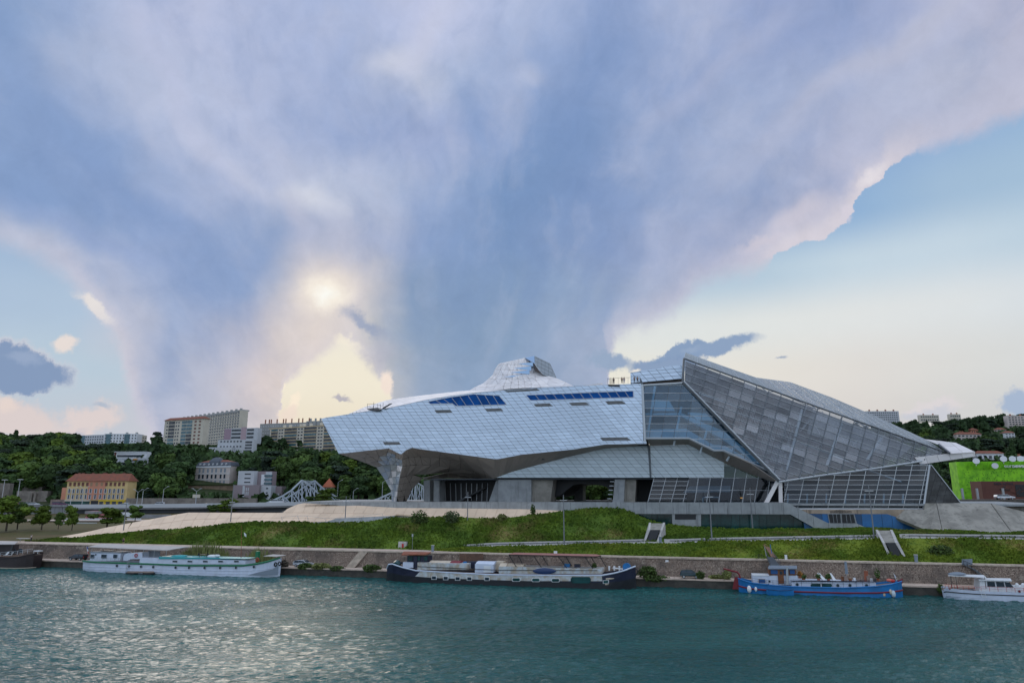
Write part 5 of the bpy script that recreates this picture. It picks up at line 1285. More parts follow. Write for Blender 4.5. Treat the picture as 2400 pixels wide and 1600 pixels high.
dh = MB(); dh.loft([[uvt(u, v, t) for u, v, t in ((400+k*2,1306-k*.2,-9.6),(400+k*2,1302-k*.3,-9.3),(400+k*2,1301-k*.5,-8.2))] for k in range(0, 22, 3)], closed=False); 
sk = MB(); 
for i in range(9):
    f = i / 8; w_ = math.sin(math.pi * f) ** .7; c = uvt(lerp(400, 442, f), 1306 - (2 * f - 1) ** 2 * 3, -9.0); sk.v += []
    ring_ = [(c[0], c[1] + .75 * w_ * math.cos(a), c[2] + .1 + .5 * w_ * math.sin(a) + .02) for a in [math.pi * k / 6 for k in range(7)]]
    if i == 0: rr2 = []
    rr2.append(ring_)
tag(MB().loft(rr2, closed=False).build('dinghy', M_teal2, None, smooth=True), 'turquoise dinghy lying upside down on the white barge roof', 'dinghy')
rail(b1, [uvt(205,1313,-10.3), uvt(250,1315,-10.3), uvt(285,1316.5,-10.3)], .8, 4); rail(b1, [uvt(336,1306,-9.6), uvt(372,1307,-9.6)], .9, 3)
buoy_ring(318.7,1301,-9.95,'red lifebuoy on the wheelhouse side of the white barge'); buoy_ring(603,1310.5,-9.6,'red lifebuoy on the fore deck of the white barge')
g = MB(); a, b = uvt(296,1340,-10.8), uvt(302,1311,-10.8)
for dx in (-.22, .22): g.tube((a[0]+dx, a[1], a[2]), (b[0]+dx, b[1], b[2]), .035, n=4)
for k in range(8): g.tube(tuple(lerp((a[0]-.22,a[1],a[2])[i], (b[0]-.22,b[1],b[2])[i], k/8) for i in range(3)), tuple(lerp((a[0]+.22,a[1],a[2])[i], (b[0]+.22,b[1],b[2])[i], k/8) for i in range(3)), .025, n=4)
g.build('boarding_ladder', M_rail, b1)
MB().tube(uvt(565,1307,-8.5), uvt(566,1231,-8.5), .06, .03, 6).build('mast', M_rustroof, b1); MB().box(uvt(604,1300,-8.6), (.7,.7,1.6)).build('locker', M_green, b1)
MB().prism([uvt(617,1303,-9.6), uvt(648,1304,-9.4), uvt(670,1301,-7.6), uvt(640,1299,-7)], (0,0,.08)).build('bow_awning', M_awn, b1)
for u in (646, 655): MB().ring(uvt(u, 1322 if u < 650 else 1320, -9.6 + (u-646)*.05), .38, .13, (0.3, 1, 0)).build('tyre_fender', M_tire, b1)
MB().prism([uvt(571.5,1247,-8.5), uvt(577,1251,-8.5), uvt(577,1258,-8.5), uvt(572.5,1254,-8.5)], (0,.03,0)).build('pennant', M_white, b1)
fl = MB(); P0 = uvt(205.5,1297,-9.5); P1 = uvt(203,1279,-9.5); fl.tube(P0, P1, .03, n=4); fl.build('flag_staff', M_white, b1)
for k, mm in enumerate((mat('flag_blue', (0.02,0.05,0.30), .8), M_white, M_redp)):
    z = lambda f: tuple(lerp(P1[i], P0[i], f) for i in range(3)); a_, b_ = z(.05+.28*k), z(.33+.28*k); MB().prism([a_, (a_[0]+.35, a_[1], a_[2]-.2), (b_[0]+.3, b_[1], b_[2]-.2), b_], (0,.03,0)).build('flag_stripe', mm, b1)
# table with chairs and cushions on the roof of the white barge
gt = MB(); zt = uvt(480,1306.5,-9)[2]
t_ = MB().box((uvt(476,1304,-9)[0], -9, zt+.72), (1.4,.8,.06)); 
for a_ in (-.6,.6):
    for b_ in (-.3,.3): t_.tube((uvt(476,1304,-9)[0]+a_, -9+b_, zt), (uvt(476,1304,-9)[0]+a_, -9+b_, zt+.72), .03, n=4)
t_.build('garden_table', M_black, None, label='black garden table standing on the white barge roof', cat='table')
for k, du in enumerate((-9,9,32)):
    x = uvt(476+du,1304,-9)[0]; ch = empty('garden_chair', (x,-9,zt), ('black garden chair left of the table on the barge roof','black garden chair right of the table on the barge roof','lone black garden chair beside the white cushions on the barge roof')[k], 'chair', 'garden chairs on the white barge')
    MB().box((x,-9,zt+.44), (.5,.5,.06)).build('seat', M_black, ch); MB().box((x-.22 if k == 0 else x+.22,-9,zt+.72), (.06,.5,.5)).build('backrest', M_black, ch)
    for a_ in (-.2,.2):
        for b_ in (-.2,.2): MB().tube((x+a_,-9+b_,zt), (x+a_,-9+b_,zt+.44), .025, n=4).build('leg', M_black, ch)
cu = MB().ball((uvt(500,1300,-9)[0], -9, zt+.35), (1.6,.6,.38)); cu.ball((uvt(510,1300,-9)[0], -9.1, zt+.5), (.7,.5,.3)); cu.build('cushions', M_white, None, smooth=True, label='heap of pale cushions on the white barge roof', cat='cushion')
pn = empty('pontoon', uvz(329, 1347, 0.0), 'small dark floating pontoon beside the white barge ladder', 'pontoon')
MB().prism([uvt(296,1342,-12.6), uvt(361,1342,-12.6), uvt(361,1339,-11), uvt(300,1339,-11)], (0,0,.12)).build('deck', M_deck, pn)
for k in (0, 1): MB().box((uvt(308+40*k,1343,-12)[0], -11.9, .12), (2.3, 1.1, .55)).build('float', M_bblack, pn)

# brown boat cut by the left edge
b0 = empty('boat', (-158, -7.4, 0), 'dark brown wooden boat with a pale rail, partly cut by the left picture edge', 'boat')
hull(b0, [(-150,1300,.7,.5),(-120,1305,1,.9),(-20,1309,1,1),(40,1304,.98,.95),(62,1299.5,.85,.8),(80,1295.5,.5,.42),(88.5,1293,.12,.06)], -7.2, 5, M_bbrown, M_bbrown, stripe=[(0.12, M_cream, .07), (0.96, M_bbrown, .1)], bul=.5)
rail(b0, [uvt(0,1303,-9.6), uvt(40,1299.5,-9.6), uvt(76,1294.5,-9.2)], .9, 3, m=M_white)
pb(b0, 'bow_bench', 78, 1290, 90, 1291.5, -8, 1.2, M_white); g = MB()
for u in (79, 88): p = uvt(u, 1297, -7.9); g.tube(p, (p[0], p[1], p[2]+.8), .05, n=4)
g.build('bench_posts', M_white, b0)
poly(b0, 'wheelhouse', [(-60,1300),(24,1300),(25,1276),(-60,1276)], -8.2, 2.2, M_bbrown)
MB().prism([uvt(-70,1276,-9.5), uvt(34,1275.5,-9.5), uvt(42,1269.5,-6), uvt(-60,1268,-6)], (0,0,.15)).build('awning', M_awn, b0)
poly(b0, 'slanting_post', [(20,1300),(24,1300),(32,1276),(26,1276)], -9.2, .3, M_black)
for u in (32, 48): poly(b0, 'arched_window', [(u-4,1295),(u+4,1295),(u+4,1288),(u+2.5,1285),(u-2.5,1285),(u-4,1288)], -7.2, .1, M_win)
for u in (14, 24):
    x = uvt(u, 1301, -9)[0]; z = uvt(u, 1303, -9)[2]; ch = empty('deck_chair', (x,-9,z), 'white deck chair on the brown boat, ' + ('left one' if u == 14 else 'right one'), 'deck chair', 'white chairs on the brown boat')
    MB().prism([(x-.3,-9,z+.3),(x+.3,-9,z+.3),(x+.4,-8.5,z+1),(x-.2,-8.5,z+1)], (0,.06,0)).build('backrest', M_white, ch); MB().box((x,-9.2,z+.3), (.6,.5,.07)).build('seat', M_white, ch)

# rusty black and white barge
b2 = empty('barge', (-36, -8, 0), 'rusty black and white barge with an orange roofed wheelhouse and a pink pergola roof', 'barge')
hull(b2, [(907,1331,.15,.1),(911,1321,.5,.3),(920,1320,.8,.55),(940,1327,.95,.8),(974,1335.5,1,.95),(1064,1341,1,1),(1160,1345.5,1,1),(1300,1346.8,1,1),(1412,1346.5,1,1),(1440,1341.5,.95,.86),(1465,1334.5,.78,.6),(1481,1328,.45,.28),(1489,1325,.1,.05)], -8.2, 5, M_navy, M_bblack, frac=.5, bul=.3, stripe=[(0.98, M_bwhite, .14)])
poly(b2, 'white_side_band', [(985,1338),(1064,1342),(1160,1346.5),(1300,1348),(1410,1348),(1412,1361),(1240,1360.8),(1100,1356.5),(1020,1353.5),(973,1350)], -10.82, .06, M_brust)
for u, v in ((1017,1353),(1044.5,1354),(1072.5,1355),(1100,1355.2),(1141.4,1355.8)): wnd(b2, u, v, 12, 9, -10.9, M_win, M_white, 1.3)
for u, v in ((1209.8,1357.5),(1255.7,1358.3),(1302,1359)):
    w_ = MB().prism([uvt(u+10*c, v+4.6*s_, -10.9) for c, s_ in ((-1,-.4),(-.8,-1),(.8,-1),(1,-.4),(1,.4),(.8,1),(-.8,1),(-1,.4))], (0,.08,0)).build('window', M_white, b2)
    MB().prism([uvt(u+8.6*c, v+3.4*s_, -10.94) for c, s_ in ((-1,-.4),(-.8,-1),(.8,-1),(1,-.4),(1,.4),(.8,1),(-.8,1),(-1,.4))], (0,.06,0)).build('pane', M_teal, w_)
MB().prism([uvt(1361+23.5*c, 1358.5+7.5*s_, -10.92) for c, s_ in ((-1,-.4),(-.86,-1),(.86,-1),(1,-.4),(1,.4),(.86,1),(-.86,1),(-1,.4))], (0,.1,0)).build('bay_window', M_teal, b2, label='large oval teal window near the bow')
poly(b2, 'bow_window', [(1413,1359),(1427,1358.5),(1427,1366),(1413,1367)], -10.7, .1, M_white)
poly(b2, 'bow_window_pane', [(1414.3,1360),(1425.5,1359.7),(1425.5,1365),(1414.3,1365.8)], -10.76, .08, M_teal)
g = MB(); g.path([uvt(1420,1356,-10.75), uvt(1450,1353.5,-10.2), uvt(1478,1348.5,-9.0)], .14, 6); g.path([uvt(1418,1368.5,-10.6), uvt(1450,1366.5,-10.1), uvt(1478,1361,-9.0)], .14, 6); g.build('bow_strakes', M_cream, b2)
pb(b2, 'aft_deckhouse', 944, 1317, 968, 1330, -10, 3, M_bwhite); pb(b2, 'trunk_cabin', 978, 1319, 1096, 1334.5, -10.3, 4, M_brust)
text('lettering', 'FORCE MAJEURE', .8, uvt(966, 1355.2, -10.95), mat('faded_blue_letters', (0.02,0.13,0.42), .6), b2, spacing=1.1) if False else None
def vault(par, u0, u1, vb, vt, t, d, m, name):
    a, b = uvt(u0, vb, t), uvt(u1, vb, t); h = uvt(u0, vt, t)[2] - a[2]
    R_ = [[(x, t + d * (1 - math.cos(th)) / 2, a[2] + h * math.sin(th)) for th in [math.pi * k / 8 for k in range(9)]] for x in (a[0], b[0])]
    return MB().loft(R_).build(name, m, par)
vault(b2, 1004, 1053, 1324.5, 1314, -10, 3.2, M_cream, 'vaulted_hatch'); vault(b2, 1053.5, 1076, 1324.5, 1314.3, -10, 3.2, M_bred, 'red_hatch_hood')
pb(b2, 'cabin', 1113, 1321, 1156, 1341, -10.2, 3.4, M_bwhite); vault(b2, 1115, 1158, 1321.5, 1315.5, -10.2, 3.4, M_bwhite, 'cabin_roof'); pb(b2, 'cabin_door', 1133.5, 1325.5, 1150, 1340.5, -10.28, .1, M_white)
pb(b2, 'rear_cabin', 1158, 1316, 1178, 1336, -8.6, 2.5, M_cream); pb(b2, 'blue_tarpaulin', 1092, 1316, 1124, 1331, -8.2, 1.6, M_navy); pb(b2, 'blue_box', 1085, 1316, 1091.5, 1324, -9, 1, M_bblue)
pb(b2, 'long_trunk', 1169, 1330, 1411, 1343.5, -10.35, 3.8, M_brust); vault(b2, 1170, 1186, 1329.5, 1320, -10, 3, M_cream, 'small_hatch'); pb(b2, 'low_house', 1186, 1322, 1227, 1330, -9.3, 2.2, M_cream)
MB().path([uvt(u, v, -10.4) for u, v in ((978,1326.5),(1096,1332),(1169,1335),(1400,1336))], .07, 4).build('trunk_rail', M_black, b2)
pb(b2, 'wheelhouse', 954, 1302, 1003, 1316, -9.5, 2.4, M_navy); pb(b2, 'wheelhouse_base', 969, 1302, 977, 1331, -9.7, .3, M_navy)
for u, w_ in ((961.5,12),(981.5,7),(998,9)): wnd(b2, u, 1308, w_, 11, -9.6, M_teal, M_navy)
MB().prism([uvt(941,1300.5,-10.2), uvt(1000,1300,-10.2), uvt(1010,1295,-7.4), uvt(946,1293.5,-6.4)], (0,0,.18)).build('wheelhouse_roof', M_rustroof, b2)
zt = uvt(1300,1302,-10)[2]
A = [uvt(1193,1301.5,-10), uvt(1396,1303.5,-10), uvt(1408,1300,-8), uvt(1398,1297,-6.2), uvt(1206,1294.5,-6.2)]
MB().prism([(p[0], p[1], zt+.05) for p in A], (0,0,.1)).build('pergola_roof', M_pinkroof, b2)
MB().path([(p[0], p[1], zt) for p in (A + A[:1])], .1, 4).build('pergola_frame', M_black, b2)
for (u0, v0, u1, v1) in ((1193,1302,1211,1329),(1212,1303,1227,1324),(1250,1303,1269,1329),(1268,1303,1284,1324),(1308,1303,1333,1337),(1324,1303,1340,1326),(1370,1303,1390,1332),(1383,1303,1399,1327),(1405,1303,1420,1327)):
    tt = -10 if v1 > 1328 else -7; MB().tube((uvt(u0, v0, tt)[0], tt, zt), uvt(u1, v1, tt), .09, n=4).build('pergola_post', M_black, b2)
ky = []
for i in range(11):
    f = i / 10; w_ = math.sin(math.pi * min(max(f, .02), .98)) ** .55; c = uvt(lerp(1249, 1303, f), 1337.5, -10.7)
    ky.append([(c[0], c[1] + .18 * w_ * math.cos(a), c[2] + .62 * w_ * math.sin(a)) for a in [2 * math.pi * k / 10 for k in range(10)]])
MB().loft(ky).build('kayak', mat('kayak_blue', (0.02,0.045,0.13), .4), None, smooth=True, label='dark blue kayak hung on the side of the rusty barge', cat='kayak')
MB().disc(uvt(1469,1328,-8), .75, (0.2,1,0), .5, 16).build('cable_reel', M_bblue, b2, label='blue cable reel on the bow'); MB().disc(uvt(929,1323,-8.6), .8, (0,1,.3), 1.2, 14).build('tarpaulin_bundle', M_teal, b2)
g = MB()
for u in (1428,1440,1452): p = uvt(u, 1336, -8.5); g.tube(p, (p[0], p[1], p[2]+.8), .16, .2, 8)
g.tube(uvt(1436,1330,-8.5), uvt(1460,1333,-8.5), .12, n=6); g.build('bollards', M_white, b2)
g = MB(); g.path([uvt(1484,1342,-7.9), uvt(1492,1345,-7.6), uvt(1488,1350,-7.6)], .14, 6); g.ring(uvt(1488,1338,-7.6), .5, .1, (0,1,0)); g.build('anchor', M_black, b2)
pb(b2, 'rudder', 906, 1340, 915, 1358, -8.4, .3, M_bblack)
for k, (u, m_) in enumerate(((1352,M_navy),(1328,M_bblue))): pb(b2, 'deck_box', u-6, 1322-k, u+7, 1332, -8.2, 1, m_)
tag(bush('potted_plants', uvt(1393,1330,-8), (.5,.4,.5), 120, M_plant, .18, 5), 'small pot plants on the rusty barge deck', 'plants')

# blue sailing barge
b3 = empty('barge', (22, -7.6, 0), 'bright blue barge with a dark red stripe and a brown wheelhouse', 'barge')
hull(b3, [(1730,1353.5,.2,.1),(1736,1356.5,.6,.4),(1748,1360.5,.85,.7),(1765,1365,.97,.9),(1812,1370.5,1,1),(1852,1373.4,1,1),(1977,1376.5,1,1),(2053,1373,1,.98),(2085,1368.5,.9,.8),(2103,1364,.62,.48),(2113,1360.5,.2,.1)], -7.4, 4.4, M_bblue, M_bblue, bul=.35, frac=.5, stripe=[(0.48, M_bred, .14), (0.98, M_bblue, .12)])
pb(b3, 'aft_cabin', 1765, 1349, 1824, 1367, -8.9, 2.8, M_bwhite); pb(b3, 'aft_cabin_roof', 1764, 1347, 1808, 1349.3, -9, 3, M_white); wnd(b3, 1786, 1360.5, 16, 10, -9.0, M_winb, M_cream, 1); port(b3, 1803.5, 1361.5, .2, -9.0)
pb(b3, 'wheelhouse', 1803, 1347.5, 1871, 1370, -9.0, 2.6, M_bwhite); pb(b3, 'wheelhouse_upper', 1803, 1333.5, 1866, 1347.6, -9.05, 2.6, M_wood)
for u, w_ in ((1814.5,17),(1841,8),(1857,12)): wnd(b3, u, 1339.5, w_, 10.5, -9.15, M_winb, M_wood, .7)
dr_ = pb(b3, 'door', 1824.5, 1334.5, 1838, 1367, -9.2, .12, M_wood); pb(dr_, 'door_pane', 1828, 1338, 1834, 1345, -9.26, .08, M_win)
MB().prism([uvt(1800,1333.2,-9.6), uvt(1868,1333.2,-9.6), uvt(1868,1326.5,-6), uvt(1802,1326,-6)], (0,0,.14)).build('wheelhouse_roof', M_bgrey, b3)
MB().tube(uvt(1845,1369,-9.4), uvt(1844.5,1327,-9.4), .22, n=10).build('funnel', M_rail, b3)
pb(b3, 'trunk_cabin', 1855, 1362, 2054, 1375.5, -9.2, 3.2, M_bwhite); MB().path([uvt(1855,1360.5,-9.3), uvt(2054,1362.5,-9.3)], .1, 5).build('trunk_rail', M_navy, b3)
w_ = MB().prism([uvt(1925+25*c, 1371+4.2*s_, -9.3) for c, s_ in ((-1,-.4),(-.88,-1),(.88,-1),(1,-.4),(1,.4),(.88,1),(-.88,1),(-1,.4))], (0,.06,0)).build('long_window', M_teal, b3); pb(w_, 'window_bar', 1924, 1367.5, 1926, 1375, -9.36, .06, M_white)
for u, v in ((1868.5,1369),(1963.5,1371),(1992,1371),(2031,1371)): port(b3, u, v, .28, -9.3)
rail(b3, [uvt(1765,1365,-9.4), uvt(1812,1370,-9.5), uvt(1852,1373,-9.5)], .75, 3, m=M_navy); rail(b3, [uvt(1855,1372,-9.5), uvt(1977,1376,-9.5), uvt(2053,1373,-9.4)], 1.05, 5, m=M_navy)
poly(b3, 'rudder', [(1717,1380),(1722,1352),(1736,1352),(1737,1360),(1732,1380)], -7.6, .35, M_bred)
MB().path([uvt(1695.7,1332,-7.4), uvt(1728,1340,-7.4), uvt(1733,1346,-7.4), uvt(1734.5,1356,-7.4)], .16, 6).build('davit', M_bred, b3); MB().tube(uvt(1696,1333,-7.4), uvt(1697,1362,-7.4), .025, n=4).build('davit_rope', M_black, b3)
poly(b3, 'bow_plate', [(2104,1361),(2115.5,1355),(2115.5,1366),(2112,1370)], -7.5, .3, M_bred)
for u, v, r_, mm in ((1756,1380,.38,M_white),(1771.5,1380,.24,M_white),(2087,1386,.26,M_cream),(2094,1391,.36,M_int),(2072,1392,.24,M_cream),(1809,1391,.16,M_white),(1838,1391,.16,M_white)):
    c = uvt(u, v, -9.75 if u < 2060 else -9.3); MB().ball(c, (r_, r_, r_ * 1.7)).build('fender', mm, b3, smooth=True)
sb = empty('rowing_boat', uvz(1825, 1393, 0), 'small blue rowing boat tied beside the blue barge', 'rowing boat')
hull(sb, [(1796,1379,.3,.1),(1802,1380.5,.8,.5),(1828,1383,1,.8),(1852,1382,.85,.6),(1860,1379.5,.4,.2)], -10.6, 1.5, M_bblue, M_bblue, bul=.3, name='hull', stripe=[(.97, M_navy, .05)])
for k, u in enumerate((1930,1953.5)):
    x, _, z = uvt(u, 1361.5, -8.2); ch = empty('deck_chair', (x, -8.2, z), ('white folding deck chair reclined to the right on the blue barge roof', 'white upright folding deck chair on the blue barge roof')[k], 'deck chair', 'white deck chairs on the blue barge')
    MB().prism([(x-.1,-8.5,z+.25),(x+.45,-8.5,z+.25),(x-.2-.25*(1-k),-7.9,z+1.35),(x-.65-.25*(1-k)+.2*k,-7.9,z+1.35)], (0,.07,0)).build('sling', M_white, ch)
    for a_ in (-.1,.4): MB().tube((x+a_,-8.6,z), (x+a_-.3,-7.8,z+.7), .03, n=4).build('leg', M_rail, ch)
ps = empty('parasol', uvt(1984.5, 1361, -8), 'closed blue grey parasol standing on the blue barge', 'parasol'); c = uvt(1985,1361,-8); d_ = uvt(1982.5,1315,-8)
MB().tube(c, d_, .05, n=6).build('pole', M_rail, ps); MB().tube(uvt(1984.5,1344,-8), uvt(1981.5,1315.5,-8), .26, .2, 8).build('canopy', M_bgrey, ps)
rs_ = random.Random(5)
for k, (u, nm) in enumerate(((1919,'leafy pot plant left of the deck chairs on the blue barge'),(1942,'leafy pot plant between the deck chairs on the blue barge'),(1876,'orange flowering plant beside the brown wheelhouse'),(1884,'spiky green plant beside the brown wheelhouse'),(2058,'tall reedy plant near the bow of the blue barge'))):
    c = uvt(u, 1360 if k != 2 else 1354, -8); p_ = empty('pot_plant', c, nm, 'plant', None); MB().tube(c, (c[0],c[1],c[2]+.35), .22, .28, 8).build('pot', M_rustroof, p_); bush('leaves', (c[0],c[1],c[2]+.3), (.5,.4,.5 if k < 4 else 1.0), 90, M_plant if k != 2 else mat('flowers', (0.35,0.16,0.03), .8), .2, 20+k, par=p_)
for k in range(9):
    u = 1976 + 9.5 * k + rs_.uniform(-3,3); c = uvt(u, 1361.5, -8+rs_.uniform(-.6,.6)); h_ = rs_.uniform(.35,.95)
    MB().box((c[0],c[1],c[2]+h_/2), (rs_.uniform(.25,.7),.5,h_)).build('deck_gear', rs_.choice([M_black,M_deck,M_bgrey,M_white,M_wood]), b3)
rustbin = MB().tube(uvt(2030,1362,-8), uvt(2029.5,1337,-8), .28, .34, 10).build('brazier', M_rustroof, None, label='rusty brazier standing on the blue barge deck', cat='brazier')
for k, mm in enumerate((mat('coral', (0.6,0.16,0.12), .7), M_redp)): MB().ball(uvt(2084+7*k,1359+k*1.5,-7.8), (.5,.4,.28)).build('float', mm, b3, smooth=True)
g = MB(); g.tube(uvt(2102,1361,-7.4), uvt(2094,1342,-7.4), .035, n=4); g.build('bow_staff', M_white, b3); MB().prism([uvt(2094,1342,-7.4), uvt(2101,1352,-7.4), uvt(2098,1354,-7.4)], (0,.03,0)).build('bow_flag', M_bwhite, b3)
gw = empty('gangway', uvt(1815, 1320, -3), 'steel gangway with handrails from the quay down to the blue barge', 'gangway')
a0, a1, b0_, b1_ = uvt(1797,1306,-.2), uvt(1812,1306,-.2), uvt(1806,1327,-6.3), uvt(1829,1327,-6.3)
MB().prism([a0, a1, b1_, b0_], (0,0,.12)).build('walkway', M_framed, gw)
for p, q_ in ((a0,b0_),(a1,b1_)):
    g = MB(); P = [tuple(lerp(p[i], q_[i], k/5) for i in range(3)) for k in range(6)]; g.path([(x,y,z+1) for x,y,z in P], .04, 4); g.path([(x,y,z+.5) for x,y,z in P], .03, 4)
    for x,y,z in P: g.tube((x,y,z), (x,y,z+1), .035, n=4)
    g.build('handrail', M_framed, gw)
for k, (u, v) in enumerate(((1796,1303),(1809,1297))): MB().tube(uvt(u,v,.8), uvt(u-4,v-22,.8), .06, n=6).build('post', M_bblue if k else M_rail, gw)

# white motor boat at the right edge
b4 = empty('motor_boat', (50, -8, 0), 'white motor boat with a red rail and pale canopy, cut by the right edge', 'motor boat')
hull(b4, [(2212,1379.5,.3,.0),(2217,1377.5,.65,.1),(2230,1378.5,.85,.45),(2252,1381,.97,.8),(2300,1384.5,1,.95),(2400,1388,1,.95),(2470,1386,.8,.6),(2520,1380,.1,.05)], -6.9, 3.8, M_bwhite, M_bwhite, bul=.25, stripe=[(.7, M_bblack, .08)])
pb(b4, 'cabin', 2296, 1359, 2372, 1386, -8.2, 2.5, M_white, .3); MB().prism([uvt(2294,1359.5,-8.6), uvt(2372,1361.5,-8.6), uvt(2368,1356,-5.6), uvt(2298,1355,-5.6)], (0,0,.12)).build('cabin_roof', M_white, b4)
for pts in ([(2314,1362),(2331,1362.5),(2333,1374),(2315,1373.3)],[(2334.5,1362.5),(2352,1363),(2355,1374.5),(2337,1374)],[(2355,1363.2),(2366,1364),(2376,1375.4),(2358,1374.8)]): poly(b4, 'window', pts, -8.3, .08, M_win)
pb(b4, 'foredeck', 2372, 1375, 2500, 1388, -8.1, 2.4, M_white)
MB().prism([uvt(2222,1349,-8.4), uvt(2312,1353.5,-8.4), uvt(2305,1347.5,-5.6), uvt(2228,1345.5,-5.6)], (0,0,.08)).build('canopy', M_white, b4)
for u in (2231.5,2243.5,2311): p = uvt(u, 1378, -8.2); MB().tube(p, (p[0], p[1], uvt(2260,1349,-8)[2]), .05, n=5).build('canopy_post', M_black, b4)
inf = []
for i in range(9):
    f = i / 8; w_ = math.sin(math.pi * min(max(f,.04),.96)) ** .4; c = uvt(lerp(2223,2264,f), 1347.2, -7.4); inf.append([(c[0], c[1]+.7*w_*math.cos(a), c[2]+.12+.42*w_*max(math.sin(a), -.3)) for a in [2*math.pi*k/10 for k in range(10)]])
MB().loft(inf).build('dinghy', M_bgrey, None, smooth=True, label='grey inflatable dinghy lying on the motor boat canopy', cat='dinghy')
rail(b4, [uvt(2216,1377,-8.3), uvt(2245,1380,-8.6), uvt(2298,1384,-8.7)], .6, 4, m=M_redp); rail(b4, [uvt(2300,1384,-8.8), uvt(2400,1388,-8.8), uvt(2460,1387,-8.4)], .7, 5, m=M_redp)
for u in (2383.5,2398): MB().ball(uvt(u,1371,-7.8), (.3,.3,.4)).build('fender', M_white, b4, smooth=True)
g = MB(); a, b = uvt(2303,1399,-9), uvt(2294,1379,-9)
for dx in (0,.6): g.tube((a[0]+dx,a[1],a[2]), (b[0]+dx,b[1],b[2]), .035, n=4)
for k in range(7): g.tube(tuple(lerp(a[i],b[i],k/7) for i in range(3)), tuple(lerp(a[i],b[i],k/7)+(.6 if i == 0 else 0) for i in range(3)), .025, n=4)
g.build('boarding_ladder', M_white, b4); port(b4, 2389, 1385, .22, -8.85, M_bred)
poly(b4, 'red_emblem', [(2223,1378),(2229,1378),(2226,1382)], -8.8, .04, M_bred)
# dark steel stairs from the quay above it
sg = empty('steel_stairs', uvt(2290, 1330, -2), 'dark steel stairway with solid panel descending the quay wall at the right', 'stairs')
poly(sg, 'top_panel', [(2255,1310),(2279,1309),(2279,1323),(2254,1323)], -.4, .12, M_bgrey)
for dt in (-.6, -2.4):
    g = MB(); g.path([uvt(2256,1312,dt), uvt(2280,1322,dt), uvt(2322,1352,dt)], .05, 4)
    for k in range(8): p = uvt(lerp(2258,2320,k/7), lerp(1313,1351,k/7), dt); g.tube(p, (p[0],p[1],p[2]-1.05), .035, n=4)
    g.build('handrail', M_black, sg)
    P = [uvt(2256,1322,dt), uvt(2280,1333,dt), uvt(2318,1362,dt), uvt(2324,1362,dt), uvt(2284,1332,dt), uvt(2258,1320,dt)]; MB().prism(P, (0,.12,0)).build('stringer', M_framed, sg)
for k in range(10): p = uvt(lerp(2280,2318,k/9), lerp(1332,1361,k/9), -1.4); MB().box(p, (.35,1.8,.05)).build('tread', M_framed, sg)

# ------------------------------------------------------------------ cars
def car(p, yaw, L, body, label, W_=1.72, H_=1.46, style='hatch', scale=1.0, group=None, simple=False):
    r = empty('car', p, label, 'car', group)
    if style == 'van': prof = [(-.5,.28),(-.5,.62),(-.49,.95),(.28,.98),(.40,.66),(.49,.52),(.5,.28)]; roofz = [(-.49,.95),(.28,.98)]
    elif style == 'estate': prof = [(-.5,.25),(-.5,.55),(-.47,.93),(.10,1.0),(.28,.64),(.47,.52),(.5,.25)]
    else: prof = [(-.5,.25),(-.5,.58),(-.42,.90),(-.18,1.0),(.08,.98),(.26,.66),(.46,.54),(.5,.25)]
    ca, sa = math.cos(yaw), math.sin(yaw)
    T_ = lambda x, y, z: (p[0] + x * ca - y * sa, p[1] + x * sa + y * ca, p[2] + z)
    rings = []
    for y, k, zs in ((-.5,.97,.97),(-.46,1,1),(.46,1,1),(.5,.97,.97)):
        rings.append([T_(x * L * k, y * W_ * (1 if z < .6 else .86), .12 + z * (H_ - .12) * (zs if z > .5 else 1)) for x, z in prof])
    MB().loft(rings).build('body', body, r)
    top = [q for q in prof if q[1] > .52]
    x0 = min(q[0] for q in top if q[1] > .85); x1 = max(q[0] for q in top if q[1] > .85); xb = [q for q in prof if q[1] < .7][1][0]
    for sgn in (-1, 1):
        y = sgn * W_ * .455
        for (a, b, c, d) in ((x0 - .02, x0 + .04, (x0 + x1) / 2 - .01, (x0 + x1) / 2 - .01), ((x0 + x1) / 2 + .01, (x0 + x1) / 2 + .01, x1 + .13, x1 - .01)):
            P = [T_(a * L, y * 1.015 + sgn * .04, .12 + .64 * (H_ - .12)), T_(c * L, y * 1.015 + sgn * .04, .12 + .64 * (H_ - .12)), T_(d * L, y * .98, .12 + .93 * (H_ - .12)), T_(b * L, y * .98, .12 + .93 * (H_ - .12))]
            n_ = Vector(T_(0, sgn * .03, 0)) - Vector(p); MB().prism(P, tuple(n_)).build('side_window', M_win, r)
    MB().prism([T_((x1 + .17) * L, -.38 * W_, .12 + .68 * (H_ - .12)), T_((x1 + .17) * L, .38 * W_, .12 + .68 * (H_ - .12)), T_((x1 + .02) * L, .36 * W_, .12 + .955 * (H_ - .12)), T_((x1 + .02) * L, -.36 * W_, .12 + .955 * (H_ - .12))], tuple(Vector(T_(.05, 0, .03)) - Vector(p))).build('windscreen', M_win, r)
    for x in (-.31, .31):
        for sgn in (-1, 1):
            c = T_(x * L, sgn * (W_ / 2 - .1), .31); ax = Vector(T_(0, 1, 0)) - Vector(p)
            w_ = MB().disc(c, .31, ax, .22, 16).build('wheel', M_tire, r)
            MB().disc(tuple(Vector(c) + ax * sgn * .09), .19, ax, .08, 10).build('rim', M_rail, w_)
    for sgn in (-1, 1):
        c = T_(.485 * L, sgn * W_ * .36, .12 + .42 * (H_ - .12)); MB().box(c, (.12,.3,.16), yaw=yaw).build('headlight', M_white, r)
        c = T_(-.497 * L, sgn * W_ * .38, .12 + .5 * (H_ - .12)); MB().box(c, (.08,.22,.26), yaw=yaw).build('tail_light', M_redp, r)
    return r
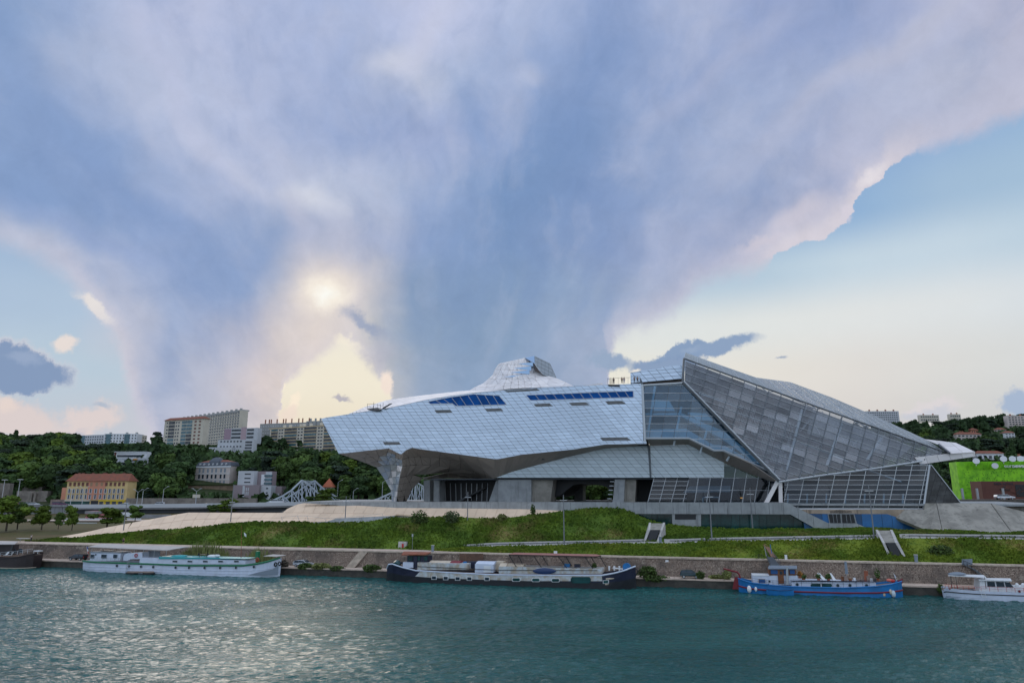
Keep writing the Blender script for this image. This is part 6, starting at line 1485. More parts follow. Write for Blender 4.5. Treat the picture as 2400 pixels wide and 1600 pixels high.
C_sil = mat('car_silver', (0.50, 0.53, 0.57), 0.25, 0.5); C_blk = mat('car_black', (0.012, 0.014, 0.02), 0.2); C_tl = mat('car_teal', (0.008, 0.035, 0.045), 0.22)
C_wht = mat('car_white', (0.70, 0.72, 0.75), 0.3); C_blu = mat('car_blue', (0.10, 0.20, 0.34), 0.3); C_red = mat('car_red', (0.35, 0.03, 0.03), 0.3); C_lt = mat('car_light_blue', (0.25, 0.38, 0.50), 0.3)
car((uvt(711,1320,-3.6)[0], -3.6, LZ), 0.0, 4.3, C_sil, 'silver hatchback parked on the lower quay behind bushes')
car((uvt(183,1310,-3.4)[0], -3.4, LZ), math.pi, 4.3, C_blk, 'black car parked on the lower quay by the white barge stern', style='estate')
car((uvt(1617,1345,-3.7)[0], -3.7, LZ), 0.0, 3.7, C_tl, 'dark teal small car parked on the lower quay left of the blue barge', H_=1.55)

# ------------------------------------------------------------------ tall lamp posts on the bank
def lamp(u, v, vtop, t, hv, label, du=0):
    a = uvt(u, v, t); a = (a[0], a[1], a[2] - .3); b = (a[0], a[1], uvt(u + du, vtop, t)[2]); r = empty('lamp_post', a, label, 'lamp post', 'tall grey lamp posts on the green bank')
    MB().tube(a, b, .17, .09, 8).build('pole', mat('post_grey', (0.19,0.20,0.215), .5, .3), r)
    zh = uvt(u, hv, t)[2]
    for sgn in (-1, 1): MB().box((a[0]+sgn*.42, a[1], zh + .03), (.75,.28,.10)).build('lamp_head', M_white, r)
    MB().tube((a[0],a[1],a[2]), (a[0],a[1],a[2]+.5), .24, n=8).build('collar', M_steel, r); return r
for q in ((286.5,1266,1166,14,1178,'grey lamp post leftmost on the bank, in front of the beige ramp tip'),(536.5,1267,1135,19,1176,'grey lamp post before the wide beige slope, second from the left'),(806,1273.5,1162,18,1174,'grey lamp post left of the curved silver leg'),(1095,1271.5,1152,21,1165,'grey lamp post in front of the dark glass under the museum belly'),(1322.5,1284.7,1159,9,1172,'grey lamp post left of the squat tunnel entrance'),(1670,1288,1147,11,1164,'grey lamp post in front of the museum entrance, right of the squat tunnel'),(2051.6,1283.5,1135,12,1150,'grey lamp post beside the tall slanting tunnel entrance')): lamp(*q)
lamp(1764,1238,1143,28.3,1158,'short grey lamp post before the teal glass, half hidden by the bank')

# ------------------------------------------------------------------ small things on the quay
for (u, v, lb) in ((1014,1294,'dark litter bin on the promenade at the start of the path'),(1548,1272,'dark litter bin beside the squat tunnel entrance'),(2148,1317,'tall dark bin on the quay edge near the slanting tunnel')):
    t = 1.0 if u != 1548 else 9.3; p = uvt(u, v, t); p = (p[0], t, 5.0 if u != 1548 else uvt(1548, vC(1548), 9)[2]); r = empty('litter_bin', p, lb, 'litter bin')
    MB().tube(p, (p[0],p[1],p[2]+1.25), .28, .32, 10).build('drum', M_bgrey, r); MB().tube((p[0],p[1],p[2]+1.3), (p[0],p[1],p[2]+1.4), .38, n=10).build('lid', M_path, r)
sp = uvt(966,1292,2.5); r = empty('signpost', (sp[0],2.5,5), 'thin signpost with small grey sign on the promenade', 'sign'); MB().tube((sp[0],2.5,5), (sp[0],2.5,8.6), .04, n=5).build('pole', M_steel, r); MB().box((sp[0],2.45,8.3), (.35,.05,.6)).build('plate', M_rail, r)
sp = uvt(944,1283,6.0); r = empty('concrete_block', (sp[0],6,5.2), 'pale concrete block with a red mark at the foot of the bank', 'block'); MB().box((sp[0],6,5.9), (1.9,.8,1.5)).build('block', M_path, r); MB().box((sp[0]+.15,5.56,5.8), (.45,.06,.9)).build('mark', M_redp, r)
# bicycle leaning at the quay edge
bx = uvt(1781,1302,.6); r = empty('bicycle', (bx[0],.6,5.02), 'dark bicycle parked on the quay edge beside the gangway', 'bicycle')
for dx in (-.9,.9): 
    w_ = MB().ring((bx[0]+dx*.58,.6,5.37), .34, .03, (0,1,0), 18, 5).build('wheel', M_tire, r)
g = MB(); P = {'b':(bx[0]-.52,.6,5.37),'f':(bx[0]+.52,.6,5.37),'c':(bx[0]-.05,.6,5.3),'s':(bx[0]-.2,.6,5.85),'h':(bx[0]+.36,.6,5.95)}
for a_, b_ in ('bc','bs','cs','sh','ch','hf'): g.tube(P[a_], P[b_], .025, n=5)
g.build('frame', M_bblack, r); MB().box((bx[0]-.22,.6,5.92), (.26,.14,.06)).build('saddle', M_black, r); MB().tube((bx[0]+.36,.3,6.05), (bx[0]+.36,.9,6.05), .02, n=5).build('handlebar', M_rail, r)
for u, m_ in ((1774,0),(1796,0)): pass
g = empty('table', uvt(47,1274,2.2)[:2] + (5.0,), 'long slab table on a forked steel leg beside the promenade', 'table')
c = uvt(55,1262,2.2); MB().box((c[0],2.2,6.0), (3.6,1.0,.1)).build('table_top', M_path, g); MB().path([(c[0]-1,2.2,5.0),(c[0]-.95,2.2,5.5),(c[0]-1.2,2.2,5.95)], .06, 5).build('leg', M_steel, g); MB().tube((c[0]-.95,2.2,5.5), (c[0]-.7,2.2,5.95), .06, n=5).build('leg', M_steel, g)
MB().box((uvt(1302,1295,.9)[0],.9,5.35), (.7,.1,.7)).build('notice_board', M_white, None, label='small white notice board on the quay behind the pergola', cat='notice board')
MB().box((uvt(1563,1309,-.3)[0],-.35,4.3), (.6,.08,.45)).build('wall_plate', M_white, None, label='small white plate fixed on the quay wall', cat='plate')
MB().box((uvt(1842,1304,.8)[0],.8,5.45), (.45,.1,.9)).build('notice_board', M_white, None, label='upright white board on the quay right of the gangway', cat='notice board')
pnl = empty('timber_screen', uvt(1104, 1320, -2.2)[:2] + (LZ,), 'brown timber screen against the quay wall behind the rusty barge', 'screen')
for k in range(14):
    u = 1077 + 4 * k; P = [uvt(u,1296.5,-.5), uvt(u+3.6,1296.5,-.5), uvt(u+3.6,1326,-2.4), uvt(u,1326,-2.4)]; MB().prism(P, (0,.08,0)).build('plank', mat('old_timber', (0.10,0.05,0.028), .8, var=.3, objvar=.3), pnl)
# people
Pj = [((-137.3,2.4,5.04), 1.72, mat('black_top', (0.012,0.012,0.014), .8), (mat('black_shorts', (0.012,0.012,0.014), .8), False), 'walk', 0.0, 'person in a black dress walking along the promenade with a dark bag'),
      ((uvt(72,1268,4.6)[0],4.6,5.04), 1.8, mat('white_shirt', (0.55,0.56,0.58), .8), (mat('dark_trousers', (0.02,0.02,0.03), .8), True), 'raise', 0.3, 'person in a white shirt raising one arm beside the promenade table')]
ttz = uvt(1480, 897.5, 37)[2]
for u, v, m_, l_, ps_, lb in ((1457.8,897.5,M_bred,M_black,'stand','person in dark red standing on the roof terrace, left of the couple'),(1463.2,897.5,mat('lilac_dress', (0.40,0.37,0.46), .8),mat('lilac_dress', (0.4,0.37,0.46), .8),'stand','person in a pale lilac dress on the roof terrace'),(1487,897.5,M_black,M_black,'lean','person in black leaning on the terrace railing, left of two'),(1494.8,897.5,M_navy,M_navy,'lean','person in navy leaning on the terrace railing, rightmost'),(1438.5,897.5,mat('rose_top', (0.40,0.14,0.16), .8),M_black,'stand','person in a rose top behind the terrace gate')):
    p = uvt(u, v, 37.0); Pj.append(((p[0], 37.0, ttz), 1.76, m_, (l_, True), ps_, -math.pi/2, lb))
for p, h, tp2, lg, po, fc, lb in Pj: person_mesh(p, h, tp2, lg, po, fc, lb)
bg_ = MB().ball((-137.6,2.4,6.1), (.16,.16,.25)).build('bag', M_black, None, smooth=True, label='dark shoulder bag carried by the person walking on the promenade', cat='bag')

# ------------------------------------------------------------------ shrubs and reeds on the landing and the bank
M_reed = mat('reed_green', (0.22, 0.24, 0.07), .8, var=.5, vscale=1.5); M_shrub = mat('shrub_green', (0.075, 0.125, 0.022), .8, var=.5, vscale=1.2)
def reeds(name, u0, u1, vb, h, t, n, label, seed):
    rs = np.random.RandomState(seed); V = []
    for k in range(n):
        u = rs.uniform(u0, u1); p = uvt(u, vb, t); x, y, z = p[0], t + rs.uniform(-.7, .7), LZ; hh = h * rs.uniform(.55, 1.0) * (1 - .5 * abs((u - (u0 + u1) / 2) / ((u1 - u0) / 2)) ** 2); lx, ly = rs.uniform(-.5, .5), rs.uniform(-.3, .3); w = rs.uniform(.06, .14)
        for (a, b, c) in (((x - w, y, z), (x + w, y, z), .6), ):
            m1 = (x + lx * .4, y + ly * .4, z + hh * .6); V += [(x - w, y, z), (x + w, y, z), (m1[0] + w, m1[1], m1[2]), (m1[0] - w, m1[1], m1[2]), (m1[0] - w, m1[1], m1[2]), (m1[0] + w, m1[1], m1[2]), (x + lx + .01, y + ly, z + hh), (x + lx - .01, y + ly, z + hh)]
    Vw = np.array([tuple(f2w(p)) for p in V]); o = fast_mesh(name, Vw, 4, M_reed, kind=None, label=label, cat='reeds'); return o
reeds('reed_clump', 425, 535, 1318, 5.6, -3.6, 380, 'tall pale reeds growing on the landing behind the white barge', 1)
reeds('reed_clump', 575, 642, 1318, 4.4, -3.6, 190, 'lower green reeds growing behind the bow of the white barge', 2)
for k, (u, v, t, z, r, n, m_, lb) in enumerate((
    (715,1328,-4.9,LZ-.3,(1.6,.8,.7),500,M_shrub,'green bush on the landing in front of the silver car'),
    (752,1335,-4.9,LZ-.3,(2.2,.8,.75),600,M_reed,'spreading green bush right of the silver car'),
    (790,1336,-5,LZ-.4,(1.8,.7,.5),350,M_shrub,'low weeds on the landing edge before the stone stairs'),
    (872,1335,-5,LZ-.4,(2.0,.8,.8),500,M_shrub,'green bush at the stern of the rusty barge'),
    (1518,1350,-4.6,LZ-.2,(2.0,1.0,1.3),700,M_shrub,'large green bush beside the bow of the rusty barge'),
    (1540,1360,-5.1,LZ-.6,(2.6,.8,.6),500,M_shrub,'low bush hanging over the landing edge left of the teal car'),
    (1642,1352,-4.6,LZ,(.8,.7,.8),260,M_shrub,'small bush in front of the teal car bonnet'),
    (1680,1352,-3.5,LZ,(1.7,.8,.4),350,M_reed,'dry weeds on the landing right of the teal car'),
    (1704,1355,-4,LZ,(.9,.6,.9),260,M_reed,'yellowish tuft at the stern of the blue barge'),
    (2205,1384,-5.2,.6,(.6,.5,.8),180,M_shrub,'small plant growing from the landing wall by the motor boat'),
    (662,1330,-4.7,LZ-.2,(1.4,.8,.9),300,mat('dry_brush', (0.09,0.075,0.055), .9, var=.4),'grey dry brush beside the bow of the white barge'),
    (982,1225,17,None,(2.4,1.6,1.7),520,M_shrub,'dark rounded shrub at the top of the bank before the beige slope'),
    (1059,1224,17,None,(2.0,1.4,1.6),460,mat('olive_shrub', (0.085,0.125,0.045), .8, var=.4),'olive shrub leaning right at the top of the bank'),
    (1177,1218,20,None,(1.2,.9,.8),350,M_reed,'low weeds on the crest of the bank'),
    (1249,1204,24,None,(.6,.6,1.3),160,M_shrub,'sapling on the crest of the bank before the grey parapet'),
    (2205,1306,4.5,None,(2.4,1.4,1.3),700,M_shrub,'rounded dark shrub on the lower bank right of the slanting tunnel'))):
    p = uvt(u, v, t); p = (p[0], t, p[2] if z is None else z); sh = empty('shrub', p, lb, 'shrub'); bush('foliage', p, r, n, m_, .28, 40 + k, par=sh); MB().tube((p[0],p[1],p[2]-.2), (p[0],p[1],p[2]+r[2]*.7), .06, .03, 5).build('stem', M_wood, sh)
# dirt trails worn into the bank
M_dirt = mat('red_dirt', (0.24, 0.13, 0.085), .9, var=.3, vscale=2)
def trail(pts, w, ob):
    dg = None; out = []
    for (u0, v0, t0), (u1, v1, t1) in zip(pts, pts[1:]):
        for k in range(8):
            f = k / 8; out.append((lerp(u0, u1, f), lerp(v0, v1, f), lerp(t0, t1, f)))
    g = MB(); P = [uvt(*q) for q in out]
    for a, b in zip(P, P[1:]): g.prism([(a[0]-w,a[1],a[2]+.02), (a[0]+w,a[1],a[2]+.02), (b[0]+w,b[1],b[2]+.02), (b[0]-w,b[1],b[2]+.02)], (0,0,.12))
    g.build('dirt_trail', M_dirt, kind='structure')
trail([(724,1282,5),(738,1262,9.5),(760,1234,14.5)], .5, None); trail([(1813,1306,1.6),(1800,1285,5.2),(1786,1272,8.3)], .4, None)
# stone-coloured landing weeds

# ------------------------------------------------------------------ the far bank: hills, road, houses, bridge (plain world coordinates)
def wY(u, v, Y):
    d = ray(u, v); k = Y / d[1]; return (k * d[0], Y, CAMZ + k * d[2])
def prj(x, y, z):
    z -= CAMZ; dp = y * CP + z * SP; return (1200 + FPX * x / dp, 800 - FPX * (-y * SP + z * CP) / dp)
HL = [(340,10.9),(372,11.0),(392,14),(412,20),(440,26),(500,40),(560,50),(620,55),(680,58),(900,66),(1600,70),(5000,60)]
HR = [(340,10.5),(430,12),(500,22),(600,44),(700,66),(800,84),(900,98),(1000,106),(1600,112),(5000,95)]
def hz(x, y):
    r = x / max(y, 1); f = min(1, max(0, (r - 0.15) / 0.35)); f = f * f * (3 - 2 * f)
    z = lerp(interp(HL, y), interp(HR, y), f)
    if y > 400: z += 5.0 * min(1, (y - 400) / 120) * mnoise.noise(Vector((x * 0.009, y * 0.009, 1.7)))
    rr2 = interp([(0.30, 0), (0.72, 0)], r); z += (6.0 * math.sin(r * 9.0)) * (f if y > 600 else 0) * min(1, (y - 600) / 200 if y > 600 else 0)
    return z
ys = [355,372,392,412,430,450,475,500,530,560,590,620,650,690,740,800,860,920,1000,1150,1400,2000,3500,5500]
hill = MB(); xs = [-1.3 + 0.05 * i for i in range(53)]
for i in range(len(xs) - 1):
    for a, b in zip(ys, ys[1:]):
        q = [(xs[i] * a, a), (xs[i + 1] * a, a), (xs[i + 1] * b, b), (xs[i] * b, b)]; hill.face([(x, y, hz(x, y)) for x, y in q])
hill.build('hillside', M_soil, kind='structure', fr=False)

def leaf_mat(name, a, b_, objvar=0.7):
    m = bpy.data.materials.new(name); m.use_nodes = True; t = m.node_tree; b = NB(t); bs = t.nodes['Principled BSDF']
    oi = b.n('ShaderNodeObjectInfo').outputs['Random']; pos = b.n('ShaderNodeNewGeometry').outputs['Position']
    c = b.mix(oi, a, b_); c = b.mix(b.mr(b.noise(pos, 0.35, 4, 0.65), 0.4, 0.65, 0, 0.6), c, tuple(x * 1.7 for x in b_[:3]) + (1,))
    vm = b.n('ShaderNodeVectorMath', operation='SCALE'); b.put(vm.inputs[0], c)
    b.put(vm.inputs['Scale'], b.m('MULTIPLY_ADD', b.m('FRACT', b.m('MULTIPLY', oi, 7.13)), objvar, 1 - objvar / 2))
    b.put(bs.inputs['Base Color'], vm.outputs[0]); bs.inputs['Roughness'].default_value = .8; bs.inputs['Specular IOR Level'].default_value = .15
    return m
L_dark = leaf_mat('leaves_dark', (0.026, 0.051, 0.022, 1), (0.040, 0.070, 0.023, 1))
L_mid = leaf_mat('leaves_mid', (0.040, 0.074, 0.022, 1), (0.064, 0.104, 0.024, 1))
L_ced = leaf_mat('leaves_cedar', (0.022, 0.038, 0.026, 1), (0.034, 0.050, 0.032, 1), .4)
L_brt = leaf_mat('leaves_bright', (0.060, 0.100, 0.015, 1), (0.085, 0.125, 0.018, 1), .3)
M_bark = mat('bark', (0.07, 0.055, 0.04), .9, var=.3, vscale=2)
def crown_mesh(name, m, kind, seed, n=900, size=.75):
    """unit tree: height 1, crown radius about .36; leaf faces set on a cluster of lumps"""
    rs = np.random.RandomState(seed); L = []
    if kind == 'round':
        for k in range(11): 
            a = rs.rand() * 6.28; r = .20 * rs.rand() ** .5; L.append((r * math.cos(a), r * math.sin(a), rs.uniform(.38, .80), rs.uniform(.13, .20), rs.uniform(.11, .17)))
        L.append((0, 0, .6, .24, .28))
    elif kind == 'tall':
        for k in range(10): z = rs.uniform(.2, .88); a = rs.rand() * 6.28; r = .07 * (1.1 - z); L.append((r * math.cos(a), r * math.sin(a), z, .15 * (1.25 - z), .13))
    elif kind == 'cedar':
        for k in range(12): z = rs.uniform(.4, .93); a = rs.rand() * 6.28; r = rs.uniform(.05, .30) * (1.25 - z * .7); L.append((r * math.cos(a), r * math.sin(a), z, rs.uniform(.14, .22), .045))
    elif kind == 'park':
        for k in range(19): 
            a = rs.rand() * 6.28; z = rs.uniform(.27, .86); r = rs.uniform(.02, .30) * (1.15 - abs(z - .5)); L.append((r * math.cos(a), r * math.sin(a), z, rs.uniform(.07, .13), rs.uniform(.05, .10)))
    V = []
    w = np.array([l[3] * (l[3] + l[4]) for l in L]); w /= w.sum(); idx = rs.choice(len(L), n, p=w); LA = np.array(L)[idx]
    d = rs.randn(n, 3); d /= np.linalg.norm(d, axis=1)[:, None]; d[:, 2] = np.where(rs.rand(n) < .7, np.abs(d[:, 2]), d[:, 2])
    rr_ = (.85 + .3 * rs.rand(n, 1)) if kind != 'park' else (.7 + .8 * rs.rand(n, 1) ** 1.5); R_ = np.stack([LA[:, 3], LA[:, 3], LA[:, 4]], 1); p = LA[:, :3] + d * R_ * rr_
    nrm = d + rs.randn(n, 3) * .45; nrm /= np.linalg.norm(nrm, axis=1)[:, None]; e = np.cross(nrm, rs.randn(n, 3)); e /= np.linalg.norm(e, axis=1)[:, None]; f = np.cross(nrm, e)
    s = size * .058 * (.6 + .8 * rs.rand(n, 1)); v = np.stack([p - e * s - f * s * .7, p + e * s - f * s * .7, p + e * s * .7 + f * s, p - e * s * .7 + f * s], 1).reshape(-1, 3)
    cores = []
    for (x, y, z, r, h) in L:
        nu, nv = 7, 5
        for i in range(nv):
            for j in range(nu):
                q = []
                for (ii, jj) in ((i, j), (i, j + 1), (i + 1, j + 1), (i + 1, j)):
                    th = math.pi * min(max(ii / nv, .03), .97); ph = 2 * math.pi * jj / nu; k = .84 + .1 * math.sin(3 * ph + ii * 2)
                    q.append((x + r * k * math.sin(th) * math.cos(ph), y + r * k * math.sin(th) * math.sin(ph), z + h * k * math.cos(th)))
                cores += q[::-1]
    v = np.concatenate([v, np.array(cores)])
    me = bpy.data.meshes.new(name); nn = len(v); nf = nn // 4
    me.vertices.add(nn); me.vertices.foreach_set('co', v.astype(np.float32).ravel()); me.loops.add(nn); me.loops.foreach_set('vertex_index', np.arange(nn, dtype=np.int32))
    me.polygons.add(nf); me.polygons.foreach_set('loop_start', np.arange(0, nn, 4, dtype=np.int32)); me.materials.append(m); me.update(); me.validate(); return me, v
def trunk_mesh(kind):
    g = MB(); g.tube((0, 0, 0), (0.01, 0, .5), .022, .014, 7)
    for k in range(4): a = k * 1.6; g.tube((0, 0, .28 + .05 * k), (.14 * math.cos(a), .14 * math.sin(a), .5 + .06 * k), .011, .005, 5)
    if kind != 'round': g.tube((0, 0, .45), (0, 0, .92), .014, .004, 6)
    me = bpy.data.meshes.new('trunk'); me.from_pydata([tuple(p) for p in g.v], [], g.f); me.materials.append(M_bark); me.update(); return me
TR = {'round': trunk_mesh('round'), 'tall': trunk_mesh('tall'), 'cedar': trunk_mesh('cedar')}
KIN = {'round': [crown_mesh('crown', m_, 'round', s_, 1100)[0] for m_, s_ in ((L_dark, 1), (L_mid, 2), (L_dark, 3), (L_mid, 4), (L_dark, 5), (L_brt, 6))],
       'tall': [crown_mesh('crown', m_, 'tall', s_, 800)[0] for m_, s_ in ((L_dark, 11), (L_dark, 12))],
       'cedar': [crown_mesh('crown', m_, 'cedar', s_, 900, .6)[0] for m_, s_ in ((L_ced, 21), (L_ced, 22))]}
NM = {'round': 'broadleaf_tree', 'tall': 'cypress_tree', 'cedar': 'cedar_tree'}
def tree(kind, var, p, h, w, label, group=None, rz=None):
    o = bpy.data.objects.new(NM[kind], None); COL.objects.link(o); o.location = p; o.rotation_euler = (0, 0, rnd.uniform(0, 6.28) if rz is None else rz); o.scale = (w, w, h)
    tag(o, label, 'tree', group)
    for nm, me in (('trunk', TR[kind]), ('crown', KIN[kind][var % len(KIN[kind])])):
        c = bpy.data.objects.new(nm, me); COL.objects.link(c); c.parent = o
    return o

# -------- buildings
def Yg(u, vb, lo=378, hi=1150):
    d = ray(u, vb); Y = lo
    while Y < hi:
        if hz(d[0] / d[1] * Y, Y) >= CAMZ + d[2] / d[1] * Y: return Y
        Y += 2
    return hi
YV = {k: Yg(*v) for k, v in dict(villa=(305, 1089), terr=(550, 1064), mauve=(566, 1034), h1=(2270, 1030), h2=(2283, 1014), h3=(2347, 1011), h4=(2366, 1025), h5=(2320, 1078), h6=(2400, 1079), h7=(2256, 1018)).items()}
print('YV', YV)
W_cream = mat('wall_cream', (0.58, 0.53, 0.44), .8, var=.12, vscale=.1); W_grey = mat('wall_grey', (0.33, 0.335, 0.33), .8, var=.1, vscale=.1); W_lgrey = mat('wall_light_grey', (0.50, 0.52, 0.55), .8, var=.08, vscale=.1)
W_mauve = mat('wall_mauve', (0.27, 0.22, 0.235), .8); W_yellow = mat('wall_yellow', (0.66, 0.48, 0.22), .85, var=.12, vscale=.25); W_orange = mat('wall_orange', (0.62, 0.27, 0.17), .85, var=.12, vscale=.25)
W_pinkish = mat('wall_pinkish', (0.60, 0.52, 0.48), .8, var=.12, vscale=.2); R_red = mat('red_tiles', (0.27, 0.085, 0.05), .85, col2=(0.19,0.075,0.05), vscale=.6); R_slate = mat('slate_roof', (0.075, 0.09, 0.115), .6)
G_win = mat('far_window', (0.035, 0.045, 0.06), .15); G_bal = mat('balcony_glass', (0.07, 0.17, 0.21), .2, var=.5, vscale=.4); S_sh = mat('brown_shutter', (0.16, 0.065, 0.05), .8); W_bal = mat('balcony_shade', (0.09, 0.10, 0.115), .7, var=.5, vscale=.4)
W_peach = mat('slab_peach', (0.62, 0.46, 0.26), .8); W_wht = mat('wall_white', (0.66, 0.68, 0.71), .7); M_road = mat('asphalt', (0.055, 0.057, 0.062), .9, var=.2, vscale=.3); M_rconc = mat('road_concrete', (0.26, 0.265, 0.28), .85, var=.25, vscale=.15, stain=.4); M_stonew = mat('old_stone_wall', (0.16, 0.14, 0.12), .95, col2=(.25,.22,.19), vscale=.35)
class Bld:
    def __init__(s, name, label, u0, Y0, u1, Y1, vt, vb, depth, wall, cat='building', at=0.5, group=None):
        a, b = wY(u0, vb, Y0), wY(u1, vb, Y1); um = lerp(u0, u1, at); Ym = lerp(Y0, Y1, at)
        s.A = Vector((wY(u0, vt, Y0)[0], Y0)); s.B = Vector((wY(u1, vt, Y1)[0], Y1)); s.z1 = wY(um, vt, Ym)[2]; s.z0 = wY(um, vb, Ym)[2]
        d = s.B - s.A; s.L = d.length; s.d = d / s.L; s.n = Vector((-s.d.y, s.d.x)); s.dep = depth
        s.r = empty(name, ((s.A.x + s.B.x) / 2, (s.A.y + s.B.y) / 2, s.z0), label, cat, group, fr=False); s.wallm = wall
        s.box(0, 1, 0, 1, 0, depth, 'wall', wall)
    def P(s, f, g, o=0.0): q = s.A + s.d * (f * s.L) + s.n * o; return (q.x, q.y, lerp(s.z0, s.z1, g))
    def box(s, f0, f1, g0, g1, o, d, name, m, par=None, label=None, kind=None, mb=None):
        t = mb or MB(); n = s.n * d; t.prism([s.P(f0, g0, o), s.P(f1, g0, o), s.P(f1, g1, o), s.P(f0, g1, o)], (n.x, n.y, 0))
        return t if mb else t.build(name, m, par or s.r, fr=False, label=label, kind=kind)
    def grid(s, fs, gs, wf, hg, name, m, o=-.06, joined=False, sill=None):
        mb = MB() if joined else None
        for f in fs:
            for g in gs:
                w = s.box(f - wf / 2, f + wf / 2, g - hg / 2, g + hg / 2, o, .12, name, m, mb=mb)
                if not joined and sill: s.box(f - wf * .62, f + wf * .62, g - hg / 2 - hg * .12, g - hg / 2, o - .12, .2, 'sill', sill, par=w)
        if joined: mb.build(name + 's', m, s.r, fr=False, kind='stuff')
    def chimneys(s, fs, w, h, m, dz=0, o=None, joined=False):
        for f in fs:
            q = s.P(f, 1, o if o is not None else s.dep * .4); MB().box((q[0], q[1], s.z1 + dz + h / 2), (w, w, h)).build('chimney', m, s.r, fr=False)
    def hip(s, h, over, name, m, ridge=.35, z=0):
        P = [Vector(s.P(f, 1, o)) for f, o in ((-over / s.L, -over), (1 + over / s.L, -over), (1 + over / s.L, s.dep + over), (-over / s.L, s.dep + over))]
        r0, r1 = Vector(s.P(min(.5, ridge * s.dep / s.L * 1.4), 1, s.dep / 2)), Vector(s.P(1 - min(.5, ridge * s.dep / s.L * 1.4), 1, s.dep / 2)); r0.z += h; r1.z += h
        g = MB(); Q = [tuple(p + Vector((0, 0, z))) for p in P]; r0.z += z; r1.z += z; r0, r1 = tuple(r0), tuple(r1)
        g.face([Q[0], Q[1], r1, r0]); g.face([Q[1], Q[2], r1]); g.face([Q[2], Q[3], r0, r1]); g.face([Q[3], Q[0], r0]); g.face(Q[::-1]); return g.build(name, m, s.r, fr=False)
fr_ = lambda n, a=0.0, b=1.0: [a + (b - a) * (k + .5) / n for k in range(n)]
b = Bld('apartment_block', 'very long grey slab block on the hill crest, highest of all', 405, 800, 563, 700, 961, 1040, 9, W_cream, at=1.0)
b.grid(fr_(30), fr_(11, .05, .98), .020, .048, 'window', G_win, joined=True); g = MB()
for k in range(12): b.box(0, 1, k / 11.2 + .012, k / 11.2 + .020, -.3, .3, 'x', None, mb=g)
b.box(0, .985, .955, 1.0, -.5, .5, 'cornice', W_grey); g.build('floor_band', W_grey, b.r, fr=False, kind='stuff')
b.chimneys(fr_(14, .12), 2.0, 2.6, W_grey); b.box(.25, .99, 1.0, 1.035, 3, 8, 'roof_house', W_grey)
b = Bld('apartment_tower', 'cream tower with red roof and blue glazed balconies on the hill', 387, 640, 479, 620, 983, 1052, 6, W_cream)
b.hip(2.6, 1.0, 'roof', R_red); R8 = fr_(8, .03, .97)
b.grid([.075], R8, .04, .055, 'window', G_win); b.grid([.31, .37], R8, .035, .06, 'window', G_win); b.grid([.79, .90], R8, .05, .055, 'window', S_sh)
for k, g_ in enumerate(R8):
    b.box(.115, .27, g_ - .045, g_ + .045, -.15, .2, 'balcony', (G_bal, W_bal)[(k > 2)]); b.box(.45, .57, g_ - .045, g_ + .045, -.15, .2, 'balcony', G_bal); b.box(.58, .71, g_ - .045, g_ + .045, -.15, .2, 'balcony', (G_bal, W_bal)[(k < 4)])
b = Bld('apartment_block', 'low white block with blue glazed balconies on the left crest, right of two', 245, 780, 322, 780, 1016, 1045, 14, W_wht)
b.grid(fr_(11), fr_(4, .05, .98), .035, .12, 'window', G_win, joined=True); 
for f in (.05, .62): b.box(f, f + .16, .04, .97, -.2, .25, 'glazed_bay', G_bal)
b.chimneys([.1, .6, .9], 2, 2, W_grey)
b = Bld('apartment_block', 'low white block on the left crest, leftmost building of the hill', 189, 800, 244, 790, 1019, 1042, 14, W_lgrey); b.grid(fr_(8, .2), fr_(3, .1, .95), .05, .13, 'window', G_win, joined=True); b.box(.02, .2, .08, .95, -.2, .25, 'glazed_bay', G_bal)
b = Bld('apartment_block', 'low cream flats end block beside the white block on the left crest', 322.5, 782, 345, 800, 1019, 1045, 10, W_cream); b.grid(fr_(4), fr_(3, .1, .9), .12, .12, 'window', G_win, joined=True)
b = Bld('villa', 'flat-roofed white modern villa among the trees on the left hill', 268, YV['villa'] + 9, 345, YV['villa'] + 9, 1058, 1075, 6, W_wht, 'house'); b.box(.1, .85, .25, .55, -.1, .2, 'window_band', G_win); b.box(-.03, 1.02, .92, 1.0, -1.0, 1.2, 'roof', W_wht); b.box(0.01, .07, .3, .9, -.12, .2, 'wood_panel', S_sh)
b = Bld('villa', 'lower white terraced villa with an orange awning among trees', 276, YV['villa'], 338, YV['villa'], 1073, 1092, 6, W_lgrey, 'house'); b.box(.2, .95, .1, .35, -.1, .2, 'window_band', G_win); b.box(.25, .95, .62, .75, -.1, .2, 'window_band', G_win); b.box(.6, .75, .78, .9, -.8, .9, 'orange_awning', mat('orange_fabric', (0.6,.25,.03), .8)); b.box(0, 1, .48, .58, -1.0, 1.1, 'terrace', W_wht)
b = Bld('apartment_block', 'mauve and white stepped apartment block below the long slab', 527, 612, 605, 604, 1003, 1040, 6, W_lgrey)
b.box(0.0, .20, 0, .98, -.2, .25, 'mauve_wall', mat('mauve', (0.34,.24,.29), .8)); b.box(.50, .66, 0, 1.06, -.2, .4, 'mauve_wall', mat('mauve2', (0.42,.31,.34), .8))
for k in range(4): b.box(.22, .49, .12 + .23 * k, .25 + .23 * k, -.15, .2, 'balcony', W_bal); b.box(.68, .88, .12 + .23 * k, .25 + .23 * k, -.15, .2, 'balcony', W_bal)
b = Bld('terraced_flats', 'white terraced flats stepping down the hill, below the mauve block', 511, YV['terr'] + 5, 594, YV['terr'], 1030, 1070, 6, W_lgrey)
for k in range(5): b.box(.78, .97, .12 + .17 * k, .22 + .17 * k, -.15, .2, 'balcony', W_bal)
b.grid(fr_(7, .05, .7), [.9, .6], .05, .09, 'window', G_win); 
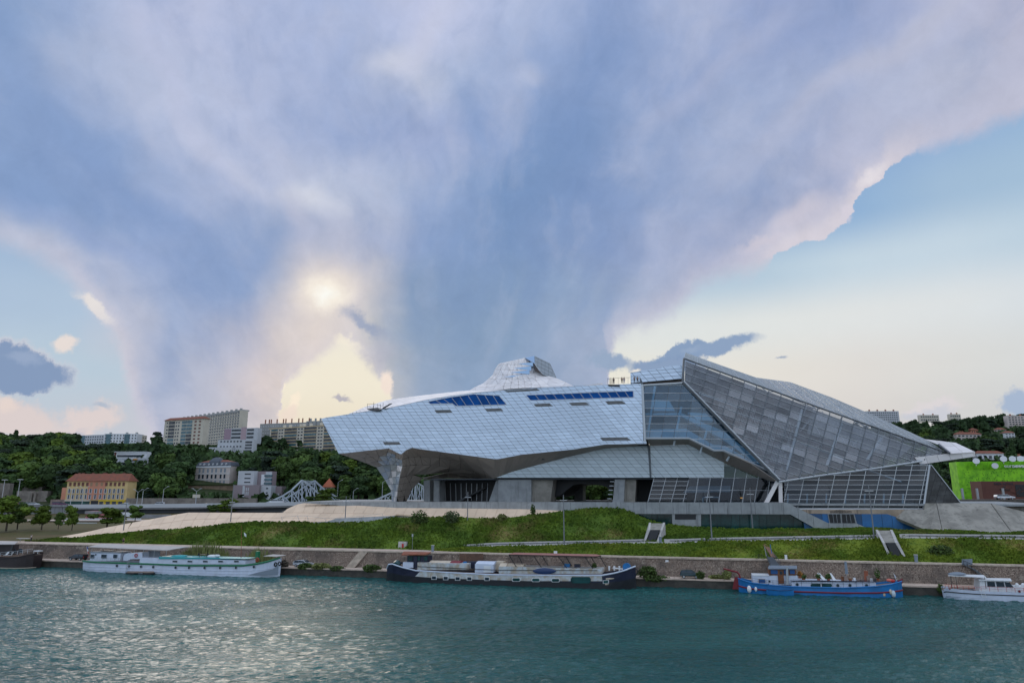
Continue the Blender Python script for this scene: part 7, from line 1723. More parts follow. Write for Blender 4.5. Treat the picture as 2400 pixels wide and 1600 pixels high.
for a_, c_ in ((.0, .8), (-.12, .55), (-.28, .3)): b.box(a_ - .15, .5, 0, c_ - .25, -4 , 4, 'terrace', W_lgrey)
b = Bld('apartment_block', 'wide grey block with a row of orange chimneys behind the yellow flats', 610, 790, 725, 770, 991, 1040, 6, W_grey); b.grid(fr_(20), fr_(4, .3, .95), .024, .05, 'window', W_lgrey, joined=True); b.chimneys([.08,.16,.20,.32,.45,.50,.62,.76,.84,.97], 1.1, 5, mat('brick_chimney', (0.30,.12,.07), .9))
b = Bld('apartment_block', 'grey stair block with chimneys behind the yellow flats', 718, 740, 756, 735, 986, 1040, 6, W_grey); b.grid(fr_(4), fr_(5, .5, .97), .08, .04, 'window', G_win, joined=True); b.chimneys([.2,.5,.8], 1.6, 3, W_grey)
b = Bld('apartment_block', 'wide cream and peach block of flats with eight rows of balconies', 634, 640, 792, 600, 999, 1060, 14, W_cream, at=.5)
R8 = fr_(8, .0, .97); b.grid([.15, .19, .44, .485, .735, .775], R8, .028, .055, 'window', G_win)
for k, g_ in enumerate(R8):
    for a_, c_ in ((.02, .12), (.225, .41), (.52, .70), (.81, .97)):
        b.box(a_, c_, g_ - .035, g_ + .045, -.1, .15, 'balcony', (W_bal, G_bal, W_bal)[(k + int(a_ * 10)) % 3]); b.box(a_ - .005, c_ + .005, g_ - .056, g_ - .038, -.5, .6, 'balcony_slab', W_peach)
b.box(-.02, 1.01, .975, 1.0, -.5, .6, 'cornice', W_peach); b.chimneys([.15,.24,.4,.45,.55,.7,.8,.9], 2.2, 3.2, W_cream)
# mansion
b = Bld('mansion', 'pale mansion with slate mansard, central dome roof and arched windows', 460, 440, 540, 430, 1092, 1137, 8, W_pinkish)
cols = [.115, .225, .36, .485, .60, .745, .855]
for j, g_ in enumerate((.14, .46, .77)): b.grid(cols, [g_], .052, .21, 'window', (G_win, mat('pale_shutter', (0.22,.26,.30), .6))[j % 2 == 0], sill=W_wht)
b.box(-.02, 1.02, .93, 1.0, -.4, .5, 'cornice', W_wht); b.box(-.01, 1.01, .585, .61, -.2, .3, 'string_course', W_wht); b.box(-.01, 1.01, .285, .305, -.2, .3, 'string_course', W_wht)
z = b.z1; g = MB(); q = lambda f, o, h: (b.P(f, 1, o)[0], b.P(f, 1, o)[1], z + h)
g.loft([[q(-.01,-.3,0), q(1.01,-.3,0), q(1.01,b.dep+.3,0), q(-.01,b.dep+.3,0)], [q(.03,1.0,2.6), q(.97,1.0,2.6), q(.97,b.dep-1,2.6), q(.03,b.dep-1,2.6)]]); g.build('mansard_roof', R_slate, b.r, fr=False)
g = MB().loft([[q(.05,1.3,2.6), q(.95,1.3,2.6), q(.95,b.dep-1.3,2.6), q(.05,b.dep-1.3,2.6)], [q(.25,b.dep/2-.1,4.0), q(.75,b.dep/2-.1,4.0), q(.75,b.dep/2,4.0), q(.25,b.dep/2,4.0)]]); g.build('red_roof', R_red, b.r, fr=False)
g = MB().loft([[q(.33,-.4,0), q(.67,-.4,0), q(.67,6,0), q(.33,6,0)], [q(.36,.4,3.2), q(.64,.4,3.2), q(.64,5.6,3.2), q(.36,5.6,3.2)], [q(.42,1.8,5.2), q(.58,1.8,5.2), q(.58,4.4,5.2), q(.42,4.4,5.2)], [q(.47,2.6,5.6), q(.53,2.6,5.6), q(.53,3.4,5.6), q(.47,3.4,5.6)]]); g.build('dome_roof', R_slate, b.r, fr=False)
for f in (.12, .24, .38, .50, .62, .76, .88): c_ = b.P(f, 1, -.1); MB().disc((c_[0], c_[1] - .1, z + 1.2), .62, (b.n.x, b.n.y, 0), .5, 12).build('dormer', W_lgrey, b.r, fr=False); 
# arcaded terrace below it
b = Bld('terrace_wall', 'ochre stone terrace wall with arches below the mansion', 440, 415, 560, 408, 1137, 1168, 3, mat('ochre_stone', (0.25,.18,.12), .9, var=.4, vscale=.4), 'wall')
for f in (.25, .365, .49):
    c_ = b.P(f, .35, -.08); g = MB(); h_ = (b.z1 - b.z0) * .45
    pts = [(-1.7,-h_ * .8), (1.7,-h_ * .8), (1.7, h_ * .3)] + [(1.7 * math.cos(a), h_ * .3 + 1.7 * math.sin(a)) for a in [math.pi * k / 8 for k in range(1, 8)]] + [(-1.7, h_ * .3)]
    g.prism([(c_[0] + x * b.d.x, c_[1] + x * b.d.y, c_[2] + zz) for x, zz in pts], (0, .1, 0)); g.build('arch', mat('arch_shade', (0.05,.04,.032), .9), b.r, fr=False)
b.box(.0, 1, 1, 1.09, -.4, 2.8, 'parapet', M_soil)
# grey cubes
b = Bld('apartment_block', 'light grey cube with three window strips, left of the modern pair', 559, 400, 596, 398, 1103, 1165, 4, W_lgrey)
for g_ in (.88, .72, .57): b.box(.42, .80, g_ - .025, g_ + .025, -.08, .12, 'window', G_win)
b.grid(fr_(4, .38, .7), [.34, .22, .10], .04, .05, 'window', G_win)
b = Bld('apartment_block', 'mauve grey block with glass balconies, right of the modern pair', 599, 402, 638.5, 400, 1104, 1165, 5, W_mauve)
for g_ in (.83, .68, .53): b.box(.60, 1.02, g_ - .035, g_ + .035, -1.0, 1.1, 'balcony', G_bal)
b.box(.38, .60, .02, .88, -.2, .25, 'white_strip', W_wht); b.box(.62, .99, .46, .98, -.12, .14, 'white_wall', W_lgrey)
b = Bld('apartment_block', 'small light grey block with three square windows in front of the mauve block', 611, 392, 636, 391, 1137, 1172, 6, W_lgrey); b.grid([.62], [.80, .5, .2], .2, .10, 'window', G_win)
b = Bld('apartment_block', 'low mauve block right of the grey cubes by the bridge', 636.5, 396, 661, 396, 1139, 1172, 9, W_mauve); b.grid([.22], [.75, .45, .15], .35, .16, 'window', W_lgrey); b.grid([.72], [.42], .35, .14, 'window', W_lgrey)
b = Bld('apartment_block', 'low mauve blocks left of and below the light grey cube', 548, 392, 608, 390, 1136, 1172, 6, W_mauve); b.grid(fr_(3, .4, .62), [.72, .45], .04, .22, 'window', W_lgrey); b.box(.36, .44, .05, .95, -.15, .2, 'white_strip', W_lgrey)
# long orange and yellow house
b = Bld('apartment_house', 'long yellow and orange house with red tiled roof and ground floor shops', 158.5, 372, 301, 368, 1127, 1184, 7, W_yellow, at=.5)
b.box(.355, .635, .235, .995, -.12, .2, 'orange_front', W_orange)
cols = [.055,.125,.195,.262,.335,.405,.49,.575,.648,.72,.79,.86,.93]
for f in cols:
    b.box(f - .018, f + .018, .80, .95, -.2, .12, 'window', S_sh if abs(f - .49) > .1 else mat('tan_shutter', (0.33,.22,.13), .8))
    for g_ in (.60, .36):
        w = b.box(f - .017, f + .017, g_ - .085, g_ + .085, -.2, .12, 'window', G_win)
        b.box(f - .022, f - .012, g_ - .085, g_ + .085, -.26, .05, 'shutter', W_lgrey, par=w); b.box(f + .012, f + .022, g_ - .085, g_ + .085, -.26, .05, 'shutter', W_lgrey, par=w); b.box(f - .022, f + .022, g_ - .11, g_ - .088, -.3, .15, 'sill', W_pinkish, par=w)
b.box(0, .42, .175, .23, -.5, .6, 'shop_sign', W_cream); b.box(0.005, .41, .02, .17, -.15, .2, 'shop_front', mat('green_shop', (0.01,.09,.07), .5, var=.6, vscale=.6)); b.box(.56, .99, .17, .23, -.5, .6, 'yellow_sign', mat('yellow_paint', (0.62,.45,.02), .6)); b.box(.43, .55, .0, .2, -.1, .15, 'passage', M_dark)
for f in (.66, .76, .86, .96): b.box(f - .012, f + .012, .03, .17, -.2, .25, 'yellow_pillar', mat('yellow_paint', (0.62,.45,.02), .6))
for f in (.6, .71, .81, .91): b.box(f - .03, f + .03, .05, .165, -.12, .15, 'shop_window', G_win)
b.box(.56, .99, -.06, .05, -1.2, .3, 'mauve_hoarding', mat('mauve_board', (0.16,.12,.24), .8))
b.hip(4.0, .7, 'roof', R_red, ridge=.12); b.chimneys([.06,.12,.29,.47,.50,.62,.80], 1.0, 4.6, S_sh, o=5.5)
MB().box((b.P(.3,1,3)[0], b.P(.3,1,3)[1], b.z1 + 2.0), (1.3,.9,.1)).build('skylight', W_wht, b.r, fr=False)
b = Bld('annex', 'low orange annex leaning on the left gable of the long house', 146, 378, 160, 376, 1142, 1184, 10, W_orange, 'house')
b = Bld('retaining_wall', 'pink stone retaining wall left of the long orange house', 119, 375, 157, 372, 1170, 1188, 2, mat('pink_stone', (0.30,.22,.19), .9, var=.3, vscale=.4), 'wall')
for (u0, u1, v0, v1, Y, lb) in ((-30, 24, 1132, 1182, 384, 'tall old stone wall at the left edge of the picture'), (24, 100, 1134, 1150, 398, 'upper old stone wall with railings above the parked cars'), (40, 112, 1150, 1182, 384, 'buttressed old stone wall behind the parked cars')):
    b = Bld('retaining_wall', lb, u0, Y, u1, Y, v0, v1, 3, M_stonew, 'wall')
    for f in ([.5, .62] if v1 == 1182 and u0 > 0 else []): b.box(f, f + .06, 0, .85, -1.4, 1.5, 'buttress', M_stonew)
b = Bld('retaining_wall', 'long grey rough wall along the road right of the orange house', 296, 366, 600, 362, 1167, 1187, 2, M_stonew, 'wall')
b = Bld('turret_house', 'small cream turret with a red pyramid roof right of the bridge', 757, 390, 779, 390, 1141, 1180, 5.5, W_cream, 'house'); b.grid([.22,.5,.78], [.85], .13, .2, 'window', S_sh); b.hip(5.0, .5, 'roof', mat('bright_tiles', (0.42,.12,.06), .8), ridge=.5)
b = Bld('house', 'white roofed house half hidden behind the bridge', 737, 402, 765, 402, 1140, 1180, 8, W_lgrey, 'house'); b.hip(2, .4, 'roof', W_lgrey)

# -------- road, wall, flyover
def band(name, u0, u1, Y0, Y1, z0, z1, m, dep, par=None, label=None, cat=None, kind=None):
    a, b_ = wY(u0, 1180, Y0), wY(u1, 1180, Y1); return MB().prism([(a[0],Y0,z0),(b_[0],Y1,z0),(b_[0],Y1,z1),(a[0],Y0,z1)], (0,dep,0)).build(name, m, par, fr=False, label=label, cat=cat, kind=kind)
MB().face([(-460,345,10.95),(-60,345,10.95),(-60,371,11.0),(-460,371,11.0)]).build('road', M_road, kind='structure', fr=False)
rw = empty('embankment_wall', (-240,344,6.2), 'grey concrete embankment wall carrying the road on the far bank', 'wall', fr=False)
for k in range(26): 
    x0 = -460 + k * 16; MB().prism([(x0+.1,344,5.8),(x0+15.9,344,5.8),(x0+15.9,344,10.9),(x0+.1,344,10.9)], (0,1,0)).build('wall_panel', M_rconc, rw, fr=False)
    MB().prism([(x0,343.4,10.9),(x0+15.9,343.4,10.9),(x0+15.9,343.4,11.9),(x0,343.4,11.9)], (0,.4,0)).build('parapet', M_rconc, rw, fr=False)
fo = empty('flyover', (-130,335,6), 'grey concrete flyover with a pale parapet and painted dark shade under its deck', 'flyover', fr=False)
fp = [(-215,340,11.2),(-190,337,11.3),(-160,334,11.6),(-130,332,12.0),(-105,331,12.5),(-60,330,13.0)]
for a, b_ in zip(fp, fp[1:]):
    MB().prism([(a[0],a[1],a[2]-.9),(b_[0],b_[1],b_[2]-.9),(b_[0],b_[1],b_[2]+.9),(a[0],a[1],a[2]+.9)], (0,.4,0)).build('parapet', W_lgrey, fo, fr=False)
    MB().prism([(a[0],a[1]+.4,a[2]-1.6),(b_[0],b_[1]+.4,b_[2]-1.6),(b_[0],b_[1]+.4,b_[2]-.9),(a[0],a[1]+.4,a[2]-.9)], (0,11,0)).build('deck', M_rconc, fo, fr=False)
    MB().prism([(a[0],a[1]+3,5.5),(b_[0],b_[1]+3,5.5),(b_[0],b_[1]+3,b_[2]-1.6),(a[0],a[1]+3,a[2]-1.6)], (0,1,0)).build('underdeck_shade', M_intd, fo, fr=False)  # dark wall paints the shadow below the deck
for k in range(4): x = -180 + 34 * k; MB().box((x, 338, 8.2), (1.2,3,5)).build('pier', M_rconc, fo, fr=False)
kb = Bld('kiosk', 'small pink kiosk with three dark windows below the far embankment', 202, 300, 238, 300, 1197, 1217, 6, mat('pink_wall', (0.45,.16,.17), .8), 'kiosk'); kb.grid([.28,.52,.78], [.38], .17, .42, 'window', M_dark); kb.box(-.02, 1.03, .68, 1.0, -.6, .8, 'roof_band', M_rconc)
for k, (u0, u1, v0, v1, Y, m_, lb) in enumerate(((45,86,1218,1228,285,W_cream,'pale low wall at the left of the park lawn'),(140,330,1214,1221,290,W_lgrey,'long grey low wall behind the park trees'),(140,226,1224,1228,270,M_rail,'pale railing wall at the back of the park lawn'),(322,400,1205,1214,300,M_rconc,'low patterned wall under the flyover'),(282,310,1200,1210,305,W_wht,'white hoarding behind the dark conical tree'))): 
    b = Bld('low_wall', lb, u0, Y, u1, Y, v0, v1, .5, m_, 'wall')
MB().face([(-260,282,6.62),(-100,282,6.62),(-100,296,6.66),(-260,296,6.66)]).build('quay_path', M_pave, kind='structure', fr=False)
# -------- iron bridge: two lattice side frames seen obliquely
br = empty('lattice_bridge', (-100, 352, 11), 'pale grey steel lattice bridge with peaked portal beside the flyover', 'bridge', fr=False)
M_br = mat('bridge_grey', (0.42, 0.47, 0.52), .5, .1)
def frame(pts_top, base_v, Y, cols):
    T_ = [wY(u, v, y) for u, v, y in pts_top]
    for a, b_ in zip(T_, T_[1:]): MB().tube(a, b_, .55, n=4).build('top_chord', M_br, br, fr=False)
    P = []
    for u, y in cols:
        v = interp([(q[0], q[1]) for q in pts_top], u); P.append((wY(u, v, y), wY(u, base_v, y)))
    for k, (t, d) in enumerate(P):
        MB().tube(t, d, .38, n=4).build('upright', M_br, br, fr=False)
        if k + 1 < len(P): MB().tube(t, P[k + 1][1], .28, n=4).build('diagonal', M_br, br, fr=False); MB().tube(P[k + 1][0], d, .16, n=4).build('tie', M_br, br, fr=False)
    MB().tube(P[0][1], P[-1][1], .5, n=4).build('bottom_chord', M_br, br, fr=False)
frame([(612,1183,350),(642,1171,352),(663,1161,353),(685,1147,354),(708,1125,355),(725,1137,357),(742,1152,359),(760,1163,361),(790,1178,363)], 1182, 354, [(612,350),(642,352),(663,353),(684,354),(708,355),(728,357.5),(745,359.5),(762,361),(785,363)])
frame([(640,1180,372),(680,1162,372),(737,1126,372),(760,1147,374),(783,1161,376),(812,1178,378)], 1180, 372, [(662,372),(684,372),(700,372),(718,372),(737,372),(752,373.5),(770,375),(790,376.5)])
for (u0, v0), (u1, v1) in (((708,1126),(737,1127)),((709,1134),(736,1134)),((708,1126),(736,1134)),((712,1134),(737,1127))): MB().tube(wY(u0, v0, 355), wY(u1, v1, 372), .25, n=4).build('portal_brace', M_br, br, fr=False)
frame([(863,1176,330),(885,1169,330),(903,1161,331),(920,1153,332),(950,1131,333),(972,1127,334),(993,1140,336),(1015,1152,338)], 1176, 332, [(865,330),(885,330),(903,331),(920,332),(938,332.5),(956,333),(974,334),(992,336),(1015,338)])
for k in range(7): MB().tube(wY(958+6*k,1176,333), wY(963+5*k,1132+k*1.5,334), .2, n=4).build('lattice_bar', M_br, br, fr=False)
# -------- lamps, sign and cars of the far road
def far_lamp(u, vb, vt, Y, label, arms='T', group='street lamps on the far road'):
    a, b_ = wY(u, vb, Y), wY(u, vt, Y); r = empty('street_lamp', a, label, 'street lamp', group, fr=False); MB().tube(a, (a[0], a[1], b_[2]), .16, .10, 6).build('pole', W_lgrey, r, fr=False); z = b_[2]
    if arms == 'T': MB().box((a[0], a[1], z), (2.6,.5,.22)).build('lamp_head', W_wht, r, fr=False)
    else:
        for sg in ((-1, 1) if arms == 'Y' else (1,)): MB().tube((a[0], a[1], z), (a[0] + sg * 1.8, a[1], z + 1.3), .08, n=5).build('arm', W_lgrey, r, fr=False); MB().box((a[0] + sg * 2.1, a[1], z + 1.4), (.9,.4,.16)).build('lamp_head', W_wht, r, fr=False)
for q_ in ((38,1186,1123,330,'white street lamp with a flat T head before the old stone wall','T'),(1,1190,1124,330,'white T headed street lamp cut by the left picture edge','T'),(164,1187,1148,350,'white street lamp before the left end of the orange house','Y'),(191,1188,1146,350,'white street lamp before the middle of the yellow wall','Y'),(320,1184,1153,352,'white Y shaped street lamp just right of the orange house','Y'),(331,1192,1150,345,'single armed street lamp right of the Y shaped one','L'),(457,1190,1151,348,'white Y shaped lamp before the cream billboard','Y'),(380,1184,1146,360,'thin lamp between the orange house and the mansion','L'),(790,1178,1130,380,'thin lamp on the wooded bank, leftmost of three right of the bridge','L'),(820,1178,1130,380,'thin lamp on the wooded bank, middle of three right of the bridge','L'),(827,1178,1150,370,'short lamp on the wooded bank, rightmost of three right of the bridge','L'),(895,1176,1130,360,'thin lamp seen left of the silver museum leg','L')): far_lamp(q_[0], q_[1], q_[2], q_[3], q_[4], q_[5])
b = Bld('billboard', 'cream billboard above the far road below the mansion', 452, 358, 469, 358, 1158, 1166, .3, W_cream, 'billboard'); b.box(.45, .55, -1.6, 0, 0, .2, 'post', M_steel)
for (u, v, Y, m_, L, st_, yaw_, lb) in ((373,1190,350,C_wht,4.5,'van',math.pi,'small white van driving on the far road'),(288,1190,350,C_lt,4.4,'hatch',math.pi,'pale blue car on the far road below the yellow signs'),(648,1183,337,C_wht,6.5,'van',math.pi,'white minibus on the flyover below the bridge'),(56,1181,375,C_lt,4.4,'hatch',0,'light blue parked car at the old stone wall, leftmost'),(66,1181,375,C_wht,4.2,'hatch',0,'white parked car at the old stone wall, second from left'),(74,1181,375,C_wht,4.2,'estate',0,'white estate car at the old stone wall, third from left'),(83,1181,375,C_wht,4.2,'hatch',0,'white parked car at the old stone wall, rightmost'),(40,1181,375,C_red,4.2,'hatch',0,'red parked car at the old stone wall'),(134,1186,366,mat('car_purple', (0.12,.02,.08), .3),5.0,'van',0,'purple van parked left of the orange house'),(148,1187,366,mat('car_purple', (0.12,.02,.08), .3),4.4,'hatch',0,'purple car parked against the orange house'),(20,1181,375,C_wht,4.0,'hatch',0,'white car parked near the left picture edge'),(480,1188,350,C_blk,4.6,'estate',0,'dark car on the far road below the billboard')):
    p = wY(u, v, Y); car(w2f(p[0], p[1], 11.05 if Y > 340 else 12.4), yaw_ + math.atan(.2538), L, m_, lb, style=st_, H_=1.5 if st_ != 'van' else 2.1)

# -------- right-hand side: green and brown buildings and the houses on the hill
M_lime = mat('lime_mesh', (0.26, 0.66, 0.008), .6, col2=(0.15, 0.46, 0.006), vscale=.55)
gb = Bld('office_building', 'bright lime green office building with satellite dishes and white lettering', 2241, 245, 2470, 238, 1081, 1172, 7, M_lime, at=.4)
# leaning left edge: trim with a slanted wing
rs_ = random.Random(9); L_dk = mat('lime_shadow', (0.02, 0.12, 0.005), .7); g = MB()
for k in range(260):
    f, h_ = rs_.random() * .98 + .01, rs_.random() * .78 + .02
    if f > .27 and h_ < .42: continue
    gb.box(f, f + .004, h_, h_ + rs_.uniform(.01, .035), -.10, .1, 'x', None, mb=g)
g.build('perforations', L_dk, gb.r, fr=False, kind='stuff'); g = MB()
for k in range(60): f = .1 + .9 * k / 60; gb.box(f, f + .004, .80, .99, -.25, .2, 'x', None, mb=g)
g.build('vertical_fins', M_lime, gb.r, fr=False, kind='stuff')
M_let = mat('white_letters', (0.72, 0.74, 0.74), .5)
def wtext(body, size, p, m, par, yaw, nm='lettering', ext=.06, bold=0.0):
    cu = bpy.data.curves.new(nm, 'FONT'); cu.body = body; cu.size = size; cu.extrude = ext; cu.offset = bold; cu.align_x = 'CENTER'; cu.resolution_u = 3
    o = bpy.data.objects.new('tmp', cu); COL.objects.link(o); dg = bpy.context.evaluated_depsgraph_get(); me = bpy.data.meshes.new_from_object(o.evaluated_get(dg)); bpy.data.objects.remove(o)
    q = bpy.data.objects.new(nm, me); me.materials.clear(); me.materials.append(m); COL.objects.link(q); q.parent = par; q.location = Vector(p) - par.location; q.rotation_euler = (math.pi / 2, 0, yaw); return q
yw = math.atan2(gb.d.y, gb.d.x)
q0 = gb.P(.540, .84, -.5); wtext('euro', 1.75, q0, M_let, gb.r, yw); q0 = gb.P(.632, .84, -.5); wtext('news.', 1.75, q0, M_let, gb.r, yw, bold=.05)
for k, (u, v, lb) in enumerate(((2288,1080,''),(2352,1075,''),(2373,1075,''),(2392,1075,''))):
    p = wY(u, v, 241); d_ = MB().disc(p, 1.05, (-.5, -1, .35), .25, 16).build('satellite_dish', W_wht, gb.r, fr=False); MB().tube((p[0], p[1]+.3, p[2]-1.6), (p[0], p[1]+.3, p[2]), .12, n=5).build('mount', W_wht, d_, fr=False)
p = wY(2332, 1091, 240); MB().disc(p, 1.0, (-.4, -1, .1), .3, 16).build('satellite_dish', W_wht, gb.r, fr=False)
M_brk = mat('brown_panel', (0.13, 0.045, 0.032), .7, var=.15, vscale=.4)
bb = Bld('hotel', 'dark brown building with black lettering in front of the green office', 2299, 225, 2470, 221, 1127, 1172, 8, M_brk)
wtext('MEIA HOTEL', 1.0, bb.P(.31, .80, -.2), M_navy, bb.r, yw, ext=.04); wtext('TEMPLE', .9, bb.P(.31, .50, -.2), M_dark, bb.r, yw, ext=.04); MB().box(bb.P(.31, .70, -.1), (.9,.1,.35)).build('emblem', M_dark, bb.r, fr=False)
bb.box(.46, .80, .20, .82, -.12, .2, 'screen_opening', M_dark)
for k in range(14): f = .42 + .35 * rs_.random(); h_ = .28 + .45 * rs_.random(); MB().tube(bb.P(f, h_, -.2), bb.P(f + rs_.uniform(-.08, .08), h_ + rs_.uniform(-.2, .2), -.2), .07, n=4).build('lattice_bar', M_brk, bb.r, fr=False)
for (u, lb) in ((2258,''),(2293,''),(2354,'')): 
    a = wY(u, 1172, 214); MB().box((a[0], 214, a[2] + 1.6), (.5,.5,4)).build('bollard_column', M_steel, bb.r, fr=False)
rd = empty('road_deck', wY(2330, 1172, 205), 'dark brown road viaduct deck in front of the green building', 'viaduct', fr=False)
a, b_ = wY(2236, 1170, 208), wY(2520, 1170, 200); MB().prism([(a[0],208,a[2]-1.7),(b_[0],200,b_[2]-1.7),(b_[0],200,b_[2]),(a[0],208,a[2])], (0,9,0)).build('deck', mat('brown_concrete', (0.12,.105,.09), .9, var=.3), rd, fr=False)
MB().prism([(a[0],211,8),(b_[0],204,8),(b_[0],204,b_[2]-1.7),(a[0],211,a[2]-1.7)], (0,1,0)).build('shaded_wall', M_intd, rd, fr=False)
p = wY(2355, 1170, 206); car(w2f(p[0], 206, p[2]), math.atan(.2538), 5.4, C_sil, 'silver estate car on the viaduct before the brown building', style='estate')
for (u0, u1, v0, v1, Y, m_, rf, lb, ns, nb) in (
    (2030,2106,963,992,900,W_lgrey,None,'white and blue apartment slab on the right crest behind the crystal roof',5,14),
    (2155,2200,972,988,1050,W_cream,None,'low pale flats on the right crest left of centre',2,8),
    (2225,2251,970,988,1050,W_cream,None,'small pale flats on the right crest beside the dark pines',2,5),
    (2359,2430,974,1003,820,W_pinkish,None,'white apartment block on the crest at the right picture edge',5,9),
    (2241,2300,1017,1032,YV['h1'],W_pinkish,R_red,'cream villa with red roof in the middle of the right hill',2,6),
    (2275,2292,1007,1016,YV['h2'],W_orange,R_red,'small orange house above the cream villa on the right hill',1,3),
    (2336,2358,1006,1012,YV['h3'],W_pinkish,R_red,'small red roofed house upper right on the wooded hill',1,3),
    (2354,2378,1014,1026,YV['h4'],W_wht,R_red,'white house with red roof on the right of the wooded hill',2,3),
    (2288,2352,1062,1079,YV['h5'],W_wht,R_red,'white villa with long red roof just behind the green building',1,5),
    (2384,2420,1069,1080,YV['h6'],W_wht,None,'flat white house at the right edge behind the dishes',1,3),
    (2250,2262,1014,1019,YV['h7'],W_wht,None,'tiny white house in the trees left of the cream villa',1,2)):
    b = Bld('apartment_block' if ns > 2 else 'house', lb, u0, Y, u1, Y, v0, v1, 6, m_, 'building' if ns > 2 else 'house'); b.grid(fr_(nb, .04, .96), fr_(ns, .05, .95), .55 / nb, .42 / ns, 'window', G_win, joined=ns > 2)
    if rf: b.hip(2.4, .8, 'roof', R_red, ridge=.4)
    else: b.chimneys(fr_(max(2, nb // 3)), 1.5, 2.2, mat('brick_chimney', (0.30,.12,.07), .9))

# -------- trees of the hillsides
EX = [(403,582,955,1045,735),(385,481,968,1050,625),(187,347,1012,1034,780),(266,347,1056,1090,YV['villa']),(525,607,1000,1034,600),(475,597,1028,1064,YV['terr']),(607,760,985,1020,760),(632,800,990,1053,600),(457,544,1072,1140,440),(440,562,1130,1166,416),(546,664,1100,1174,404),(144,304,1108,1190,368),(0,118,1142,1190,380),(752,782,1126,1175,388),(450,472,1156,1168,357),
      (2028,2108,960,984,895),(2153,2202,968,980,1040),(2223,2253,966,980,1040),(2357,2400,970,996,815),(2239,2302,1010,1030,YV['h1']),(2334,2360,1002,1012,YV['h3']),(2352,2380,1010,1026,YV['h4']),(2286,2354,1055,1078,YV['h5']),(2382,2420,1066,1080,YV['h6']),(2273,2294,1002,1016,YV['h2'])]
placed = []; rt = random.Random(21)
def try_tree(u, Y, h, w, kind, gap):
    x = (u - 1200) / FPX * Y * 1.02
    for _ in range(3): x = ray(u, prj(x, Y, hz(x, Y))[1])[0] / ray(u, prj(x, Y, hz(x, Y))[1])[1] * Y
    z = hz(x, Y) - .4; pu, pb_ = prj(x, Y, z); _, pt_ = prj(x, Y, z + h); pw = w * .36 / Y * FPX
    for (u0, u1, v0, v1, ye) in EX:
        if Y < ye and pu + pw > u0 and pu - pw < u1 and pt_ < v1 - 1 and pb_ > v0: return None
        if abs(Y - ye) < 14 and pu + pw > u0 and pu - pw < u1 and Y >= ye - 2: return None
    for (qu, qv, qg) in placed:
        if abs(pu - qu) < gap and abs(pt_ - qv) < gap * .55: return None
    placed.append((pu, pt_, gap)); return (x, Y, z)
cand = []
for k in range(5200):
    side = rt.random()
    if side < .56: u = rt.uniform(-40, 1010); Y = rt.uniform(378, 760) if rt.random() < .8 else rt.uniform(378, 450)
    elif side < .62: u = rt.uniform(1280, 1450); Y = rt.uniform(372, 430)
    else: u = rt.uniform(1890, 2460); Y = rt.uniform(430, 1080)
    cand.append((Y, u))
cand.sort()
specs = []
for Y, u in cand:
    h = rt.uniform(8, 19) * (1.0 if Y < 700 else 1.1); r_ = rt.random(); kind = 'round' if r_ < .80 else ('cedar' if r_ < .92 else 'tall')
    if kind == 'tall': h *= 1.1
    w = h * rt.uniform(.95, 1.5) if kind != 'tall' else h * .8
    gap = 15 if u < 1500 else 12
    p = try_tree(u, Y, h, w, kind, gap)
    if p: specs.append((h / Y, kind, p, h, w, u))
specs.sort(key=lambda s: -s[0])
n_ind = {'round': 0, 'cedar': 0, 'tall': 0}
LBL = {'round': ('leafy green tree in the wood covering the left hill', 'leafy green tree in the wood covering the right hill'), 'cedar': ('flat layered dark cedar on the left hill', 'flat layered dark cedar on the right hill'), 'tall': ('narrow dark conical tree on the left hill', 'narrow dark conical tree on the right hill')}
GRP = {'round': ('leafy trees on the left hill', 'leafy trees on the right hill'), 'cedar': ('cedars on the left hill', 'cedars on the right hill'), 'tall': ('conical trees on the left hill', 'conical trees on the right hill')}
rest = []
LAND = [(485,1000,'the long slab block'),(433,1010,'the cream red-roofed tower'),(295,1028,'the white crest flats'),(216,1030,'the leftmost crest flats'),(306,1073,'the white terraced villa'),(566,1022,'the mauve block'),(540,1055,'the white terraced flats'),(700,1030,'the wide peach flats'),(500,1105,'the pale mansion'),(500,1150,'the arcaded terrace wall'),(600,1135,'the grey cube flats'),(230,1145,'the long orange house'),(60,1150,'the old stone walls'),(708,1150,'the lattice bridge'),(768,1150,'the red turret'),(850,1100,'the tip of the silver museum'),(20,1080,'the left picture edge'),(130,1090,'the dense wood left of the orange house'),(925,1120,'the curved museum leg'),(1360,1155,'the arch under the museum'),
  (2068,973,'the white and blue crest slab'),(2178,975,'the low pale crest flats'),(2238,975,'the small crest flats'),(2385,987,'the crest block at the right edge'),(2270,1020,'the cream red-roofed villa'),(2365,1018,'the white red-roofed house'),(2320,1068,'the long red-roofed villa'),(2400,1074,'the flat white house'),(2346,1008,'the small upper house'),(2150,1010,'the sloping crystal roof'),(2215,1100,'the lime green building'),(2180,1040,'the white beak of the museum')]
def tlabel(kind, pu, pv, h):
    q = min(LAND, key=lambda l: math.hypot(l[0] - pu, (l[1] - pv) * 1.6)); dx, dy = pu - q[0], (pv - q[1]) * 1.3
    d = ('left of' if dx < 0 else 'right of') if abs(dx) > abs(dy) else ('above' if dy < 0 else 'below')
    far = ' well' if max(abs(dx), abs(dy)) > 55 else ''
    sz = 'low ' if h < 11 else ('tall ' if h > 15 else '')
    return '%s%s%s %s %s' % (sz, {'round': 'leafy broadleaf tree', 'cedar': 'flat layered dark cedar', 'tall': 'narrow conical tree'}[kind], far, d, q[2])
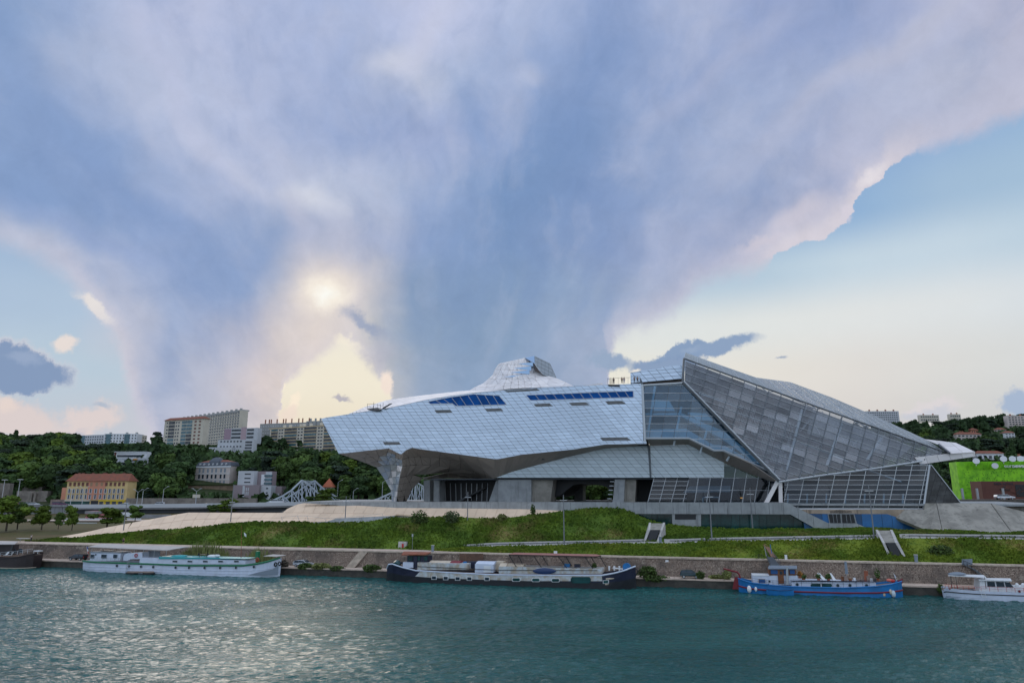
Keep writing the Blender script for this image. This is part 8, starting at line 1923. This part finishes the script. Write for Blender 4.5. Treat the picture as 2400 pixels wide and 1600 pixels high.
for _, kind, p, h, w, u in specs:
    i = 0 if u < 1600 else 1
    if n_ind[kind] < 292: tree(kind, rt.randrange(0, 5) if rt.random() < .9 else 5, p, h, w, tlabel(kind, prj(*p)[0], prj(p[0], p[1], p[2] + h * .7)[1], h), GRP[kind][i]); n_ind[kind] += 1
    else: rest.append((p, h, w))
print('TREES', n_ind, len(rest))
# undergrowth and the remaining far canopy as one mass
rsn = np.random.RandomState(4); N = 26000; uu = np.where(rsn.rand(N) < .6, rsn.uniform(-.80, -.11, N), rsn.uniform(.42, .80, N)); YY = 378 + 700 * rsn.rand(N) ** 1.2; YY = np.where(uu < 0, 378 + (YY - 378) * .55, YY)
pp_ = np.array([(r * y, y, hz(r * y, y)) for r, y in zip(uu, YY)]); blk = np.zeros(N, bool)
pu = np.array([prj(*q) for q in pp_])
for (u0, u1, v0, v1, ye) in EX: blk |= (pu[:, 0] > u0 - 4) & (pu[:, 0] < u1 + 4) & (pu[:, 1] > v0) & (pu[:, 1] < v1 + 2) & (YY < ye + 8)
pp_ = pp_[~blk]; N = len(pp_); d = rsn.randn(N, 3); d /= np.linalg.norm(d, axis=1)[:, None]; pp_ = pp_ + np.stack([rsn.randn(N), rsn.randn(N), rsn.rand(N) * 4], 1)
e = np.cross(d, rsn.randn(N, 3)); e /= np.linalg.norm(e, axis=1)[:, None]; f = np.cross(d, e); s = rsn.uniform(.8, 1.8, (N, 1)); v = np.stack([pp_ - e * s - f * s, pp_ + e * s - f * s, pp_ + e * s + f * s, pp_ - e * s + f * s], 1).reshape(-1, 3)
fast_mesh('undergrowth', v, 4, L_dark)
if rest:
    me, v1 = crown_mesh('x', L_dark, 'round', 33, 160, 1.6); V = []
    for p, h, w in rest: V.append(v1 * np.array([w, w, h]) + np.array(p))
    fast_mesh('far_wood', np.concatenate(V), 4, L_dark)
# -------- nearer trees of the park and the road edge
def ptree(u, vb, vt, z, wpx, kind, var, label, bright=False):
    p = f2w(uvz(u, vb, z)); Y = p.y; h = (vb - vt) / FPX * Y * 1.04; w = wpx / FPX * Y / .72
    return tree(kind, var, p, h, w, label)
KIN['park'] = [crown_mesh('crown', m_, 'park', s_, 3400, .42)[0] for m_, s_ in ((L_mid, 51), (L_brt, 52), (L_mid, 53), (L_brt, 54))]; TR['park'] = TR['round']; NM['park'] = 'park_tree'
for q_ in ((14,1244,1163,6,74,'park',1,'large pale green tree at the left picture edge'),(40,1240,1178,6,52,'park',2,'bushy green tree behind the pale one at the left edge'),(97,1241,1190,6,48,'park',3,'round bright green tree on the dry lawn'),(96,1228,1178,7,38,'park',0,'darker green tree behind the round bright one'),(136,1240,1200,6,24,'park',2,'small olive tree right of the round bright one'),(168,1242,1186,6,36,'park',1,'slim young tree with bare trunk on the lawn'),(250,1238,1190,6,66,'park',1,'broad bright green tree touching the beige slope'),(281,1225,1204,7,30,'park',0,'low green bush behind the beige slope'),(316,1224,1179,6.5,34,'park',0,'dark conical tree standing behind the beige slope'),(525,1208,1170,7,56,'park',1,'bushy tree behind the wide beige slope before the flyover'),(497,1210,1182,7,30,'park',2,'low leafy bush left of the bushy tree behind the slope'),(756,1186,1145,13,62,'park',1,'spiky light green tree between bridge and museum'),(728,1186,1160,13,36,'park',0,'low green tree right of the bridge portal'),(800,1184,1160,13,44,'park',0,'low dark tree behind the ridge of the beige slope')): ptree(*q_)
